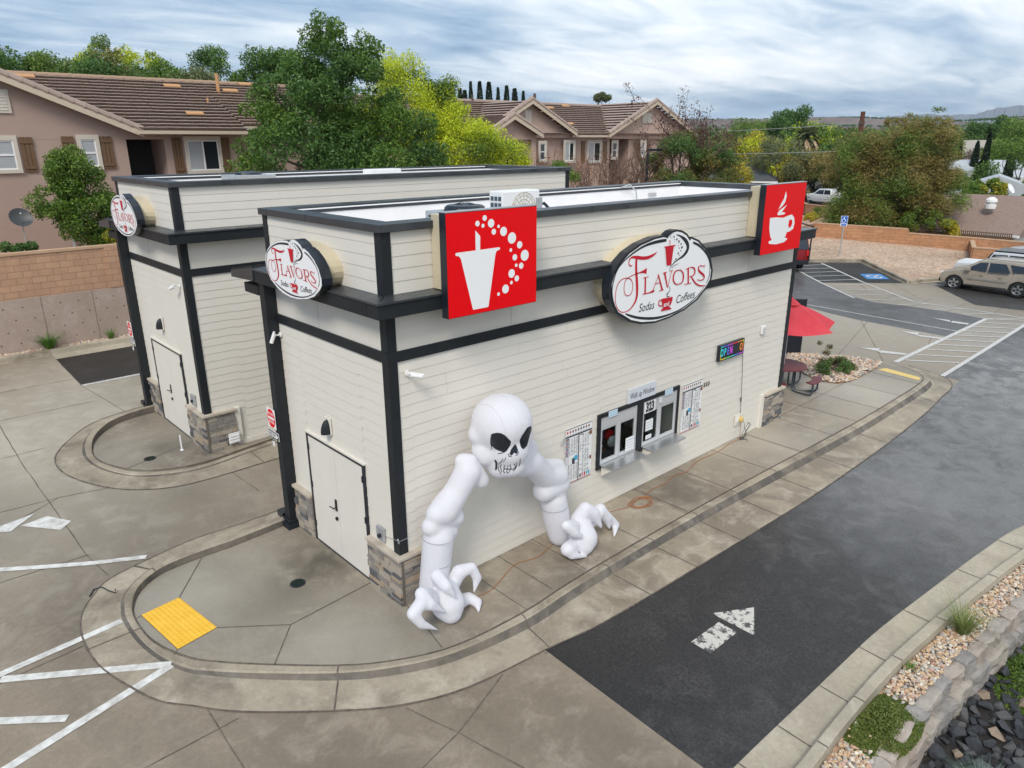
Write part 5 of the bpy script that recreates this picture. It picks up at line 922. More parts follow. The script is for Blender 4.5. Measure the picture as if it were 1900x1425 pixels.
add_mesh('skull',hm,m_inflat,sk)
def mark(name,poly):
    """fill an outline with small triangles laid on the skull"""
    bm=bmesh.new(); vs=[bm.verts.new((x,0,z)) for x,z in poly]; bm.faces.new(vs); bmesh.ops.triangulate(bm,faces=bm.faces)
    for _ in range(3): bmesh.ops.subdivide_edges(bm,edges=bm.edges,cuts=1,use_grid_fill=True); bmesh.ops.triangulate(bm,faces=bm.faces)
    mb=MB(); idx={v:i for i,v in enumerate(bm.verts)}; mb.add([onhead(v.co.x,v.co.z) for v in bm.verts],[tuple(idx[v] for v in f.verts) for f in bm.faces]); bm.free()
    return mb.build(name,m_black,sk,smooth=True,fixn=False)
mark('eye_socket',EYE); mark('eye_socket',EYE2); mark('nose_hole',NOSE)
tb=MB()
for s in TEETH:
    P=[Vector(p) for p in s]; Q=[]
    for i in range(len(P)-1):
        for k in range(4): Q.append(P[i].lerp(P[i+1],k/4))
    Q.append(P[-1]); vs=[]
    for i,p in enumerate(Q):
        d=Q[min(i+1,len(Q)-1)]-Q[max(i-1,0)]; d=Vector((d.x,d.y)).normalized(); nn=Vector((-d.y,d.x))*max(p.z,.008)*.8
        vs+=[onhead(p.x+nn.x,p.y+nn.y),onhead(p.x-nn.x,p.y-nn.y)]
    tb.add(vs,[(2*i,2*i+1,2*i+3,2*i+2) for i in range(len(Q)-1)])
tb.build('teeth_print',m_black,sk,smooth=True,fixn=False)
for nm,bl in (('arm',BL_armL),('arm',BL_armR),('hand',BL_handL),('hand',BL_handR)):
    add_mesh(nm,blob_mesh([ch if (nm=='hand' or max(p[3] for p in ch)>.2) else [(p[0],p[1],p[2],p[3]*.94) for p in ch] for ch in bl],vox=.024,smooth=14 if nm=='arm' else 7),m_inflat,sk)
# sewn seams over the skull
sb=MB()
for k,(px0,pz0) in enumerate(((1.62,2.72),(1.95,2.85),(1.45,2.75))):
    P=[]
    for i in range(26):
        a=PI*(.05+.75*i/25); d=Vector((.10*(k-1),math.cos(a),-math.sin(a))); h=bvh.ray_cast(Vector((px0,-.54,pz0))-d*2,d)
        if h[0] is not None: P.append(h[0]-d*.001)
    if len(P)>3: sb.tube(P,.0035,4)
sb.build('seam',mat('seam_thread',(.60,.61,.66),.9),sk)
# sewn rings of the arms
b=MB()
def ring(c,r,tilt,m=28):
    X=Vector((math.cos(tilt),0,math.sin(tilt))); Yv=Vector((0,1,0)); b.tube([Vector(c)+X*r*math.cos(2*PI*k/m)+Yv*r*math.sin(2*PI*k/m) for k in range(m)],.005,4,closed=True)
ring((3.06,-.46,1.17),.262,.12); ring((.47,-.41,1.22),.262,-.05); ring((.42,-.4,.80),.243,-.03); ring((3.03,-.45,.85),.25,.1)
build_split(b,'seam',m_inkg,sk)
t=thing('guy_line',(.1,-.1,1.3),'thin tether line from the skeleton arm to the hut corner','line'); b=MB(); b.tube([(-.06,.45,1.1),(-.02,-.03,1.16),(.3,-.3,1.35)],.004,4); b.tube([(-.03,-.03,1.13),(-.06,-.05,1.22)],.014,5); b.build('line',m_inkg,t)
t=thing('guy_line',(3.6,-.1,1.3),'thin tether line from the skeleton arm to a cleat beside the left menu board','line'); b=MB(); b.tube([(3.70,YW,1.78),(3.55,-.2,1.5),(3.3,-.4,1.45)],.003,4); b.tube([(3.62,YW-.01,1.70),(3.72,YW-.01,1.84)],.012,5); b.build('line',m_inkg,t)
# ================================================================ PEBBLES, ROCKS, LOWER RIGHT BANK
def hull_rock(rnd,rx,ry,rz,n=14):
    bm=bmesh.new()
    for _ in range(n):
        v=Vector((rnd.gauss(0,1),rnd.gauss(0,1),rnd.gauss(0,1))).normalized()*rnd.uniform(.82,1.0); bm.verts.new((v.x*rx,v.y*ry,v.z*rz))
    r=bmesh.ops.convex_hull(bm,input=bm.verts); bmesh.ops.delete(bm,geom=[v for v in bm.verts if not v.link_faces],context='VERTS')
    bm.verts.index_update(); V=[v.co.copy() for v in bm.verts]; F=[tuple(v.index for v in f.verts) for f in bm.faces]; bm.free(); return V,F
rk=random.Random(11); PEB=[hull_rock(rk,1,.75,.55,16) for _ in range(10)]
def scatter(name,pos,size,mats,label,cat,seed,weights=None,smooth=True):
    rnd=random.Random(seed); vs=[];fs=[];mi=[]; 
    for (x,y,z) in pos:
        V,F=PEB[rnd.randrange(10)]; s=size*rnd.uniform(.55,1.35); Rm=Matrix.Rotation(rnd.uniform(0,6.28),3,'Z')@Matrix.Rotation(rnd.gauss(0,.35),3,'X'); o=len(vs); k=rnd.choices(range(len(mats)),weights)[0]
        vs+=[tuple(Rm@(v*s)+Vector((x,y,z))) for v in V]; fs+=[tuple(i+o for i in f) for f in F]; mi+=[k]*len(F)
    me=bpy.data.meshes.new(name); me.from_pydata(vs,[],fs)
    for m in mats: me.materials.append(m)
    me.polygons.foreach_set('material_index',mi); me.update(); o=bpy.data.objects.new(name,me); COL.objects.link(o); return tag(o,label,cat,kind='stuff')
PM=[mat('pebble_tan',(.46,.30,.17),.75,col2=(.56,.42,.28),scale=9,island=.7),mat('pebble_grey',(.30,.28,.26),.7,col2=(.45,.43,.40),scale=9,island=.7),mat('pebble_pink',(.42,.24,.18),.75,col2=(.55,.38,.30),scale=9,island=.7),mat('pebble_cream',(.55,.47,.36),.75,col2=(.66,.60,.50),scale=9,island=.7),mat('pebble_dark',(.10,.09,.09),.7,col2=(.20,.18,.17),scale=9,island=.7)]
KX=[k[0] for k in KERB_R]
def kerb_y(x,c=3): return float(np.interp(x,KX,[k[c] for k in KERB_R]))
def bank_y(x): return kerb_y(x)-float(np.interp(x,[2,3.2,5,8,12],[.50,.42,.42,.40,.5]))-.03
# bank soil between kerb and boulders, bed below
mb=MB(); xs=[0.5+i*.5 for i in range(32)]
vs=[]
for x in xs: vs+=[(x,kerb_y(x)+.05,-.33),(x,bank_y(x)-.1,-.36)]
mb.add(vs,[(2*i,2*i+1,2*i+3,2*i+2) for i in range(len(xs)-1)]); tag(mb.build('bank_soil',m_dirt,fixn=False),kind='structure')
mb=MB(); vs=[]
for x in xs: vs+=[(x,bank_y(x)+.05,-.93),(x,-30,-.93)]
mb.add(vs,[(2*i,2*i+1,2*i+3,2*i+2) for i in range(len(xs)-1)]); mb.box(-10,.5,-30,-6,-1.05,-.95); tag(mb.build('bed_soil',mat('dark_gravel',(.012,.012,.012),.9,col2=(.035,.03,.027),scale=25,bump=1,bscale=30),fixn=False),kind='structure')
rnd=random.Random(21); pos=[]
while len(pos)<5200:
    x=rnd.uniform(1.2,13); y0,y1=kerb_y(x)-.02,bank_y(x)+.03; y=rnd.uniform(y1,y0)
    if 2.75<x<4.05 and rnd.random()<.93: continue
    pos.append((x,y,-.325+rnd.uniform(0,.055)))
scatter('pebble_bed',pos,.037,PM,'river pebbles between the right kerb and the stone edging','pebbles',1,(6,3,2,4,.6))
# stone edging: rough blocks in two leaning courses, one wall
SB=[mat('edging_stone_a',(.24,.21,.18),.9,col2=(.42,.38,.33),scale=3.5,detail=10,bump=1,bscale=18,contrast=.25),mat('edging_stone_b',(.26,.215,.18),.9,col2=(.42,.36,.31),scale=3.5,detail=10,bump=1,bscale=18,contrast=.25),mat('edging_stone_c',(.17,.16,.15),.9,col2=(.36,.335,.31),scale=3.5,detail=10,bump=1,bscale=18,contrast=.25)]
def rough_block(mb,c,sx,sy,sz,ang,rnd):
    n=3; bm=bmesh.new(); bmesh.ops.create_cube(bm,size=1); bmesh.ops.subdivide_edges(bm,edges=bm.edges,cuts=n,use_grid_fill=True)
    Rm=Matrix.Rotation(ang,3,'Z'); vs=[]; sd=rnd.uniform(0,50)
    from mathutils import noise as nz
    for v in bm.verts:
        p=v.co.copy(); e=sum(1 for k in p if abs(k)>.49); q=Vector((p.x*sx,p.y*sy,p.z*sz)); f=1-.055*(e-1) if e>1 else 1
        q=q*f; d=nz.noise_vector(q*5+Vector((sd,0,0)))*.05+nz.noise_vector(q*14+Vector((0,sd,0)))*.018; d.z*=.5 if p.z>.49 else 1; vs.append(Rm@(q+d)+Vector(c))
    bm.verts.index_update(); mb.add(vs,[tuple(v.index for v in f.verts) for f in bm.faces]); bm.free()
sw=thing('stone_edging',(5,-6.5,-.6),'low wall of rough split stone blocks holding the pebble strip at the lower right','wall')
up_=MB(); lo_=MB(); x=1.0
while x<13.5:
    l=rnd.uniform(.36,.62); y=bank_y(x+l/2)-.04; a=math.atan2(bank_y(x+l)-bank_y(x),l)+rnd.uniform(-.06,.06)
    up_.k=rnd.randrange(3); rough_block(up_,(x+l/2,y-.01,-.42+rnd.uniform(-.03,.02)),l,rnd.uniform(.17,.24),.32,a,rnd)
    x+=l*.97
x=.8
while x<13.5:
    l=rnd.uniform(.4,.75); y=bank_y(x+l/2)-.09; a=math.atan2(bank_y(x+l)-bank_y(x),l)+rnd.uniform(-.08,.08)
    lo_.k=rnd.randrange(3); rough_block(lo_,(x+l/2,y-.02,-.745+rnd.uniform(-.02,.02)),l,.30,.42,a,rnd); x+=l*.97
up_.build('upper_course',SB,sw); lo_.build('lower_course',SB,sw)
# black lava boulders: each one a thing of its own
LM=[mat('lava_rock',(.018,.021,.026),.45,col2=(.065,.07,.08),scale=6,detail=8,bump=.9,bscale=22,contrast=.25),mat('lava_rock_worn',(.05,.052,.056),.6,col2=(.15,.15,.15),scale=6,detail=8,bump=.9,bscale=22,contrast=.25),mat('tan_rock',(.20,.15,.105),.8,col2=(.32,.25,.19),scale=5,bump=.6,bscale=20)]
RP=[]
for k in range(8):
    r2_=random.Random(40+k); V,F=hull_rock(r2_,1,.75+.2*r2_.random(),.6+.2*r2_.random(),13); mb=MB(); mb.add(V,F)
    RP.append(mb)
protos={}
def boulder(x,y,z,s,k,mi,rz,rx,label,cat,group):
    key=(k,mi)
    if key not in protos:
        o=RP[k].build('lava_boulder' if mi<2 else 'tan_boulder',LM[mi],bevel=.09); protos[key]=o.data; o.modifiers['bevel'].width=.06
    else:
        o=bpy.data.objects.new('lava_boulder' if mi<2 else 'tan_boulder',protos[key]); COL.objects.link(o); b_=o.modifiers.new('bevel','BEVEL'); b_.width=.06; b_.segments=2; b_.limit_method='ANGLE'; b_.angle_limit=R(20)
    o.location=(x,y,z); o.scale=(s,s,s); o.rotation_euler=(rx,0,rz); tag(o,label,cat,group)
rnd=random.Random(77); pts_=[]; tries=0; nb=0; nt_=0
while tries<30000 and len(pts_)<290:
    tries+=1; x=rnd.uniform(1.8,8.6); y=rnd.uniform(-8.9,bank_y(x)-.22)
    # only ground in view: stay right of the photograph's corner line
    v=Vector((x,y,-.85))-CAM; 
    if v.dot(fw)<.1: continue
    px_=950+1334.2*v.dot(r2)/v.dot(fw); py_=712.5-1334.2*v.dot(u2)/v.dot(fw)
    if px_<1560 or px_>1990 or py_>1500: continue
    s=rnd.uniform(.085,.20)
    if any((x-a)**2+(y-b)**2<((s+c)*.57)**2 for a,b,c in pts_): continue
    if 5.2<x<9 and y>bank_y(x)-1.3 and y<bank_y(x)-.3 and px_>1800 and py_<1345 and rnd.random()<.8: continue
    pts_.append((x,y,s)); mi=0 if rnd.random()<.72 else 1
    if rnd.random()<.03 and nt_<6: mi=2; nt_+=1
    if mi<2: boulder(x,y,-.93+s*.30,s,rnd.randrange(8),mi,rnd.uniform(0,6.3),rnd.uniform(-.4,.4),'black lava boulder in the dark rock bed below the stone edging','boulder','lava boulders in the rock bed at the lower right')
    else: boulder(x,y,-.93+s*.30,s,rnd.randrange(8),2,rnd.uniform(0,6.3),rnd.uniform(-.4,.4),'tan rounded boulder among the black lava rocks below the stone edging','boulder','tan boulders in the rock bed at the lower right')
# ---------------------------------------------------------------- leaf tools
def np_mesh(name,verts,k,mats,mi=None):
    """verts (n*k,3): n separate k-gons"""
    n=len(verts)//k; me=bpy.data.meshes.new(name); me.vertices.add(len(verts)); me.vertices.foreach_set('co',verts.astype(np.float32).ravel()); me.loops.add(n*k); me.loops.foreach_set('vertex_index',np.arange(n*k,dtype=np.int32)); me.polygons.add(n); me.polygons.foreach_set('loop_start',np.arange(0,n*k,k,dtype=np.int32)); me.polygons.foreach_set('loop_total',np.full(n,k,dtype=np.int32))
    if not isinstance(mats,(list,tuple)): mats=[mats]
    for m in mats: me.materials.append(m)
    if mi is not None: me.polygons.foreach_set('material_index',mi.astype(np.int32))
    me.update(calc_edges=True); return me
def leaf_quads(P,size,rg,up=.35,asp=.55,droop=None):
    n=len(P); d=rg.normal(size=(n,3)); d/=np.linalg.norm(d,axis=1)[:,None]
    if droop is not None: d[:,2]=d[:,2]*.4+droop; d/=np.linalg.norm(d,axis=1)[:,None]
    e=rg.normal(size=(n,3)); e[:,2]*=(1-up); e-=d*(e*d).sum(1)[:,None]; e/=np.linalg.norm(e,axis=1)[:,None]
    s=(size*rg.uniform(.6,1.35,n))[:,None]; a=d*s*.5; b=e*s*.5*asp
    return np.stack([P-a,P+b-a*.1,P+a,P-b-a*.1],1).reshape(-1,3)
def crown_points(rg,clumps,n,shell=.55,flat=.85):
    w=np.array([c[3]**2 for c in clumps]); idx=rg.choice(len(clumps),n,p=w/w.sum()); C=np.array(clumps)
    d=rg.normal(size=(n,3)); d/=np.linalg.norm(d,axis=1)[:,None]; r=C[idx,3]*(shell+(1-shell)*rg.random(n)**.6)*(1+.18*np.sin(d[:,0]*7+idx)*np.cos(d[:,1]*6+idx*2))
    P=C[idx,:3]+d*r[:,None]*np.array([1,1,flat]); return P
def leafmat(name,c1,c2,c3=None): return mat(name,c1,.55,col2=c2,scale=1.1,detail=4,island=.5,trans=.28,stops=[(.5,c3)] if c3 else None)
GREEN=leafmat('leaf_green',(.032,.09,.012),(.21,.31,.035),(.095,.19,.02))
DEEP=leafmat('leaf_deep',(.035,.095,.02),(.14,.25,.055),(.08,.17,.035))
LIME=leafmat('leaf_lime',(.30,.40,.015),(.82,.82,.06),(.54,.63,.025))
GOLD=leafmat('leaf_gold',(.24,.24,.02),(.72,.55,.04),(.5,.43,.03))
OLIVE=leafmat('leaf_olive',(.12,.145,.025),(.44,.29,.11),(.25,.22,.06))
OAKM=leafmat('leaf_oak',(.06,.085,.018),(.32,.20,.05),(.15,.15,.03))
MID=leafmat('leaf_mid',(.06,.13,.02),(.24,.32,.05),(.13,.22,.032))
RUST=leafmat('leaf_rust',(.035,.014,.016),(.16,.05,.04),(.07,.028,.026))
GREYG=leafmat('leaf_greygreen',(.09,.12,.05),(.24,.27,.12),(.16,.19,.08))
CYP=leafmat('leaf_cypress',(.010,.028,.014),(.035,.06,.028),(.02,.042,.02))
BARK=mat('bark',(.06,.045,.035),.9,col2=(.13,.10,.08),scale=6,stretch=(1,1,.25),bump=.6)
TWIG=mat('twig',(.10,.06,.045),.9,col2=(.18,.12,.09),scale=6)
def limb(mb,a,b,ra,rb,rg,n=5,wob=.08,sides=7):
    a=np.array(a,float);b=np.array(b,float); L=np.linalg.norm(b-a); P=[a+(b-a)*t+(rg.normal(size=3)*L*wob*math.sin(PI*t)*.5) for t in np.linspace(0,1,n)]
    P[0]=a; mb.tube([tuple(p) for p in P],[ra+(rb-ra)*t for t in np.linspace(0,1,n)],sides)
def tree(name,label,base,H,clumps,nleaf,leaf,m,seed,trunk_r=.18,group=None,fork=.3,shell=.55,asp=.5,nlimb=14,droop=None,m2=None,share=0,cat='tree',flat=.85,barkm=None):
    rg=np.random.default_rng(seed); T=thing(name,base,label,cat,group); b=np.array(base)
    P=crown_points(rg,clumps,nleaf,shell,flat); V=leaf_quads(P,leaf,rg,asp=asp,droop=droop); mi=None; ms=[m]
    if m2: mi=(np.sin(P[:,0]*1.3+seed)+np.cos(P[:,1]*1.7)+np.sin(P[:,2]*2.1)+rg.normal(0,.9,len(P))>1.5*(1-2*share)).astype(int); ms=[m,m2]
    me=np_mesh('crown',V-b,4,ms,mi); o=bpy.data.objects.new('crown',me); COL.objects.link(o); o.parent=T
    tk=MB(); cm=np.array([c[:3] for c in clumps]); mean=cm.mean(0); top=b+np.array([(mean[0]-b[0])*.4,(mean[1]-b[1])*.4,H*fork]); limb(tk,b,top,trunk_r,trunk_r*.7,rg,6,.05,9)
    order=sorted(range(len(clumps)),key=lambda i:-clumps[i][3])[:nlimb]
    for i in order: limb(tk,top+rg.normal(size=3)*.05,cm[i],trunk_r*.42,trunk_r*.08,rg,5,.12,6)
    tk.build('trunk',barkm or BARK,T,smooth=True,fixn=False); return T
def dome_clumps(rg,c,rx,ry,rz,n,cr,low=-.6):
    out_=[]
    while len(out_)<n:
        d=rg.normal(size=3); d/=np.linalg.norm(d)
        if d[2]<low: continue
        k=rg.uniform(.45,1)**.5; out_.append((c[0]+d[0]*rx*k,c[1]+d[1]*ry*k,c[2]+d[2]*rz*k,cr*rg.uniform(.6,1.25)))
    return out_
rgl=np.random.default_rng(3)
# ground cover at the lower right, grass tufts: uncountable leaves
def cover(name,label,cx,cy,z,rx,ry,h,n,size,m,seed,ang=0,kind='stuff',cat='ground cover'):
    rg=np.random.default_rng(seed); a=rg.uniform(0,2*PI,n); r=np.sqrt(rg.random(n)); x=r*np.cos(a)*rx; y=r*np.sin(a)*ry; hh=h*(1-r**2)*(.5+.5*np.sin(x*6+1)*np.cos(y*7))**.6; P=np.stack([cx+x*math.cos(ang)-y*math.sin(ang),cy+x*math.sin(ang)+y*math.cos(ang),z+hh*rg.random(n)**.5],1)
    V=leaf_quads(P,size,rg,asp=.4); me=np_mesh(name,V,4,m); o=bpy.data.objects.new(name,me); COL.objects.link(o); return tag(o,label,cat,kind=kind)
G1=leafmat('cover_green',(.05,.10,.012),(.22,.24,.06),(.12,.17,.03)); G2=leafmat('cover_bright',(.05,.11,.015),(.22,.27,.05),(.11,.19,.03))
cover('ground_cover','low green ground cover spilling between the kerb and the stone edging',3.42,kerb_y(3.4)-.30,-.33,.80,.40,.20,14000,.045,G1,5,-.03)
cover('ground_cover','low bright green creeping plants in the rock bed at the right edge',7.3,bank_y(7.3)-.75,-.93,1.5,.55,.34,14000,.055,G2,6,-.12)
def tuft(name,label,x,y,z,h,n,m,seed,w_=.012,spread=.5,cat='grass'):
    rg=np.random.default_rng(seed); V=[]
    for i in range(n):
        a=rg.uniform(0,2*PI); s=spread*rg.uniform(.2,1); d=np.array([math.cos(a)*s,math.sin(a)*s,1]); hh=h*rg.uniform(.5,1.1); n_=np.array([-math.sin(a),math.cos(a),0])*w_; p0=np.array([x,y,z])+np.array([math.cos(a),math.sin(a),0])*rg.uniform(0,.05); p1=p0+d*hh*.55; p2=p0+np.array([d[0]*1.5,d[1]*1.5,.95])*hh
        V+=[p0-n_,p0+n_,p1+n_*.7,p1-n_*.7, p1-n_*.7,p1+n_*.7,p2+n_*.12,p2-n_*.12]
    o=bpy.data.objects.new(name,np_mesh(name,np.array(V),4,m)); COL.objects.link(o); return tag(o,label,cat)
GR=leafmat('grass_blade',(.05,.14,.015),(.17,.30,.05),(.10,.22,.03)); GRP=leafmat('grass_pale',(.12,.16,.04),(.30,.34,.12),(.2,.25,.07))
tuft('grass_tuft','large bright grass tuft at the foot of the retaining wall on the left',-1.22,18.42,.66,.62,200,GR,1,.014,.8)
tuft('grass_tuft','small grass tuft at the retaining wall foot nearest the hut post',.62,18.42,.66,.42,90,GR,2,.012,.5)
tuft('weed','tall wispy green weed growing between the kerb and the pebble strip at the right',6.25,kerb_y(6.2)-.22,-.33,.52,260,GRP,3,.005,.9,'weed')
tuft('weed','tiny green weed against the right kerb beside the pebbles',4.75,kerb_y(4.7)-.07,-.33,.16,60,GR,4,.006,.7,'weed')
tuft('blue_green_shrub','pale blue green feathery plant at the bottom edge in the black rocks',3.86,-7.40,-.95,.25,900,leafmat('bluegreen',(.12,.24,.17),(.30,.42,.32)),8,.0035,1.4,'shrub')
# pebbles at the wall foot and in the planter
rnd=random.Random(31); pos=[(rnd.uniform(-7,3.2),rnd.uniform(18.34,18.66),.70+rnd.uniform(0,.04)) for _ in range(2600)]
scatter('pebble_bed',pos,.045,PM,'pale pebbles along the foot of the retaining wall','pebbles',2,(4,3,3,4,1.5))
mb=MB(); mb.box(-40,30,18.34,18.66,.3,.70); tag(mb.build('bed_soil',m_dirt),kind='structure')
PL=[(17.98,2.82),(18.66,2.07),(19.29,1.03),(19.45,0.13),(18.4,-0.02),(16.66,-0.05),(16.12,0.15),(15.93,0.65),(16.4,1.5),(16.9,2.9)]
def inside(x,y,P):
    c=False; j=len(P)-1
    for i in range(len(P)):
        if (P[i][1]>y)!=(P[j][1]>y) and x<(P[j][0]-P[i][0])*(y-P[i][1])/(P[j][1]-P[i][1])+P[i][0]: c=not c
        j=i
    return c
sheet('planter_soil',PL,m_dirt,.012,fz=lambda x,y:0)
pos=[]
while len(pos)<3600:
    x,y=rnd.uniform(15.8,19.5),rnd.uniform(-.1,2.95)
    if inside(x,y,PL): pos.append((x,y,.03+rnd.uniform(0,.03)))
scatter('pebble_bed',pos,.05,PM,'river pebbles filling the planter beside the picnic table','pebbles',3,(4,3,4,4,2))
tree('low_shrub','low dark green and rust shrub growing in the pebble planter',(17.2,.75,0),.5,dome_clumps(rgl,(17.2,.75,.15),.85,.5,.3,22,.17,-.2)+[(17.5,1.2,.5,.14),(17.9,1.3,.6,.12),(17.6,1.5,.75,.1)],7000,.05,leafmat('leaf_dry',(.07,.05,.025),(.24,.15,.07),(.14,.09,.04)),12,.03,cat='shrub',m2=DEEP,share=.32,shell=.2)
# gravel field beyond the parking bays, its kerb, boundary block wall
gp=[(35.63,11.2),(38.87,8.92),(34.45,4.72),(36.95,3.88),(60,3.9),(60,16),(30,30),(30,16.0)]
mb=MB(); mb.prism([(x,y,gz(y)+.11) for x,y in gp],(0,0,-.3)); tag(mb.build('gravel_field',m_gravel),kind='structure')
kp=[(31.5,13.9),(35.63,11.16),(38.87,8.89),(34.38,4.69),(36.86,3.84),(60,3.84)]
mb=MB()
for i in range(len(kp)-1):
    a=Vector(kp[i]);b=Vector(kp[i+1]); d=(b-a).normalized(); n=Vector((-d.y,d.x))*.10
    q=[a-n,b-n,b+n,a+n]; mb.prism([(p.x,p.y,gz(p.y)+.15+.001*i) for p in q],(0,0,-.25))
tag(mb.build('kerb',m_kerb),kind='structure')
mb=MB(); 
for i,(a,b) in enumerate((((38.7,8.62),(34.45,4.4)),((34.9,4.55),(36.9,3.62)))):
    strip_quad(mb,a,b,.45,dz=.0145+.001*i)
tag(mb.build('gutter',m_kerb2,fixn=False),kind='structure')
def wall_run(name,label,pts,h,th,m,capm):
    t=thing(name,(pts[0][0],pts[0][1],gz(pts[0][1])),label,'wall'); b=MB(); c=MB()
    for i in range(len(pts)-1):
        a=Vector(pts[i][:2]);e=Vector(pts[i+1][:2]); d=(e-a).normalized(); n=Vector((-d.y,d.x))*th/2; h0,h1=pts[i][2],pts[i+1][2]
        ext=d*th/2 if i else d*0
        q=[a-n-ext*0,e-n,e+n,a+n]; z0=-.5
        vs=[(p.x,p.y,z0) for p in q]+[(q[0].x,q[0].y,h0),(q[1].x,q[1].y,h1),(q[2].x,q[2].y,h1),(q[3].x,q[3].y,h0)]
        b.add(vs,[(0,3,2,1),(4,5,6,7),(0,1,5,4),(1,2,6,5),(2,3,7,6),(3,0,4,7)]); n=n*1.25; q=[a-n,e-n,e+n,a+n]; c.prism([(q[0].x,q[0].y,h0+.002),(q[1].x,q[1].y,h1+.002),(q[2].x,q[2].y,h1+.002),(q[3].x,q[3].y,h0+.002)],(0,0,.07))
    b.build('block_courses',m,t); c.build('cap',capm,t); return t
wall_run('boundary_wall','long tan block wall stepping down along the back of the gravel field',[(45.6,15.2,1.50),(47.3,9.6,1.40),(47.34,9.5,1.13),(48.2,5.63,1.06),(49.0,3.14,.95),(52,-6,.7)],1.3,.2,m_blockY,m_cap)
wall_run('boundary_wall','short tan block wall turning back at the left end of the gravel field',[(36,14.6,1.3),(45.6,15.3,1.50)],1.3,.2,m_blockY,m_cap)
wall_run('bin_enclosure','low tan block enclosure with a sloping top beyond the white jeep',[(48.0,5.9,.9),(44.0,4.65,.98),(45.2,-2,.9)],.9,.2,m_blockY,m_cap)
# accessible parking sign
t=thing('accessible_parking_sign',(39.05,10.41,.3),'blue accessible parking sign on a grey pole in the gravel field','sign'); b=MB(); b.tube([(39.05,10.41,.3),(39.05,10.41,2.75)],.04,8); b.build('pole',m_galv,t)
sd_=(CAM-Vector((39.05,10.41,2))); sd_.z=0; sd_.normalize(); sx_=Vector((-sd_.y,sd_.x,0)); b=MB(); o_=Vector((39.05,10.41,2.55))+sd_*.05
def sq(x0,x1,z0,z1,d): return [o_+sx_*x0+Vector((0,0,z0))+sd_*d,o_+sx_*x1+Vector((0,0,z0))+sd_*d,o_+sx_*x1+Vector((0,0,z1))+sd_*d,o_+sx_*x0+Vector((0,0,z1))+sd_*d]
b.prism(sq(-.19,.19,-.35,.25,0),sd_*.01); b.build('plate',m_white,t); b=MB(); b.poly(sq(-.17,.17,-.19,.23,.013)); b.poly(sq(-.15,.15,-.33,-.23,.013)); b.build('blue_field',mat('sign_blue',(.01,.13,.55),.4),t,fixn=False)
b=MB(); 
def s3(x,z,d): return o_+sx_*x+Vector((0,0,z))+sd_*(.016+d)
stroke(b,[(-.02,.17,.06),(-.02,.06,.05),(.04,.05,.04),(.08,-.05,.04),(.12,-.05,.04)],s3,0,0); stroke(b,[(-.10+.10*math.cos(a)+.07,-.04+.10*math.sin(a),.03) for a in np.linspace(1.8,5.8,12)],s3,.001,0); b.build('wheelchair_symbol',m_white,t,fixn=False)
# ================================================================ APARTMENTS
def plane_tiles(mb,e0,e1,r0,r1,courses,lip=.05,clip=None):
    """lapped courses between eave line e0-e1 and ridge line r0-r1 (3d points)"""
    e0,e1,r0,r1=map(Vector,(e0,e1,r0,r1)); nrm=(e1-e0).cross(r0-e0).normalized(); 
    if nrm.z<0: nrm=-nrm
    for i in range(courses):
        t0,t1=i/courses,(i+1)/courses; a,b=e0.lerp(r0,t0),e1.lerp(r1,t0); c,d=e1.lerp(r1,t1),e0.lerp(r0,t1); n=max(2,int((b-a).length/.33))
        for k in range(n):
            p,q=a.lerp(b,k/n),a.lerp(b,(k+1)/n); s,t=d.lerp(c,k/n),d.lerp(c,(k+1)/n); j=nrm*(lip*(.96+.08*((i*7+k*13)%5)/5))
            bk_=(s-p).normalized()*min(.16,(s-p).length*.35); th_=nrm*.03   # each tile overhangs, so a dark gap shows under its nose
            mb.add([p+j,q+j,t+nrm*.004,s+nrm*.004,p+j-th_,q+j-th_,p+j-th_+bk_,q+j-th_+bk_,p+bk_-nrm*.03,q+bk_-nrm*.03],[(0,1,2,3),(0,1,5,4),(4,5,7,6),(6,7,9,8)])
def barge(mb,a,b,drop=.22,th=.05,ny=-1):
    a,b=Vector(a),Vector(b); mb.prism([a,b,b+Vector((0,0,-drop)),a+Vector((0,0,-drop))],(0,ny*th,0))
def rake_caps(mb,a,b,r=.17,n=None):
    a,b=Vector(a),Vector(b); L=(b-a).length; n=n or int(L/.42)
    for i in range(n):
        p,q=a.lerp(b,i/n),a.lerp(b,(i+1.12)/n); mb.tube([p+Vector((0,0,.02)),q+Vector((0,0,.05))],[r,r*.86],8)
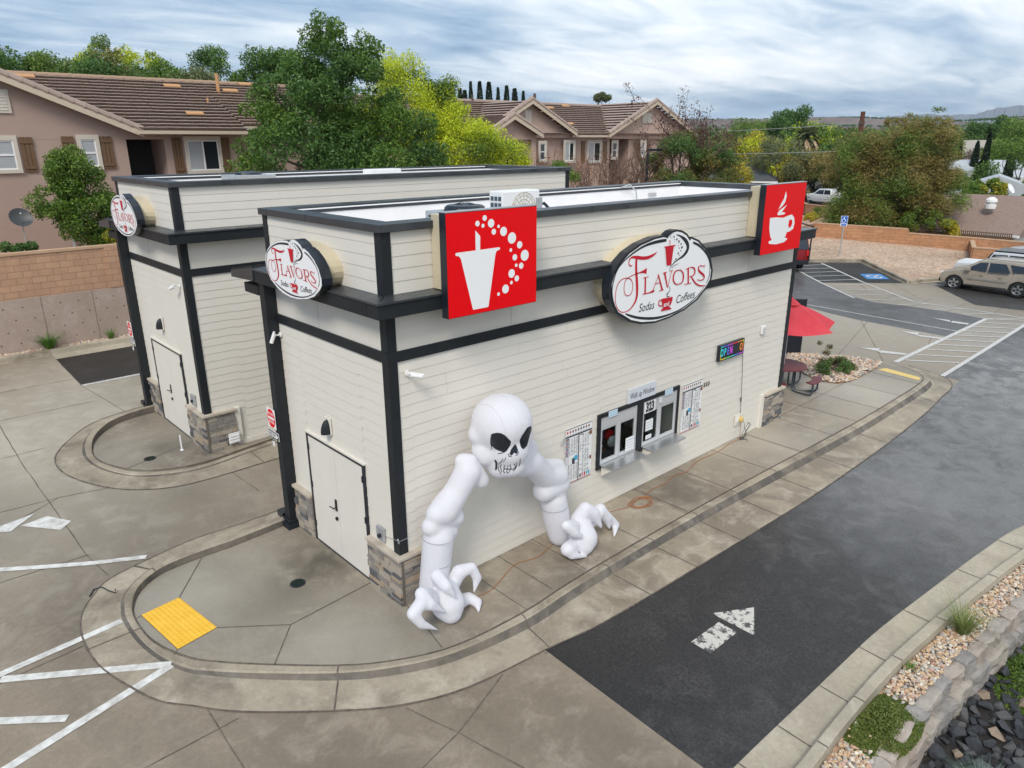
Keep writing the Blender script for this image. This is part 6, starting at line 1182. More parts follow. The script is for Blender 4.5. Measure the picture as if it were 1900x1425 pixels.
def apt_window(T,x0,x1,z0,z1,y,kind='slide',shut=None,dark=False):
    w=MB(); t=.14; w.box(x0-t,x1+t,y-.07,y,z1,z1+t*1.3); w.box(x0-t,x1+t,y-.09,y,z0-t,z0); w.box(x0-t,x0,y-.07,y,z0,z1); w.box(x1,x1+t,y-.07,y,z0,z1); W_=w.build('window',m_wtrim,T)
    g=MB(); g.box(x0,x1,y-.02,y-.005,z0,z1); g.build('blind' if not dark else 'pane',m_blind if not dark else m_glass,W_)
    f=MB(); s=.045; f.box(x0,x1,y-.045,y-.02,z1-s,z1); f.box(x0,x1,y-.045,y-.02,z0,z0+s); f.box(x0,x0+s,y-.045,y-.02,z0+s,z1-s); f.box(x1-s,x1,y-.045,y-.02,z0+s,z1-s); xm,zm=(x0+x1)/2,(z0+z1)/2
    if kind=='slide': f.box(xm-.03,xm+.03,y-.05,y-.02,z0+s,z1-s)
    else: f.box(x0+s,x1-s,y-.05,y-.02,zm-.03,zm+.03)
    f.build('frame',m_white,W_)
    if kind=='slide' and not dark:
        b=MB(); zt=z0+s
        b.box(xm+.03,x1-s,y-.024,y-.0205,z0+s,z1-s); b.build('pane',m_glass,W_)
    b=MB(); z=z0+.07
    while z<z1-.06: b.box(x0+s,(xm-.03) if kind=='slide' else x1-s,y-.026,y-.0215,z,z+.012); z+=.06
    b.build('blind_slats',m_inkg,W_)
    if shut:
        for (a,c) in shut:
            h=MB(); n=3; wd=(c-a)/n
            for k in range(n): h.box(a+k*wd+.008,a+(k+1)*wd-.008,y-.05,y-.001,z0-.12,z1+.12)
            h.box(a,c,y-.075,y-.05,z0+.0,z0+.12); h.box(a,c,y-.075,y-.05,z1-.12,z1); h.build('shutter',m_shutter,T)
def gable_front(T,x0,xp,x1,ze,zp,y,yb,ms,mtile,vents=()):
    """front facing cross gable: wall triangle, roof slopes running back, barge boards, caps"""
    yg=y-.006; b=MB(); b.prism([(x0+.25,yg,ze-.3),(x1-.25,yg,ze-.3),(x1-.25,yg,ze-.02),(xp,yg,zp-.14),(x0+.25,yg,ze-.02)],(0,.3,0)); b.build('gable_wall',ms,T)
    b=MB(); yo=y-.45; plane_tiles(b,(x0,yo,ze),(x0,yb,ze),(xp,yo,zp),(xp,yb,zp),12,.11); plane_tiles(b,(x1,yo,ze),(x1,yb,ze),(xp,yo,zp),(xp,yb,zp),12,.11); rf=b.build('roof',mtile,T,fixn=False)
    b=MB(); barge(b,(x0,yo,ze),(xp,yo,zp)); barge(b,(xp,yo-.001,zp),(x1,yo-.001,ze)); b.build('barge_board',m_fascia,rf)
    b=MB(); rake_caps(b,(x0,yo+.08,ze+.05),(xp,yo+.08,zp+.06)); rake_caps(b,(x1,yo+.08,ze+.05),(xp,yo+.08,zp+.06)); b.build('rake_tiles',mtile,rf)
    for v in vents:
        g=MB(); g.box(v[0]-v[2],v[0]+v[2],y-.06,y-.001,v[1]-v[3],v[1]+v[3]); vo=g.build('gable_vent',m_wtrim,T); g=MB()
        for k in range(6): z=v[1]-v[3]*.75+k*v[3]*.27; g.box(v[0]-v[2]*.7,v[0]-.02,y-.08,y-.06,z,z+.04); g.box(v[0]+.02,v[0]+v[2]*.7,y-.08,y-.06,z,z+.04)
        g.build('louvres',m_panel,vo)
def roof_vents(T,pts,slope_y0,z0,k):
    b=MB()
    for x,y in pts: z=z0+(y-slope_y0)*k+.05; b.prism([(x-.38,y-.10,z+.06),(x+.38,y-.10,z+.06),(x+.38,y+.14,z+.17),(x-.38,y+.14,z+.17)],(0,0,.05))
    build_split(b,'roof_vent',mat('vent_copper',(.50,.27,.12),.6),T)
A1=thing('apartment_block',(4,28,2.35),'brown stucco apartment building with ribbed tile roof behind the retaining wall at the left','building'); f=26
b=MB(); b.box(-12,4.25,f,36,2.3,7.62); b.box(5.78,9.05,f,36,2.3,7.62); b.box(4.25,5.78,f+1.8,36,2.3,7.62); b.box(4.25,5.78,f,f+1.8,2.3,4.6); b.box(4.25,5.78,f,f+1.8,7.25,7.62); b.box(9.05,16,f+.55,36,2.3,7.62); b.build('wall',m_stucco,A1)
b=MB(); b.box(4.26,5.77,f+1.75,f+1.79,4.6,7.25); b.build('balcony_recess',m_dark,A1)
b=MB(); plane_tiles(b,(4.75,25.45,7.60),(9.35,25.45,7.60),(-1.0,31.2,9.95),(9.35,31.2,9.95),16,.15); plane_tiles(b,(9.35,26.0,7.83),(17,26.0,7.83),(9.35,31.2,9.95),(17,31.2,9.95),15,.15); plane_tiles(b,(17,36.9,7.6),(-3,36.9,7.6),(17,31.2,9.95),(-3,31.2,9.95),10,.085); rf=b.build('roof',m_tile,A1,fixn=False)
b=MB(); rake_caps(b,(-3,31.2,9.97),(17,31.2,9.97),.12,44); b.build('ridge_caps',mat('ridge_tile',(.36,.25,.17),.85),rf)
b=MB(); b.box(4.6,9.3,25.33,25.45,7.46,7.60); b.box(9.35,17,25.9,26.02,7.68,7.82); b.build('gutter',m_fascia,rf); b=MB(); b.tube([(9.1,25.4,7.48),(9.1,25.6,7.25),(9.12,26.45,7.0),(9.12,26.5,2.5)],.05,8); b.build('downspout',m_fascia,A1)
b=MB(); b.box(4.85,9.3,25.5,f-.01,7.44,7.5); b.build('soffit',m_fascia,A1)
gable_front(A1,-7.2,-1.2,4.85,7.55,10.1,f,31.5,m_stucco,m_tile,[(.02,8.62,.36,.42)])
roof_vents(A1,[(1.9,30.6),(7.9,30.2),(7.6,26.9),(10.6,29.9),(11.9,30.9)],25.45,7.6,.409)
b=MB(); b.tube([(10.0,29.9,9.3),(10.0,29.9,10.35)],.09,8); b.tube([(8.9,28.6,8.8),(8.9,28.6,9.15)],.05,8); build_split(b,'vent_pipe',mat('vent_copper',(.5,.27,.12)),A1)
apt_window(A1,-.95,.20,6.15,7.22,f,'hung',[(.42,.86),(-2.0,-1.5)]); apt_window(A1,2.52,3.07,6.2,7.25,f,'hung',[(1.85,2.3),(3.25,3.7)]); apt_window(A1,6.72,8.08,5.92,7.2,f,'slide',[(6.08,6.5),(8.25,8.62)])
def dish(x,y,z,label,r=.38,mast=1.2,m=None):
    t=thing('satellite_dish',(x,y,z),label,'satellite dish'); b=MB(); b.tube([(x,y,z),(x,y-.02,z+mast)],.022,6); b.build('mast',m_galv,t); b=MB(); C=Vector((x,y-.1,z+mast+.1)); D=Vector((-.1,-.75,.45)).normalized(); X=D.orthogonal().normalized(); Yv=D.cross(X); vs=[];n=20
    for i in range(5):
        rr=r*i/4
        for k in range(n): a=2*PI*k/n; vs.append(C+X*rr*math.cos(a)*.9+Yv*rr*math.sin(a)+D*(.25*rr*rr/r))
    b.add(vs,[(i*n+k,i*n+(k+1)%n,(i+1)*n+(k+1)%n,(i+1)*n+k) for i in range(4) for k in range(n)]); b.build('reflector',m or mat('dish_grey',(.05,.055,.06),.5),t,smooth=True); b=MB(); b.tube([C-Vector((0,0,r*.8)),C+D*.38],.014,6); b.tube([C+D*.34,C+D*.42],.03,8); b.build('feed_arm',m_galv,t)
dish(-.35,24.2,2.35,'grey satellite dish on a thin mast above the block wall at the left',.40,2.0)
dish(14.6,30.5,9.65,'pale satellite dish standing on the ridge of the left apartment roof',.42,.5,m_white)
dish(56.5,6.6,3.3,'white satellite dish on the brown shingle house roof at the right',.40,.35,m_white)
for i,(x,z,w_,h,l) in enumerate(((1.35,4.35,.42,.75,'tall grey meter box on the apartment wall above the block wall'),(1.45,3.9,.3,.35,'small grey electric box below the tall meter box on the apartment wall'),(2.1,4.1,.32,.35,'small grey electric box right of the meter box on the apartment wall'))):
    t=thing('meter_box',(x,25.8,z),l,'box'); b=MB(); b.box(x,x+w_,25.8,26,z,z+h); b.build('case',m_galv,t,bevel=.02); b=MB(); b.tube([(x+w_/2,25.9,z),(x+w_/2,25.9,2.4)],.03,6); b.build('conduit',m_galv,t)
# second block, farther right
A2=thing('apartment_block',(34,30,2.35),'brown stucco apartment building with several tiled gables behind the bare trees','building'); f=28
b=MB(); b.box(20,38.0,f+.0,40,2.3,7.5); b.box(40.2,48.5,f,40,2.3,7.5); b.box(38.0,40.2,f+1.6,40,2.3,7.5); b.build('wall',m_stucco2,A2)
b=MB(); b.box(38.02,40.18,f+1.55,f+1.59,2.4,7.2); b.box(27.55,28.35,f-.03,f,2.5,7.0); build_split(b,'balcony_recess',m_dark,A2)
b=MB(); plane_tiles(b,(19,27.5,7.5),(48,27.5,7.5),(19,32.6,9.72),(48,32.6,9.72),15,.16); plane_tiles(b,(48,38,7.5),(19,38,7.5),(48,32.6,9.72),(19,32.6,9.72),8,.085); rf=b.build('roof',m_tile,A2,fixn=False)
b=MB(); rake_caps(b,(19,32.6,9.74),(46,32.6,9.74),.12,60); b.build('ridge_caps',m_tile,rf)
gable_front(A2,25.2,29.3,33.6,7.62,9.62,f-.3,32,m_stucco2,m_tile,[(29.27,8.62,.30,.42)])
gable_front(A2,24.4,26.6,29.1,7.5,8.6,f-1.5,29,m_stucco2,m_tile)
b=MB(); b.box(28.5,28.9,f-1.5,f-1.1,2.4,7.4); b.box(24.5,24.9,f-1.5,f-1.1,2.4,7.4); build_split(b,'porch_post',m_stucco2,A2)
gable_front(A2,37.1,42.6,48.2,7.55,9.95,f-.25,33,m_stucco2,m_tile,[(41.95,8.75,.60,.36)])
b=MB(); b.box(33.3,37.3,27.36,27.46,7.36,7.5); b.build('gutter',m_fascia,rf)
for x0,x1,z0,z1,k,s in ((32.85,33.75,5.8,7.0,'slide',None),(30.4,30.9,5.9,6.95,'hung',None),(35.6,36.9,5.7,7.0,'slide',None),(38.3,38.8,5.9,7.0,'hung',None),(41.4,41.9,6.0,7.0,'hung',[(40.85,41.25),(42.05,42.45)]),(45.1,45.6,6.0,7.0,'hung',[(44.5,44.95),(45.8,46.2)]),(41.4,41.9,3.0,4.2,'hung',None)):
    apt_window(A2,x0,x1,z0,z1,f-.3 if x0<34 else (f-.25 if x0>40 else f),k,s,dark=(x0 in(30.4,38.3)))
b=MB(); b.box(34.85,35.25,f-.05,f-.001,5.6,7.1); b.box(37.25,37.65,f-.05,f-.001,5.6,7.1); build_split(b,'shutter',m_shutter,A2)
roof_vents(A2,[(22.3,32.0),(35.3,31.6),(34.6,28.9),(37.5,32.1)],27.5,7.5,.435)
b=MB(); b.tube([(33.9,31.8,9.4),(33.9,31.8,10.4)],.1,8); b.tube([(28.6,32.5,9.6),(28.6,32.5,10.15)],.08,8); build_split(b,'vent_pipe',BARK,A2)
# street lamp
t=thing('street_lamp',(32.8,20.5,2.35),'black square head street lamp in front of the far apartment building','lamp'); b=MB(); b.tube([(32.8,20.5,2.35),(32.8,20.5,6.55)],.09,8); b.build('pole',m_black,t); b=MB(); b.box(32.75,33.5,19.9,20.55,6.5,6.64); b.build('head',m_black,t,bevel=.03)
# ================================================================ TREES
def clumps_from(rg,spec):
    out_=[]
    for (c,rx,ry,rz,n,cr) in spec: out_+=dome_clumps(rg,c,rx,ry,rz,n,cr,-.7)
    return out_
rg=np.random.default_rng(8)
# big dark green ash behind the rear hut: measured outline, about 12 m tall
tree('ash_tree','large dark green tree with a tall two lobed top behind the rear hut',(10.6,19.9,2.35),9,clumps_from(rg,[((9.9,19.9,6.2),3.2,2.3,2.2,38,.80),((11.9,19.0,6.4),2.9,2.2,1.9,34,.80),((9.7,20.3,8.6),2.0,1.8,1.6,26,.66),((10.75,19.6,9.4),1.7,1.6,1.4,24,.60),((10.35,19.6,11.0),.75,.8,.95,15,.42),((12.0,19.2,10.4),.55,.6,1.0,12,.36),((13.3,18.6,8.2),1.1,1.1,1.2,13,.5),((7.9,20.6,7.6),1.2,1.0,1.1,12,.5)]),100000,.135,GREEN,21,.26,m2=DEEP,share=.42,shell=.5,asp=.42,nlimb=22)
tree('locust_tree','bright yellow green tree between the big dark tree and the far apartments',(17.6,21.6,2.35),8,clumps_from(rg,[((16.6,22.5,8.2),2.5,1.8,2.1,60,.72),((18.5,21.0,6.5),2.3,1.7,1.7,60,.72),((16.0,22.9,10.3),1.0,1.0,.9,20,.45),((20.0,19.6,6.2),1.1,1.1,.9,24,.5),((16.2,21.2,5.7),1.6,1.4,1.1,28,.6),((17.9,21.8,8.9),1.3,1,1.0,22,.5)]),95000,.10,LIME,22,.2,shell=.3,asp=.5,nlimb=14,m2=MID,share=.12)
tree('garden_tree','medium bushy green tree in front of the left apartment windows',(1.3,22.0,2.35),4,clumps_from(rg,[((1.15,22.0,6.0),.8,.8,.85,26,.40),((2.2,21.5,3.9),.8,.6,.8,20,.38),((1.6,21.9,4.4),1.2,.9,1.1,34,.45),((.45,22,5.1),.8,.7,.7,18,.38)]),34000,.10,GREEN,23,.09,m2=MID,share=.4,shell=.4)
tree('garden_shrub','low leafy green shrub with yellow tips above the block wall beside the rear hut',(2.5,21.2,2.35),1.8,dome_clumps(rg,(2.6,21.0,3.6),1.0,.7,.75,14,.35),9000,.09,MID,24,.06,m2=GOLD,share=.15,cat='shrub')
tree('garden_shrub','small dark shrub top showing over the block wall at the left edge',(-1.2,19.8,2.35),1.5,dome_clumps(rg,(-1.35,19.8,3.7),.5,.5,.45,9,.22),3500,.08,DEEP,25,.05,cat='shrub')
# row of tall trees behind the left apartment roof
ROW=[('dense green tree at the left edge of the sky line behind the left apartment roof',(2.6,44,2.3),(2.6,44.5,9.6),2.6,3.0,DEEP,MID),('pointed green tree beside the left edge behind the apartment ridge',(6.3,45,2.3),(6.4,45,9.7),2.3,2.7,MID,None),('dark rounded tree second along the tree row behind the left apartment ridge',(7.9,40,2.3),(7.8,40,9.7),2.0,2.3,DEEP,OLIVE),
 ('tall bright green willow, highest of the tree row behind the left apartment roof',(11.0,51,2.3),(11.2,50.5,11.2),3.4,2.7,MID,LIME),('low green tree in the middle of the row behind the left apartment ridge',(12.0,45,2.3),(12.2,44.5,10.0),2.6,1.8,GREEN,None),('pale olive tree in front of the tall one behind the apartment ridge',(12.3,40.3,2.3),(12.5,40,9.5),1.9,1.9,GREYG,MID),
 ('tall dark pine like tree near the roof pipe behind the left apartment',(16.3,47,2.3),(16.5,47,10.5),2.7,3.0,GREEN,DEEP),('broad dark green tree between the roof pipe and the big ash tree',(16.0,36.6,2.3),(16.0,36.4,9.9),2.5,2.2,DEEP,GREEN),('loose green tree just left of the big ash tree behind the apartment',(18.9,40.5,2.3),(19.3,40.3,10.2),2.2,2.5,MID,None)]
for i,(lb,bs,c,rx,rz,m1,m2) in enumerate(ROW):
    tree('background_tree',lb,bs,7,dome_clumps(np.random.default_rng(60+i),c,rx,rx*.8,rz,36,.75,-.6),22000,.155,m1,70+i,.2,'tall trees behind the left apartment roof',m2=m2,share=.35 if m2 else 0,shell=.4)
# cypresses in a row beyond the far apartment roof
for i,(x,y,z) in enumerate([(53.28,66.18,13.99),(54.04,65.58,13.2),(54.5,65.21,13.0),(55.07,64.74,13.99),(55.92,64.03,14.0),(56.77,63.3,13.93),(57.61,62.57,13.3),(58.39,61.86,13.5),(59.12,61.19,13.19),(59.89,60.47,12.88)]):
    if i==0:
        rgc=np.random.default_rng(5); T0=thing('cypress_tree',(x,y,2),'slim dark cypress in the row beyond the far apartment roof','tree','cypresses in a row beyond the apartment roof'); n=5200; h=rgc.random(n)*12.2; r=.50*np.sin(np.clip(h/12.2,0.03,1)*PI*.92+.18)**.7; a=rgc.uniform(0,6.28,n); P=np.stack([x+r*np.cos(a),y+r*np.sin(a),2.2+h],1)
        P[:,2]=np.minimum(P[:,2],z); V=leaf_quads(P,.24,rgc,asp=.5); o=bpy.data.objects.new('crown',np_mesh('crown',V-np.array([x,y,2]),4,CYP)); COL.objects.link(o); o.parent=T0; tk=MB(); tk.tube([(x,y,2),(x,y,4),(x,y,12)],[.2,.16,.05],7); tk.build('trunk',BARK,T0); CY0=T0
    else:
        c=copy_tree(CY0); c.location=(x,y,2-(14-z)); c.rotation_euler=(0,0,i*1.1); c.scale=((.75,1,1.15)[i%3],)*2+(1,)
t=tree('background_tree','small round topped tree above the ridge of the far apartment building',(55.2,43.6,1),6,dome_clumps(rg,(55.25,43.6,11.3),.85,.8,.45,12,.4,-.3),4500,.17,GREYG,31,.15,shell=.3)
def bare(name,label,base,H,spread,seed,m=TWIG,leafm=None,nl=0,lean=(0,0),n0=7,hfrac=(.1,1)):
    rg=np.random.default_rng(seed); T=thing(name,base,label,'tree'); mb=MB(); tips=[]
    def grow(p,d,L,r,dep):
        d=d/np.linalg.norm(d); q=p+d*L; mid=p+d*L*.5+rg.normal(size=3)*L*.06; mb.tube([tuple(p),tuple(mid),tuple(q)],[r,r*.8,r*.6],5 if dep<2 else 3,cap=False)
        if dep>=4: tips.append(q); return
        for _ in range(rg.integers(2,4)): grow(q if rg.random()<.7 else mid,d+rg.normal(size=3)*.42+np.array([0,0,.10]),L*rg.uniform(.58,.82),r*.6,dep+1)
        if dep>=2: tips.append(q)
    for k in range(n0): a=2*PI*k/n0+rg.random(); grow(np.array(base,float),np.array([math.cos(a)*spread+lean[0],math.sin(a)*spread+lean[1],1]),H*rg.uniform(.26,.36),.055*H/5,0)
    mb.build('branches',m,T,fixn=False)
    if leafm:
        tp=np.array(tips); z0,z1=base[2]+H*hfrac[0],base[2]+H*hfrac[1]; tp=tp[(tp[:,2]>z0)&(tp[:,2]<z1)]; P=tp[rg.choice(len(tp),nl)]+rg.normal(0,.16,(nl,3)); V=leaf_quads(P,.13,rg); o=bpy.data.objects.new('leaves',np_mesh('leaves',V-np.array(base),4,leafm)); COL.objects.link(o); o.parent=T
    return T
bare('bare_tree','leafless brown multi stem tree in front of the far apartment recess',(33.3,22.6,2.35),5.8,.75,5,n0=13)
bare('bare_tree','twiggy leafless shrub tree nearest the recess of the far apartments',(31.6,23.4,2.35),5.2,.7,15,n0=11)
bare('bare_tree','bare tree with thin upright branches in front of the right gable of the far apartments',(36.2,23.0,2.35),6.0,.6,16,n0=10)
bare('bare_tree','bare branching tree just left of the street lamp',(30.0,20.8,2.35),4.6,.85,6,n0=8)
bare('bare_tree','bare bush with few orange leaves in front of the far apartment porch',(28.6,23.6,2.35),5.2,.6,7,leafm=leafmat('leaf_orange',(.22,.08,.03),(.4,.2,.08)),nl=420,n0=8)
tree('garden_tree','small half bare green tree in front of the middle gable of the far apartments',(25.6,21.5,2.35),3,dome_clumps(rg,(25.7,21.5,5.0),1.3,1.1,1.0,16,.45),5200,.13,MID,33,.08,shell=.2,m2=DEEP,share=.4)
bare('plum_tree','tall thin tree with dark burgundy leaves at the top right of the street lamp',(35.8,19.4,1.6),9.6,.38,9,leafm=RUST,nl=3000,n0=6,hfrac=(.5,1.2))
tree('background_tree','dark green and brown tree below the burgundy topped tree',(35.4,19.0,1.6),4,clumps_from(rg,[((35.0,19.6,5.6),2.0,1.8,2.0,40,.7),((37.5,18.5,5.0),1.8,1.5,1.7,28,.65)]),30000,.13,OAKM,34,.14,m2=DEEP,share=.5,shell=.2)
# big shaggy tree on the right, oak and others
tree('shaggy_elm','huge shaggy olive brown tree behind the block wall at the right',(50.5,12.2,0),7,clumps_from(rg,[((50.6,12.2,4.2),3.4,3.0,2.9,90,1.0),((51.0,10.8,6.6),2.6,2.2,1.6,50,.8),((49.8,14.6,5.6),2.3,1.9,1.9,36,.8),((49.6,13.4,2.0),3.2,2.6,1.6,55,.9),((51.0,9.6,3.3),2.0,1.8,2.3,40,.8),((51.3,10.3,8.5),1.0,.9,.6,9,.3),((50.5,12.3,8.3),1.5,1.2,.6,11,.32)]),170000,.20,OLIVE,35,.3,shell=.05,asp=.22,droop=-.35,m2=MID,share=.40,nlimb=26)
tree('oak_tree','dark spreading autumn oak standing behind the pickup at the right',(86.5,31.5,0),6,clumps_from(rg,[((86.5,31.5,4.3),4.6,4.0,2.1,50,1.05),((84.5,35.5,4.2),2.4,2.2,1.4,22,.9),((87.5,27.5,4.6),2.6,2.4,1.8,24,.95)]),30000,.27,OAKM,36,.42,m2=DEEP,share=.45,shell=.3)
tree('yellow_tree','bright golden yellow tree behind the grey roofed garage',(81.5,40.8,0),6,clumps_from(rg,[((81.5,40.8,4.6),3.9,3.4,2.7,70,1.15),((82.0,39.8,2.8),4.3,3.4,1.6,40,1.1)]),42000,.24,GOLD,37,.22,shell=.35,m2=LIME,share=.2)
tree('garden_shrub','light green feathery shrub leaning over the fence of the brown roofed house',(48.9,9.3,0),2,clumps_from(rg,[((49.0,9.3,1.9),1.3,1.3,.9,16,.4),((49.0,8.0,1.5),.9,.9,.6,9,.35)]),8500,.12,MID,38,.06,shell=.1,cat='shrub',m2=GOLD,share=.2)
def blob_tree(name,label,x,y,ztop,r,m1,seed,m2=None,n=5500,leaf=.3,asp=.5,base=0,group=None,tall=None):
    rz=(tall or r*.85); c=(x,y,ztop-rz); return tree(name,label,(x,y,base),max(1,ztop*.5),dome_clumps(np.random.default_rng(seed),c,r,r,rz,24,r*.33,-.7),n,leaf,m1,seed,.2,group,m2=m2,share=.35 if m2 else 0,shell=.35,asp=asp,nlimb=8)
TT=[('dark green tree behind the golden tree, left part',(88,46.2),8.9,5.0,DEEP,OAKM),('tall dark pine with knobbly top behind the palm',(101.3,46.4),11.5,3.6,DEEP,None),('grey green rounded tree left of the palm',(69.8,31.1),7.6,3.0,GREYG,None),('light green tree right of the palm',(90.5,37.2),9.3,4.2,MID,LIME),('brown green tree left of the golden tree below the hills',(78,44.5),8.0,4.0,OAKM,MID),
 ('dark tree at the foot of the burgundy topped tree, far side',(60.5,34.5),6.4,3.0,OAKM,DEEP),('yellowing shrub left of the golden tree',(63,32.5),5.0,1.8,GOLD,MID),('dark green bush in front of the columned porch house',(57.6,10.4),4.3,1.5,GREEN,None),('round dark green shrub beside the white dish',(61.5,5.6),4.3,1.5,DEEP,None),('yellow green bush behind the brown shingle roof',(60.4,8.9),4.25,1.1,MID,GOLD),
 ('broad green tree at the right edge behind the cypress spires',(77.2,11.3),6.9,3.2,GREEN,MID),('tall green tree right of the spires near the right edge',(110,20),8.6,4.3,MID,None),('conical dark pine below the mesa, left one',(138.9,32.5),9.8,3.2,DEEP,None),('conical dark pine below the mesa, right one',(139.4,29.6),10.2,2.6,DEEP,None),('wide green tree under the mesa at the right edge',(125,22.5),9.9,4.2,MID,None),('greenish tree right of the shaggy tree on the sky line',(100,27.5),8.6,4.5,MID,OLIVE),
 ('grey leafless looking tree among the far houses',(112,25.5),6.0,2.8,mat('leaf_bare',(.25,.2,.17),.9,col2=(.35,.29,.25),island=.5),None),('green tree left of the far tan roof house',(104,30),7.2,3.4,MID,DEEP),('low green hedge tree beside the grey gable roof',(68.5,8.0),3.9,1.7,MID,None),('brownish tree between the golden tree and the oak',(72,28.5),6.0,3.0,OLIVE,OAKM),('dark green tree between the palm and the utility pole',(112,42),8.4,4.4,DEEP,MID),('bushy green tree behind the white pickup',(86,34.5),5.9,3.2,OLIVE,MID),('rounded green tree on the sky line left of the pine',(108,56),10.4,4.6,MID,None)]
for i,(lb,p,zt,r,m1,m2) in enumerate(TT): blob_tree('town_tree',lb,p[0],p[1],zt,r,m1,200+i,m2,6500 if r<2 else 9000,.20 if p[0]<80 else .30,group='trees among the houses of the town')
for i,(lb,x,y,zt,r,zb) in enumerate([('short cypress spire, leftmost of the town spires',95.1,21.8,6.9,.55,0),('second cypress spire from the left among the town houses',90.8,18.8,6.9,.7,0),('tallest cypress spire among the town houses',86.2,16.5,7.8,.62,0),('rightmost cypress spire by the green tree',86.7,14.3,6.6,.7,0),('thick cypress base column in front of the tallest spire',84.5,16.4,5.0,.95,0)]):
    rgc=np.random.default_rng(90+i); T0=thing('cypress_spire',(x,y,zb),lb,'tree','cypress spires among the houses'); n=4200; h=rgc.random(n)*zt; rr=r*np.clip((1-h/zt),0,1)**.55*(.8+.2*rgc.random(n)); a=rgc.uniform(0,6.28,n); P=np.stack([x+rr*np.cos(a),y+rr*np.sin(a),h],1); V=leaf_quads(P,.28,rgc); o=bpy.data.objects.new('crown',np_mesh('crown',V-np.array([x,y,zb]),4,CYP)); COL.objects.link(o); o.parent=T0; tk=MB(); tk.tube([(x,y,0),(x,y,zt*.6)],[.15,.05],6); tk.build('trunk',BARK,T0)
# palm
t=thing('palm_tree',(79.8,33.4,0),'shaggy fan palm with hanging dead fronds behind the grey green tree','tree'); b=MB(); b.tube([(79.8,33.4,0),(79.8,33.4,6.9)],[.35,.3],9); b.build('trunk',BARK,t)
rgp=np.random.default_rng(4); V=[]; V2=[]
for k in range(150):
    a=rgp.uniform(0,6.28); el=rgp.uniform(-1.3,1.2); L=rgp.uniform(1.3,2.1); c=np.array([79.8,33.4,7.5]); d=np.array([math.cos(a)*math.cos(el),math.sin(a)*math.cos(el),math.sin(el)]); s=np.array([-math.sin(a),math.cos(a),0])*.28; m_=c+d*L*.6; e_=c+d*L+np.array([0,0,-.5]); (V if el>-.4 else V2).extend([c,m_+s,e_,m_-s])
for nm,vv,mm_ in(('fronds',V,GREYG),('dead_fronds',V2,mat('dead_frond',(.28,.20,.12),.9,col2=(.42,.33,.22),island=.6))): o=bpy.data.objects.new(nm,np_mesh(nm,np.array(vv)-np.array([79.8,33.4,0]),4,mm_)); COL.objects.link(o); o.parent=t
# far wood that reads as one mass
rgw=np.random.default_rng(12); CL=[]
for i in range(1300):
    ang=rgw.uniform(R(-4),R(62)); d=rgw.uniform(150,620); r=rgw.uniform(2.2,4.6); CL.append((CAM.x+d*math.cos(ang),CAM.y+d*math.sin(ang),rgw.uniform(2.5,6.5)+(d/620)*5,r))
P=crown_points(rgw,CL,200000,.5,.9); V=leaf_quads(P,.95,rgw); o=bpy.data.objects.new('distant_trees',np_mesh('distant_trees',V,4,[MID,DEEP,OAKM],(np.floor(np.abs(np.sin(P[:,0]*.09)*np.cos(P[:,1]*.11))*2.99)).astype(int))); COL.objects.link(o); tag(o,'far belt of trees reaching across the valley to the mesa','trees',kind='stuff')
# ================================================================ TOWN HOUSES
def house(label,x,y,L,D,ze,zr,ang,wm,rm,hip=0,extras=()):
    t=thing('house',(x,y,0),label,'house'); c,s=math.cos(ang),math.sin(ang); T=lambda u,v,z:(x+u*c-v*s,y+u*s+v*c,z)
    def bx(mb,u0,u1,v0,v1,z0,z1): mb.add([T(u0,v0,z0),T(u1,v0,z0),T(u1,v1,z0),T(u0,v1,z0),T(u0,v0,z1),T(u1,v0,z1),T(u1,v1,z1),T(u0,v1,z1)],[(0,3,2,1),(4,5,6,7),(0,1,5,4),(1,2,6,5),(2,3,7,6),(3,0,4,7)])
    b=MB(); bx(b,-L/2,L/2,-D/2,D/2,-.3,ze)
    if not hip:
        for u in (-L/2,L/2): b.poly([T(u,-D/2,ze),T(u,D/2,ze),T(u,0,zr-.08)])
    b.build('wall',wm,t); o=.4; b=MB(); h=hip
    R4=[T(-L/2-o,-D/2-o,ze-.08),T(L/2+o,-D/2-o,ze-.08),T(L/2+o,D/2+o,ze-.08),T(-L/2-o,D/2+o,ze-.08),T(-L/2-o+h,0,zr),T(L/2+o-h,0,zr)]
    b.add(R4+[(a,b2,c2-.14) for a,b2,c2 in R4[:4]],[(0,1,5,4),(2,3,4,5),(1,2,5),(3,0,4),(0,1,7,6),(1,2,8,7),(2,3,9,8),(3,0,6,9)]); rf=b.build('roof',rm,t)
    b=MB(); bx(b,-L/2-o-.02,L/2+o+.02,-D/2-o-.03,-D/2-o,ze-.24,ze-.08); bx(b,-L/2-o-.02,L/2+o+.02,D/2+o,D/2+o+.03,ze-.24,ze-.08); b.build('fascia',m_white,rf)
    for kind,u,v,w_,h_,z in extras:
        b=MB()
        if v<0: bx(b,u-w_/2,u+w_/2,-D/2-.05,-D/2+.0,z,z+h_)
        else: bx(b,-L/2-.05 if v==1 else L/2,-L/2 if v==1 else L/2+.05,u-w_/2,u+w_/2,z,z+h_)
        b.build(kind,m_white if kind=='garage_door' else (m_glass if kind=='window' else m_dark),t)
    return t,T,bx
hw_white=mat('house_white',(.62,.62,.60),.8); hw_grey=mat('house_grey',(.34,.36,.38),.8); hw_tan=mat('house_tan',(.45,.33,.25),.9)
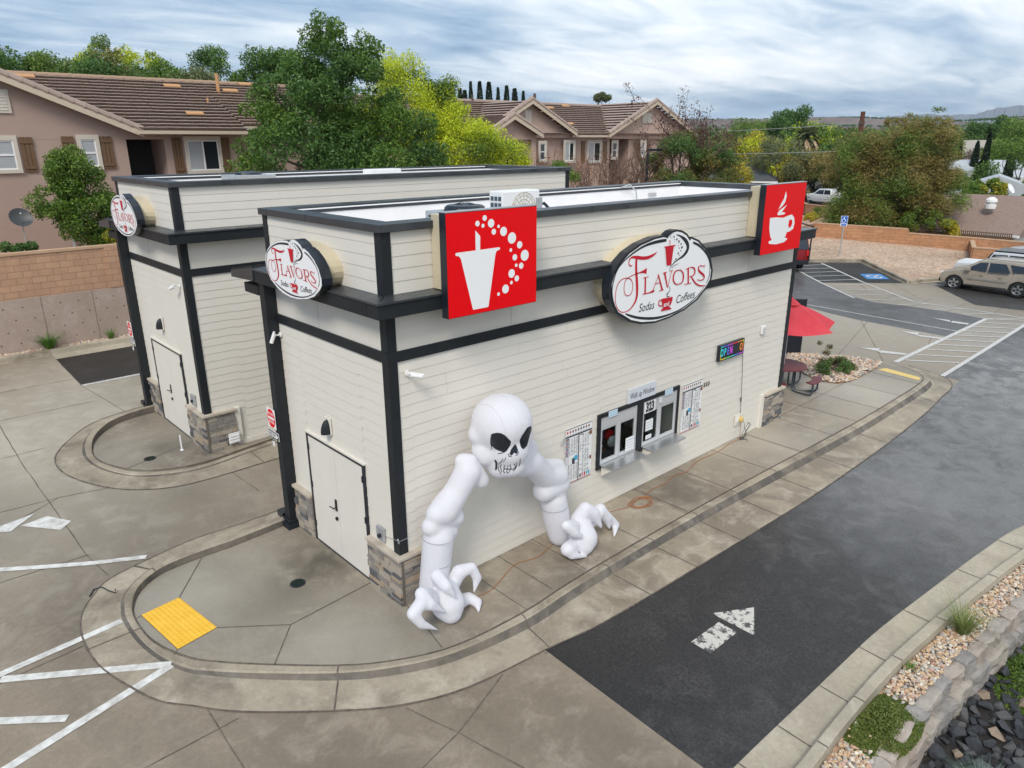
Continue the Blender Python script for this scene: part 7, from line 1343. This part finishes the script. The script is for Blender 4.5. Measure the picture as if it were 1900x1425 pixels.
sh_brown=mat('shingle_brown',(.19,.13,.105),.95,col2=(.30,.225,.19),scale=7,detail=10,bump=.8,bscale=8,contrast=.3); sh_grey=mat('shingle_grey',(.055,.06,.068),.9,col2=(.09,.095,.10),scale=4,bump=.5,bscale=8); sh_light=mat('roof_light',(.38,.41,.44),.7,col2=(.45,.48,.50),scale=2); sh_tan=mat('roof_tanbrown',(.22,.18,.15),.9)
# big brown roof at the right: low slope, ridge along y
t,T,bx=house('house with wide brown shingle roof behind the block wall at the right edge',55.6,9.9,10.8,8.2,1.2,3.35,PI/2,hw_white,sh_brown,0,[('window',4.0,-1,0,0,0)][:0])
b=MB(); b.lathe((53.1,6.6,2.6),[(.34,0),(.36,.25),(.2,.3),(.38,.45),(.36,.6),(.15,.75)],12); b.build('roof_vent',m_white,t)
b=MB(); b.tube([(51.0,13,1.0),(51.0,4.2,1.0)],.09,8); b.build('gutter',m_galv,t)
t=thing('slat_fence',(49.9,7,0),'dark brown slat fence between the block wall and the brown roofed house','fence'); b=MB()
for i in range(46): y=9.6-i*.12; b.box(49.8,49.84,y,y+.08,0,1.35)
b.build('slats',m_shutter,t); b=MB(); b.box(49.84,49.88,4.1,9.7,.3,.42); b.box(49.84,49.88,4.1,9.7,1.0,1.12); b.build('rails',m_shutter,t)
t,T,bx=house('grey garage with hip roof and white double door behind the coffee mug sign',68.5,36.0,9.0,6.5,3.1,4.55,R(-63),hw_grey,sh_grey,2.6); b=MB(); bx(b,-2.9,1.6,-3.33,-3.25,.2,2.6); b.build('garage_door',m_white,t)
t,T,bx=house('low grey house wall and window behind the white pickup',99,37.0,14,7,2.6,3.8,R(-63),hw_grey,sh_grey,2); b=MB(); bx(b,1.5,4.2,-3.58,-3.5,.9,1.9); b.build('window',m_glass,t)
t,T,bx=house('small tan gable house end left of the grey garage',60.4,36.5,6,4.6,2.5,4.0,R(27),hw_tan,sh_tan,0); 
t,T,bx=house('pale house with a columned gable porch beyond the dark green bush',92,19.0,9,6,3.4,4.9,R(-75),hw_white,sh_light,0); b=MB()
for u in (-3.4,-1.2,.2,2.6,4.2): bx(b,u,u+.15,-5.2,-5.05,0,3.2)
build_split(b,'porch_post',m_white,t); b=MB(); b.add([T(-4,-5.4,3.2),T(4.6,-5.4,3.2),T(.3,-5.4,4.0),T(-4,-2.5,3.3),T(4.6,-2.5,3.3),T(.3,-2.5,4.2)],[(0,1,2),(0,2,5,3),(1,4,5,2)]); b.build('porch_gable',sh_light,t)
t,T,bx=house('grey roofed single storey house in front of the tallest spire',68.2,10.3,5.0,7.0,2.9,4.25,R(15),hw_white,sh_light,0)
t,T,bx=house('far house with a beige roof left of the tallest spire',130,31,11,9,4.3,7.0,R(-75),hw_tan,mat('roof_beige',(.36,.33,.29),.9),0)
t,T,bx=house('far house with tan gable right of the tallest spire',138,27.0,10,8,4.6,6.6,R(-75),mat('house_clay',(.40,.26,.19),.9),mat('roof_beige',(.36,.33,.29)),0)
t,T,bx=house('white flat looking house under the far tan gable',116,24.0,14,6,3.9,4.5,R(-75),hw_white,sh_light,0); b=MB(); bx(b,-1,3,-3.07,-3.0,.8,2.4); b.build('window',m_dark,t)
t,T,bx=house('long low white roofed building behind the columned porch house',99,21.5,16,5,3.5,4.2,R(-75),hw_white,mat('roof_white',(.68,.70,.74),.6),0)
t,T,bx=house('dark roofed house at the right edge beyond the round shrub',78,5.5,8,6,2.6,3.5,R(-80),hw_white,sh_grey,1)
t,T,bx=house('small white roofed house beyond the golden tree',104,58,12,7,3,4.2,R(-60),hw_white,mat('roof_white',(.68,.70,.74),.6),1)
t,T,bx=house('far pale roofed house between the palm and the utility pole',140,51,14,8,4,5.6,R(-60),hw_white,sh_light,1)
t,T,bx=house('beige low house just right of the palm under the trees',97,33,9,5,3.2,4.4,R(-60),hw_white,mat('roof_beige',(.36,.33,.29)),0)
# street, red dirt yard, low walls near the pickup
sheet('street',[(60,18),(78,10),(110,60),(90,70)],m_asph,0,fz=lambda x,y:-.05)
sheet('yard',[(47.8,14),(66,22),(66,28),(52,30),(47.5,24)],m_dirt,0,fz=lambda x,y:-.03)
wall_run('garden_wall','short tan block wall stub beside the street near the pickup',[(66.5,24.0,.9),(67.6,26.6,.9),(72,30,.9)],.9,.25,m_blockY,m_cap)
for i,(x,y,r) in enumerate(((58.5,21.6,.7),(57.2,22.2,.5),(60.8,20.3,.9),(55.5,22.4,.55),(65,23.8,.8))): tree('desert_shrub',('small yellow green shrub in the red dirt yard, nearest the mug sign','low grey shrub in the red dirt yard by the wall corner','flat green shrub in the red dirt yard near the sign pole','pale parched shrub in the red dirt yard behind the dark ledge','green shrub by the garden wall stub beside the street')[i],(x,y,0),.4,dome_clumps(rg,(x,y,.4),r,r,.4,8,r*.4,-.1),1800,.13,(GOLD,GREYG,MID,GREYG,MID)[i],300+i,.04,cat='shrub',shell=.2)
# utility pole and wires
t=thing('utility_pole',(55.4,17.1,0),'rust brown utility pole top rising out of the shaggy tree','pole'); b=MB(); b.tube([(55.4,17.1,0),(55.4,17.1,9.2)],[.2,.17],9); b.build('pole',mat('pole_rust',(.12,.045,.03),.9),t); b=MB(); b.box(55.2,55.6,16.95,17.25,8.2,8.5); b.build('insulator_bracket',BARK,t)
for z,lb in ((8.35,'upper power line sagging across the trees at the right'),(6.3,'lower power line crossing the golden tree')):
    t=thing('power_line',(60,30,z),lb,'wire'); b=MB(); A_=Vector((55.4,17.1,z)); B_=Vector((62,52,z-.3)); b.tube([A_.lerp(B_,k/12)-Vector((0,0,.9*4*(k/12)*(1-k/12)*.35)) for k in range(13)],.025,5); b.build('wire',mat('wire_pale',(.35,.36,.36),.5),t)
# mesa and far mountains
def ridge(name,pts,base_off,depth,m,seed,zb=-2,rough=3,n=90,steps=7,ztop=None):
    rg=np.random.default_rng(seed); mb=MB(); ps=[Vector(p) for p in pts]; L=len(ps)-1; vs=[]; rows=steps
    from mathutils import noise as nz
    for i in range(n+1):
        t=i/n*L; k=min(int(t),L-1); p=ps[k].lerp(ps[k+1],t-k); h=p.z+rough*.35*nz.fractal(Vector((i*.13,seed,0)),1,2,5); out_=Vector((CAM.x-p.x,CAM.y-p.y,0)).normalized()
        for j in range(rows):
            f=j/(rows-1); prof=(0,.18,.30,.62,.72,.96,1)[j]; q=p+out_*depth*(1-f)**1.0; vs.append((q.x+nz.noise(Vector((i*.3,j,seed)))*depth*.08,q.y,zb+(h-zb)*prof+nz.noise(Vector((i*.4,j*1.3,seed)))*rough*.5*(0<j<rows-1)))
        q=p-out_*depth*4; vs.append((q.x,q.y,h-2))
    r1=rows+1; mb.add(vs,[(i*r1+j,(i+1)*r1+j,(i+1)*r1+j+1,i*r1+j+1) for i in range(n) for j in range(r1-1)]); o=mb.build(name,m,smooth=False,fixn=True); return tag(o,kind='structure')
m_mesa=layered('mesa_rock',(.16,.12,.105),(.10,.08,.07),(.25,.19,.155),rough=(.9,.95),grain=.03,stain=.4,big=.004,bump=.1)
ridge('hills',[(900,1300,42),(1215,862,46),(1265,788,45),(1314,705,44),(1340,655,46.5),(1376,574,45),(1408,494,37),(1423,448,36.5),(1443,381,33),(1452,346,42),(1455,250,60),(1440,100,70)],0,260,m_mesa,3,rough=4)
m_mtn=mat('mountain_rock',(.14,.15,.17),.95,col2=(.18,.18,.19),scale=.002)
ridge('mountains',[(5500,2600,130),(5667,1947,175),(5708,1823,165),(5754,1674,168),(5786,1561,205),(5822,1418,215),(5850,1100,300),(5850,500,260)],0,900,m_mtn,9,rough=14,n=120)
# scrub dots along the mesa top
rgm=np.random.default_rng(2); CL=[]
for i in range(1100):
    t=rgm.random(); x=np.interp(t,[0,.2,.5,.8,1],[1215,1314,1376,1423,1452]); y=np.interp(t,[0,.2,.5,.8,1],[862,705,574,448,346]); z=np.interp(t,[0,.2,.5,.8,1],[45,44,45,36.5,41]); CL.append((x-rgm.random()*160*(rgm.random()<.6),y,z*1.0-rgm.random()*0,2.6*rgm.uniform(.5,1.2)))
CL=[(x,y,(z if x>np.interp(y,[346,448,574,705,862],[1452,1423,1376,1314,1215])-3 else z*.7),r) for x,y,z,r in CL]
P=crown_points(rgm,CL,34000,.4,.7); o=bpy.data.objects.new('mesa_scrub',np_mesh('mesa_scrub',leaf_quads(P,2.2,rgm),4,DEEP)); COL.objects.link(o); tag(o,'dark scrub dotted along the mesa edge','scrub',kind='stuff')

# the air of the valley: one closed box round everything, thin enough to leave near things clear
hb=MB(); hb.box(-5600,9500,-5600,6500,-3,420); hz=hb.build('haze',mat('haze_tmp',(1,1,1))); m=bpy.data.materials.new('haze_air'); m.use_nodes=True; t=m.node_tree; t.nodes.clear(); o_=t.nodes.new('ShaderNodeOutputMaterial'); v=t.nodes.new('ShaderNodeVolumePrincipled'); v.inputs['Density'].default_value=.00010; v.inputs['Color'].default_value=(.70,.84,1,1); v.inputs['Anisotropy'].default_value=.2; t.links.new(v.outputs[0],o_.inputs['Volume']); hz.data.materials.clear(); hz.data.materials.append(m); tag(hz,'pale blue air over the valley','haze',kind='stuff')
# ================================================================ VEHICLES
CARG=mat('car_glass',(.015,.02,.028),.06,spec=.9); TYRE=mat('tyre',(.012,.012,.013),.8); RIM=mat('rim',(.50,.51,.52),.3,.9); PLAST=mat('car_plastic',(.03,.03,.032),.6)
def car(name,label,loc,ang,body,W,wb,paint,glass,windows,roofz,scale=1,beltz=1.0,tum=.16,wheel_r=.37,arch=.45,parts=None,kind='car',windshield=None,lamps=None):
    """side profile (x forward, z up) with wheel arches; tumblehome above the belt line"""
    t=thing(name,loc,label,kind); c,s=math.cos(ang),math.sin(ang); S=scale
    def yw(z): 
        f=max(0,(z-beltz)/(roofz-beltz)); return W/2-tum*f-(.04 if z<.45 else 0)
    def P(x,y,z): return (loc[0]+(x*c-y*s)*S,loc[1]+(x*s+y*c)*S,loc[2]+z*S)
    prof=[]
    xr,xf=-wb/2,wb/2
    for p in body: prof.append(p)
    # underside with arches
    for cx in (xf,xr):
        for k in range(11): a=PI*k/10; prof.append((cx+arch*math.cos(a),.30+ (arch+.02)*math.sin(a)))
    bm=bmesh.new(); n=len(prof); L=[bm.verts.new(P(x,yw(z),z)) for x,z in prof]; Rr=[bm.verts.new(P(x,-yw(z),z)) for x,z in prof]
    bm.faces.new(L); bm.faces.new(Rr[::-1])
    for i in range(n): bm.faces.new((L[i],Rr[i],Rr[(i+1)%n],L[(i+1)%n]))
    bmesh.ops.recalc_face_normals(bm,faces=bm.faces); me=bpy.data.meshes.new('body'); bm.to_mesh(me); bm.free(); me.transform(Matrix.Translation(-Vector(loc))); me.materials.append(paint)
    o=bpy.data.objects.new('body',me); COL.objects.link(o); o.parent=t; bv=o.modifiers.new('b','BEVEL'); bv.width=.045*S; bv.segments=3; bv.limit_method='ANGLE'; bv.angle_limit=R(28); me.polygons.foreach_set('use_smooth',[True]*len(me.polygons))
    b=MB(); b.box(0,0,0,0,0,0); b=MB(); q=[(xr+.1,.25),(xf-.1,.25),(xf-.1,.8),(xr+.1,.8)]; b.prism([P(x,W/2-.25,z) for x,z in q],Vector(P(0,-(W-.5),0))-Vector(P(0,0,0))); b.build('underbody',PLAST,t)
    for sgn in (1,-1):
        for w_ in windows:
            g=MB(); d=.012; pts=[P(x,sgn*(yw(z)+d),z) for x,z in w_]; g.poly(pts); g.build('window',glass,t,fixn=False)
    def across(pts,m,nm,off=.02,inset=.07,fx=0):
        g=MB(); (x0,z0),(x1,z1)=pts; d=Vector((x1-x0,z1-z0)).normalized(); nn=Vector((-d.y,d.x)); nn=nn if nn.y>0 else -nn; nx,nz_=nn.x*off,nn.y*off
        g.poly([P(x0+nx,yw(z0)-inset,z0+nz_),P(x1+nx,yw(z1)-inset,z1+nz_),P(x1+nx,-yw(z1)+inset,z1+nz_),P(x0+nx,-yw(z0)+inset,z0+nz_)]); return g.build(nm,m,t,fixn=False)
    for ws in (windshield or []): across(ws,glass,'windscreen')
    for cx in (xf,xr):
        for sgn in (1,-1):
            yv=sgn*(W/2-.12); w=MB(); ax=Vector(P(0,1,0))-Vector(P(0,0,0)); ax.normalize(); C=Vector(P(cx,yv,wheel_r))
            def ringp(r,off,nn=24): X=Vector((c,s,0)); Z=Vector((0,0,1)); return [C+ax*off*S*sgn+(X*math.cos(2*PI*k/nn)+Z*math.sin(2*PI*k/nn))*r*S for k in range(nn)]
            def lath(mb,prof_): 
                vs=[];fs=[];nn=24
                for r,of in prof_: vs+=ringp(r,of,nn)
                for i in range(len(prof_)-1): fs+=[(i*nn+k,i*nn+(k+1)%nn,(i+1)*nn+(k+1)%nn,(i+1)*nn+k) for k in range(nn)]
                fs.append(tuple(range((len(prof_)-1)*nn,len(prof_)*nn))); mb.add(vs,fs)
            e=bpy.data.objects.new('wheel',None)
            lath(w,[(wheel_r*.6,-.12),(wheel_r*.97,-.12),(wheel_r,-.08),(wheel_r,.08),(wheel_r*.96,.12),(wheel_r*.72,.125),(wheel_r*.70,.06)]); wo=w.build('wheel',TYRE,t)
            w=MB(); lath(w,[(wheel_r*.70,.10),(wheel_r*.66,.125),(wheel_r*.62,.11),(wheel_r*.62,.05)]); X=Vector((c,s,0)); Z=Vector((0,0,1))
            for k in range(5):
                a=2*PI*k/5+.3; dv=X*math.cos(a)+Z*math.sin(a); tv=-X*math.sin(a)+Z*math.cos(a); 
                q=[C+ax*.105*S*sgn+dv*.05*S+tv*.04*S,C+ax*.105*S*sgn+dv*wheel_r*.65*S+tv*.065*S,C+ax*.105*S*sgn+dv*wheel_r*.65*S-tv*.065*S,C+ax*.105*S*sgn+dv*.05*S-tv*.04*S]; w.prism(q,-ax*.03*S*sgn)
            w.build('rim',RIM,wo)
    b=MB()
    def bxp(mb,x0,x1,y0,y1,z0,z1): mb.add([P(x0,y0,z0),P(x1,y0,z0),P(x1,y1,z0),P(x0,y1,z0),P(x0,y0,z1),P(x1,y0,z1),P(x1,y1,z1),P(x0,y1,z1)],[(0,3,2,1),(4,5,6,7),(0,1,5,4),(1,2,6,5),(2,3,7,6),(3,0,4,7)])
    for nm,m,boxes in (parts or []):
        for bb in boxes: b=MB(); bxp(b,*bb); b.build(nm,m,t,bevel=.012)
    return t
paint=lambda n,c,c2: mat(n,c,.32,.25,col2=c2,scale=1.5,rr=(.25,.4))
P_G=paint('gold_paint',(.37,.325,.265),(.41,.365,.30)); P_W=paint('white_paint',(.68,.70,.72),(.74,.75,.76)); P_S=paint('silver_paint',(.48,.50,.52),(.54,.56,.58)); P_R=paint('red_paint',(.22,.01,.015),(.28,.015,.02)); P_B=paint('black_paint',(.02,.03,.035),(.03,.045,.05))
suv=[(2.30,.42),(2.36,.62),(2.33,.80),(2.22,.93),(1.55,1.05),(1.20,1.10),(.45,1.60),(-.2,1.70),(-1.3,1.68),(-2.0,1.58),(-2.28,1.10),(-2.36,.95),(-2.38,.45),(-2.2,.33)]
suv=suv[::-1]
suvp=[(2.2,.30)]  # closed by the arches
def order(body): return body
car('sport_utility_car','gold brown sport utility car with five spoke wheels parked by the gravel kerb',(35.0+.89,1.48,gz(1.5)+.0),PI/2,[(-2.15,.32),(-2.36,.45),(-2.38,.95),(-2.26,1.12),(-1.98,1.60),(-1.3,1.70),(-.2,1.72),(.42,1.62),(1.18,1.12),(1.55,1.05),(1.98,.95),(2.14,.80),(2.18,.60),(2.10,.36)],1.91,2.92,P_G,CARG,
 [[(1.02,1.14),(.98,1.17),(.40,1.53),(.05,1.56),(.05,1.10)],[(-.03,1.10),(-.03,1.56),(-.75,1.56),(-1.02,1.13)],[(-1.15,1.18),(-.92,1.56),(-1.55,1.52),(-1.75,1.22)]],1.70,.94,beltz=1.05,windshield=[((1.08,1.18),(.50,1.57)),((-2.2,1.22),(-2.02,1.52))],
 parts=[('door_trim',RIM,[(-.95,.9,.945,.965,.66,.70),(-.95,.9,-.965,-.945,.66,.70)]),('mirror',P_G,[(.75,.98,.98,1.16,1.10,1.26),(.75,.98,-1.16,-.98,1.10,1.26)]),('headlight',m_white,[(1.94,2.15,.62,.93,.74,.87),(1.94,2.15,-.93,-.62,.74,.87)]),('front_bumper',PLAST,[(2.02,2.22,-.85,.85,.36,.55)]),('roof_rail',RIM,[(-1.6,.2,.66,.70,1.70,1.75),(-1.6,.2,-.70,-.66,1.70,1.75)]),('door_handle',P_G,[(.12,.28,.95,.99,.92,.96),(-.72,-.56,.95,.99,.92,.96)]),('running_board',PLAST,[(-.95,.95,-.98,.98,.30,.37)])])
car('off_road_car','white off road car with a dark hard top beyond the gold car',(39.2,1.9,gz(2)-.28),PI/2,[(-2.0,.45),(-2.05,.55),(-2.05,1.15),(-1.95,1.80),(-1.6,1.86),(.30,1.86),(.62,1.22),(1.9,1.15),(2.0,1.05),(2.02,.6),(1.95,.45)],1.8,2.6,P_W,CARG,[[(.55,1.2),(.30,1.72),(-.35,1.74),(-.35,1.18)],[(-.42,1.18),(-.42,1.74),(-1.2,1.74),(-1.2,1.18)],[(-1.28,1.18),(-1.28,1.74),(-1.85,1.72),(-1.88,1.18)]],1.86,1,beltz=1.15,tum=.08,windshield=[((.68,1.26),(.40,1.76))],
 parts=[('hard_top',P_B,[(-1.98,.28,-.80,.80,1.84,1.93)]),('mirror',m_black,[(.5,.6,.9,1.1,1.2,1.4),(.5,.6,-1.1,-.9,1.2,1.4)]),('bonnet',P_W,[(.7,1.95,-.7,.7,1.14,1.20)])])
car('parked_car','dark car with white roof bars, only its roof showing in the block enclosure',(46.6,1.4,0),PI/2,[(-2.1,.32),(-2.2,.7),(-2.0,1.0),(-1.4,1.45),(.2,1.5),(1.0,1.05),(2.1,.85),(2.2,.45)],1.8,2.7,P_S,CARG,[[(.8,1.05),(.1,1.4),(-.4,1.4),(-.4,1.02)],[(-.5,1.02),(-.5,1.4),(-1.2,1.38),(-1.6,1.05)]],1.5,1,beltz=1.0,windshield=[((.95,1.1),(.25,1.46))])
an=math.atan2(.74,.67); rc=Vector((32.75,9.35))+Vector((-.74,.67))*.97+Vector((.67,.74))*2.3
car('red_pickup','dark red vehicle tail with black rack half hidden behind the mug sign',(rc.x,rc.y,gz(rc.y)),an,[(-2.3,.45),(-2.4,.6),(-2.4,1.15),(-2.3,1.75),(-2.0,1.85),(.3,1.85),(.9,1.2),(2.2,1.1),(2.3,.6),(2.2,.4)],1.9,2.9,P_R,CARG,[[(.7,1.2),(.25,1.7),(-.6,1.72),(-.6,1.15)],[(-.7,1.15),(-.7,1.72),(-2.0,1.7),(-2.1,1.15)]],1.85,1,beltz=1.15,windshield=[((-2.42,1.2),(-2.3,1.7)),((.95,1.25),(.4,1.8))],
 parts=[('tail_light',mat('lamp_red',(.6,.01,.01),.2),[(-2.46,-2.38,-.94,-.78,.85,1.15),(-2.46,-2.38,.78,.94,.85,1.15)]),('rear_bumper',m_black,[(-2.55,-2.38,-.9,.9,.4,.62)]),('rack',m_black,[(-2.48,-2.42,-.95,-.88,.6,2.45),(-2.48,-2.42,.88,.95,.6,2.45),(-2.48,.2,-.95,-.88,2.38,2.45)]),('number_plate',m_white,[(-2.42,-2.41,-.25,.25,.7,.85)])])
car('pickup_truck','white and silver crew cab pickup parked on the street behind the oak',(80.0,30.4,0),PI/2+.05,[(-2.7,.5),(-2.75,.65),(-2.75,1.1),(-.95,1.15),(-.85,1.72),(.55,1.75),(1.15,1.2),(2.55,1.1),(2.65,.95),(2.65,.5)],1.85,3.3,P_W,CARG,[[(1.0,1.2),(.5,1.62),(-.05,1.64),(-.05,1.15)],[(-.12,1.15),(-.12,1.64),(-.78,1.62),(-.85,1.15)]],1.75,1,beltz=1.15,windshield=[((1.12,1.26),(.62,1.7))],parts=[('side_stripe',P_S,[(-2.7,2.6,-.95,.95,.45,.72)]),('bed_rack',m_white,[(-2.6,-1.0,.80,.84,1.12,1.3),(-2.6,-1.0,-.84,-.80,1.12,1.3)]),('front_bumper',m_black,[(2.55,2.75,-.9,.9,.45,.65)])],kind='pickup',wheel_r=.40,arch=.48)
car('parked_car','tiny white car roof between the trees left of the golden tree',(70.5,45.5,1.6),R(-60),[(-2.1,.32),(-2.2,.7),(-2.0,1.0),(-1.4,1.45),(.2,1.5),(1.0,1.05),(2.1,.85),(2.2,.45)],1.8,2.7,P_W,CARG,[[(.8,1.05),(.1,1.4),(-1.2,1.38),(-1.6,1.05)]],1.5,1,beltz=1.0)
# ================================================================ PICNIC TABLE, PARASOL, MENU PANEL
RUB=mat('plastisol_maroon',(.10,.018,.025),.5,col2=(.17,.05,.055),scale=30,bump=.4,bscale=90); TUB=mat('tube_blue_grey',(.055,.075,.09),.4,.3)
cx,cy=14.45,1.12; t=thing('picnic_table',(cx,cy,0),'round maroon picnic table with curved benches at the far end of the nearer hut','table')
b=MB(); b.lathe((cx,cy,.72),[(.62,0),(.66,.01),(.66,.04),(.64,.05),(.05,.05)],32); b.build('tabletop',RUB,t)
for k,a in enumerate((-80,10,100,190)):
    a=R(a); rr,w_=.98,.24; pts=[]; n=10; b=MB(); vs=[]
    for i in range(n+1):
        u=a-.42+.84*i/n; 
        for rad in (rr-w_/2,rr+w_/2): 
            for z in (.42,.46): vs.append((cx+rad*math.cos(u),cy+rad*math.sin(u),z))
    fs=[]
    for i in range(n):
        o=i*4; fs+=[(o,o+4,o+6,o+2),(o+1,o+3,o+7,o+5),(o,o+1,o+5,o+4),(o+2,o+6,o+7,o+3)]
    fs+=[(0,2,3,1),(n*4,n*4+1,n*4+3,n*4+2)]; b.add(vs,fs); b.build('bench',RUB,t,bevel=.008)
    for sgn in (-1,1):
        u=a+sgn*.26; c_,s_=math.cos(u),math.sin(u); q=[(.35,.70),(.35,.12),(.40,.05),(.50,.03),(.86,.03),(.95,.05),(1.0,.12),(1.0,.42)]; b=MB(); b.tube([(cx+r*c_,cy+r*s_,z) for r,z in q],.026,8); b.build('leg',TUB,t)
b=MB(); b.tube([(cx,cy,.0),(cx,cy,2.72)],.024,8); 
um=thing('parasol',(cx,cy,0),'red canvas parasol over the round picnic table','parasol'); b.build('pole',m_alu,um)
n=6; b=MB(); Rr=1.42; zt,zr=2.68,2.02; tips=[Vector((cx+Rr*math.cos(R(-38+k*60)),cy+Rr*math.sin(R(-38+k*60)),zr)) for k in range(n)]; top_=Vector((cx,cy,zt))
for k in range(n):
    a,c_=tips[k],tips[(k+1)%n]; m_=8
    rows=[[(top_+(a-top_)*(i/m_)).lerp(top_+(c_-top_)*(i/m_),j/m_)+Vector((0,0,-.10*math.sin(PI*j/m_)*(i/m_)+.04*math.sin(PI*i/m_)))+(Vector((cx,cy,0))-Vector(((a.x+c_.x)/2,(a.y+c_.y)/2,0)))*.10*math.sin(PI*j/m_)*(i/m_) for j in range(m_+1)] for i in range(m_+1)]
    vs=[p for r in rows for p in r]; b.add(vs,[(i*(m_+1)+j,i*(m_+1)+j+1,(i+1)*(m_+1)+j+1,(i+1)*(m_+1)+j) for i in range(m_) for j in range(m_)])
b.build('canopy',mat('parasol_red',(.56,.035,.055),.75,col2=(.66,.06,.08),scale=2,trans=.15),um,fixn=False)
b=MB(); b.lathe((cx,cy,2.60),[(.26,0),(.12,.12),(.03,.17),(.03,.22)],12); b.build('vent_cap',mat('parasol_red',(.5,.03,.04)),um)
b=MB()
for k in range(n): b.tube([top_-Vector((0,0,.03)),tips[k]-Vector((0,0,.03))],.011,5)
b.build('ribs',m_alu,um)
t=thing('tabletop_cup',(14.2,1.35,.77),'small red cup standing on the round picnic table','cup'); b=MB(); b.lathe((14.25,1.28,.77),[(.035,0),(.045,.1),(.04,.1),(.03,.01)],12); b.build('cup',m_red,t); b=MB(); b.lathe((14.25,1.28,.87),[(.047,0),(.047,.012)],12); b.build('lid',m_white,t)
t=thing('rubbish_bag',(14.0,1.9,0),'black bin or bag standing behind the picnic table legs','bag'); b=MB(); b.lathe((13.6,1.75,0),[(.14,0),(.18,.25),(.15,.4),(.05,.44)],10); b.build('bag',m_black,t); b=MB(); b.tube([(13.6,1.75,.42),(13.62,1.75,.55)],.05,6); b.build('knot',m_black,t)
t=thing('drive_through_board',(17.9,3.0,0),'tall black drive through menu cabinet seen from behind the red parasol','board'); b=MB(); A_=Vector((17.45,3.75,0));B_=Vector((18.42,2.52,0)); d=(B_-A_).normalized(); nn=Vector((d.y,-d.x,0))*.12; b.prism([A_+nn,B_+nn,B_-nn,A_-nn],(0,0,1.93)); b.build('cabinet',m_black,t,bevel=.01); b=MB(); A2_=A_+Vector((0,0,1.93)); nn2=nn*1.15; b.prism([A2_+nn2,B_+Vector((0,0,1.93))+nn2,B_+Vector((0,0,1.93))-nn2,A2_-nn2],(0,0,.05)); b.build('lid',m_metal_dark,t)
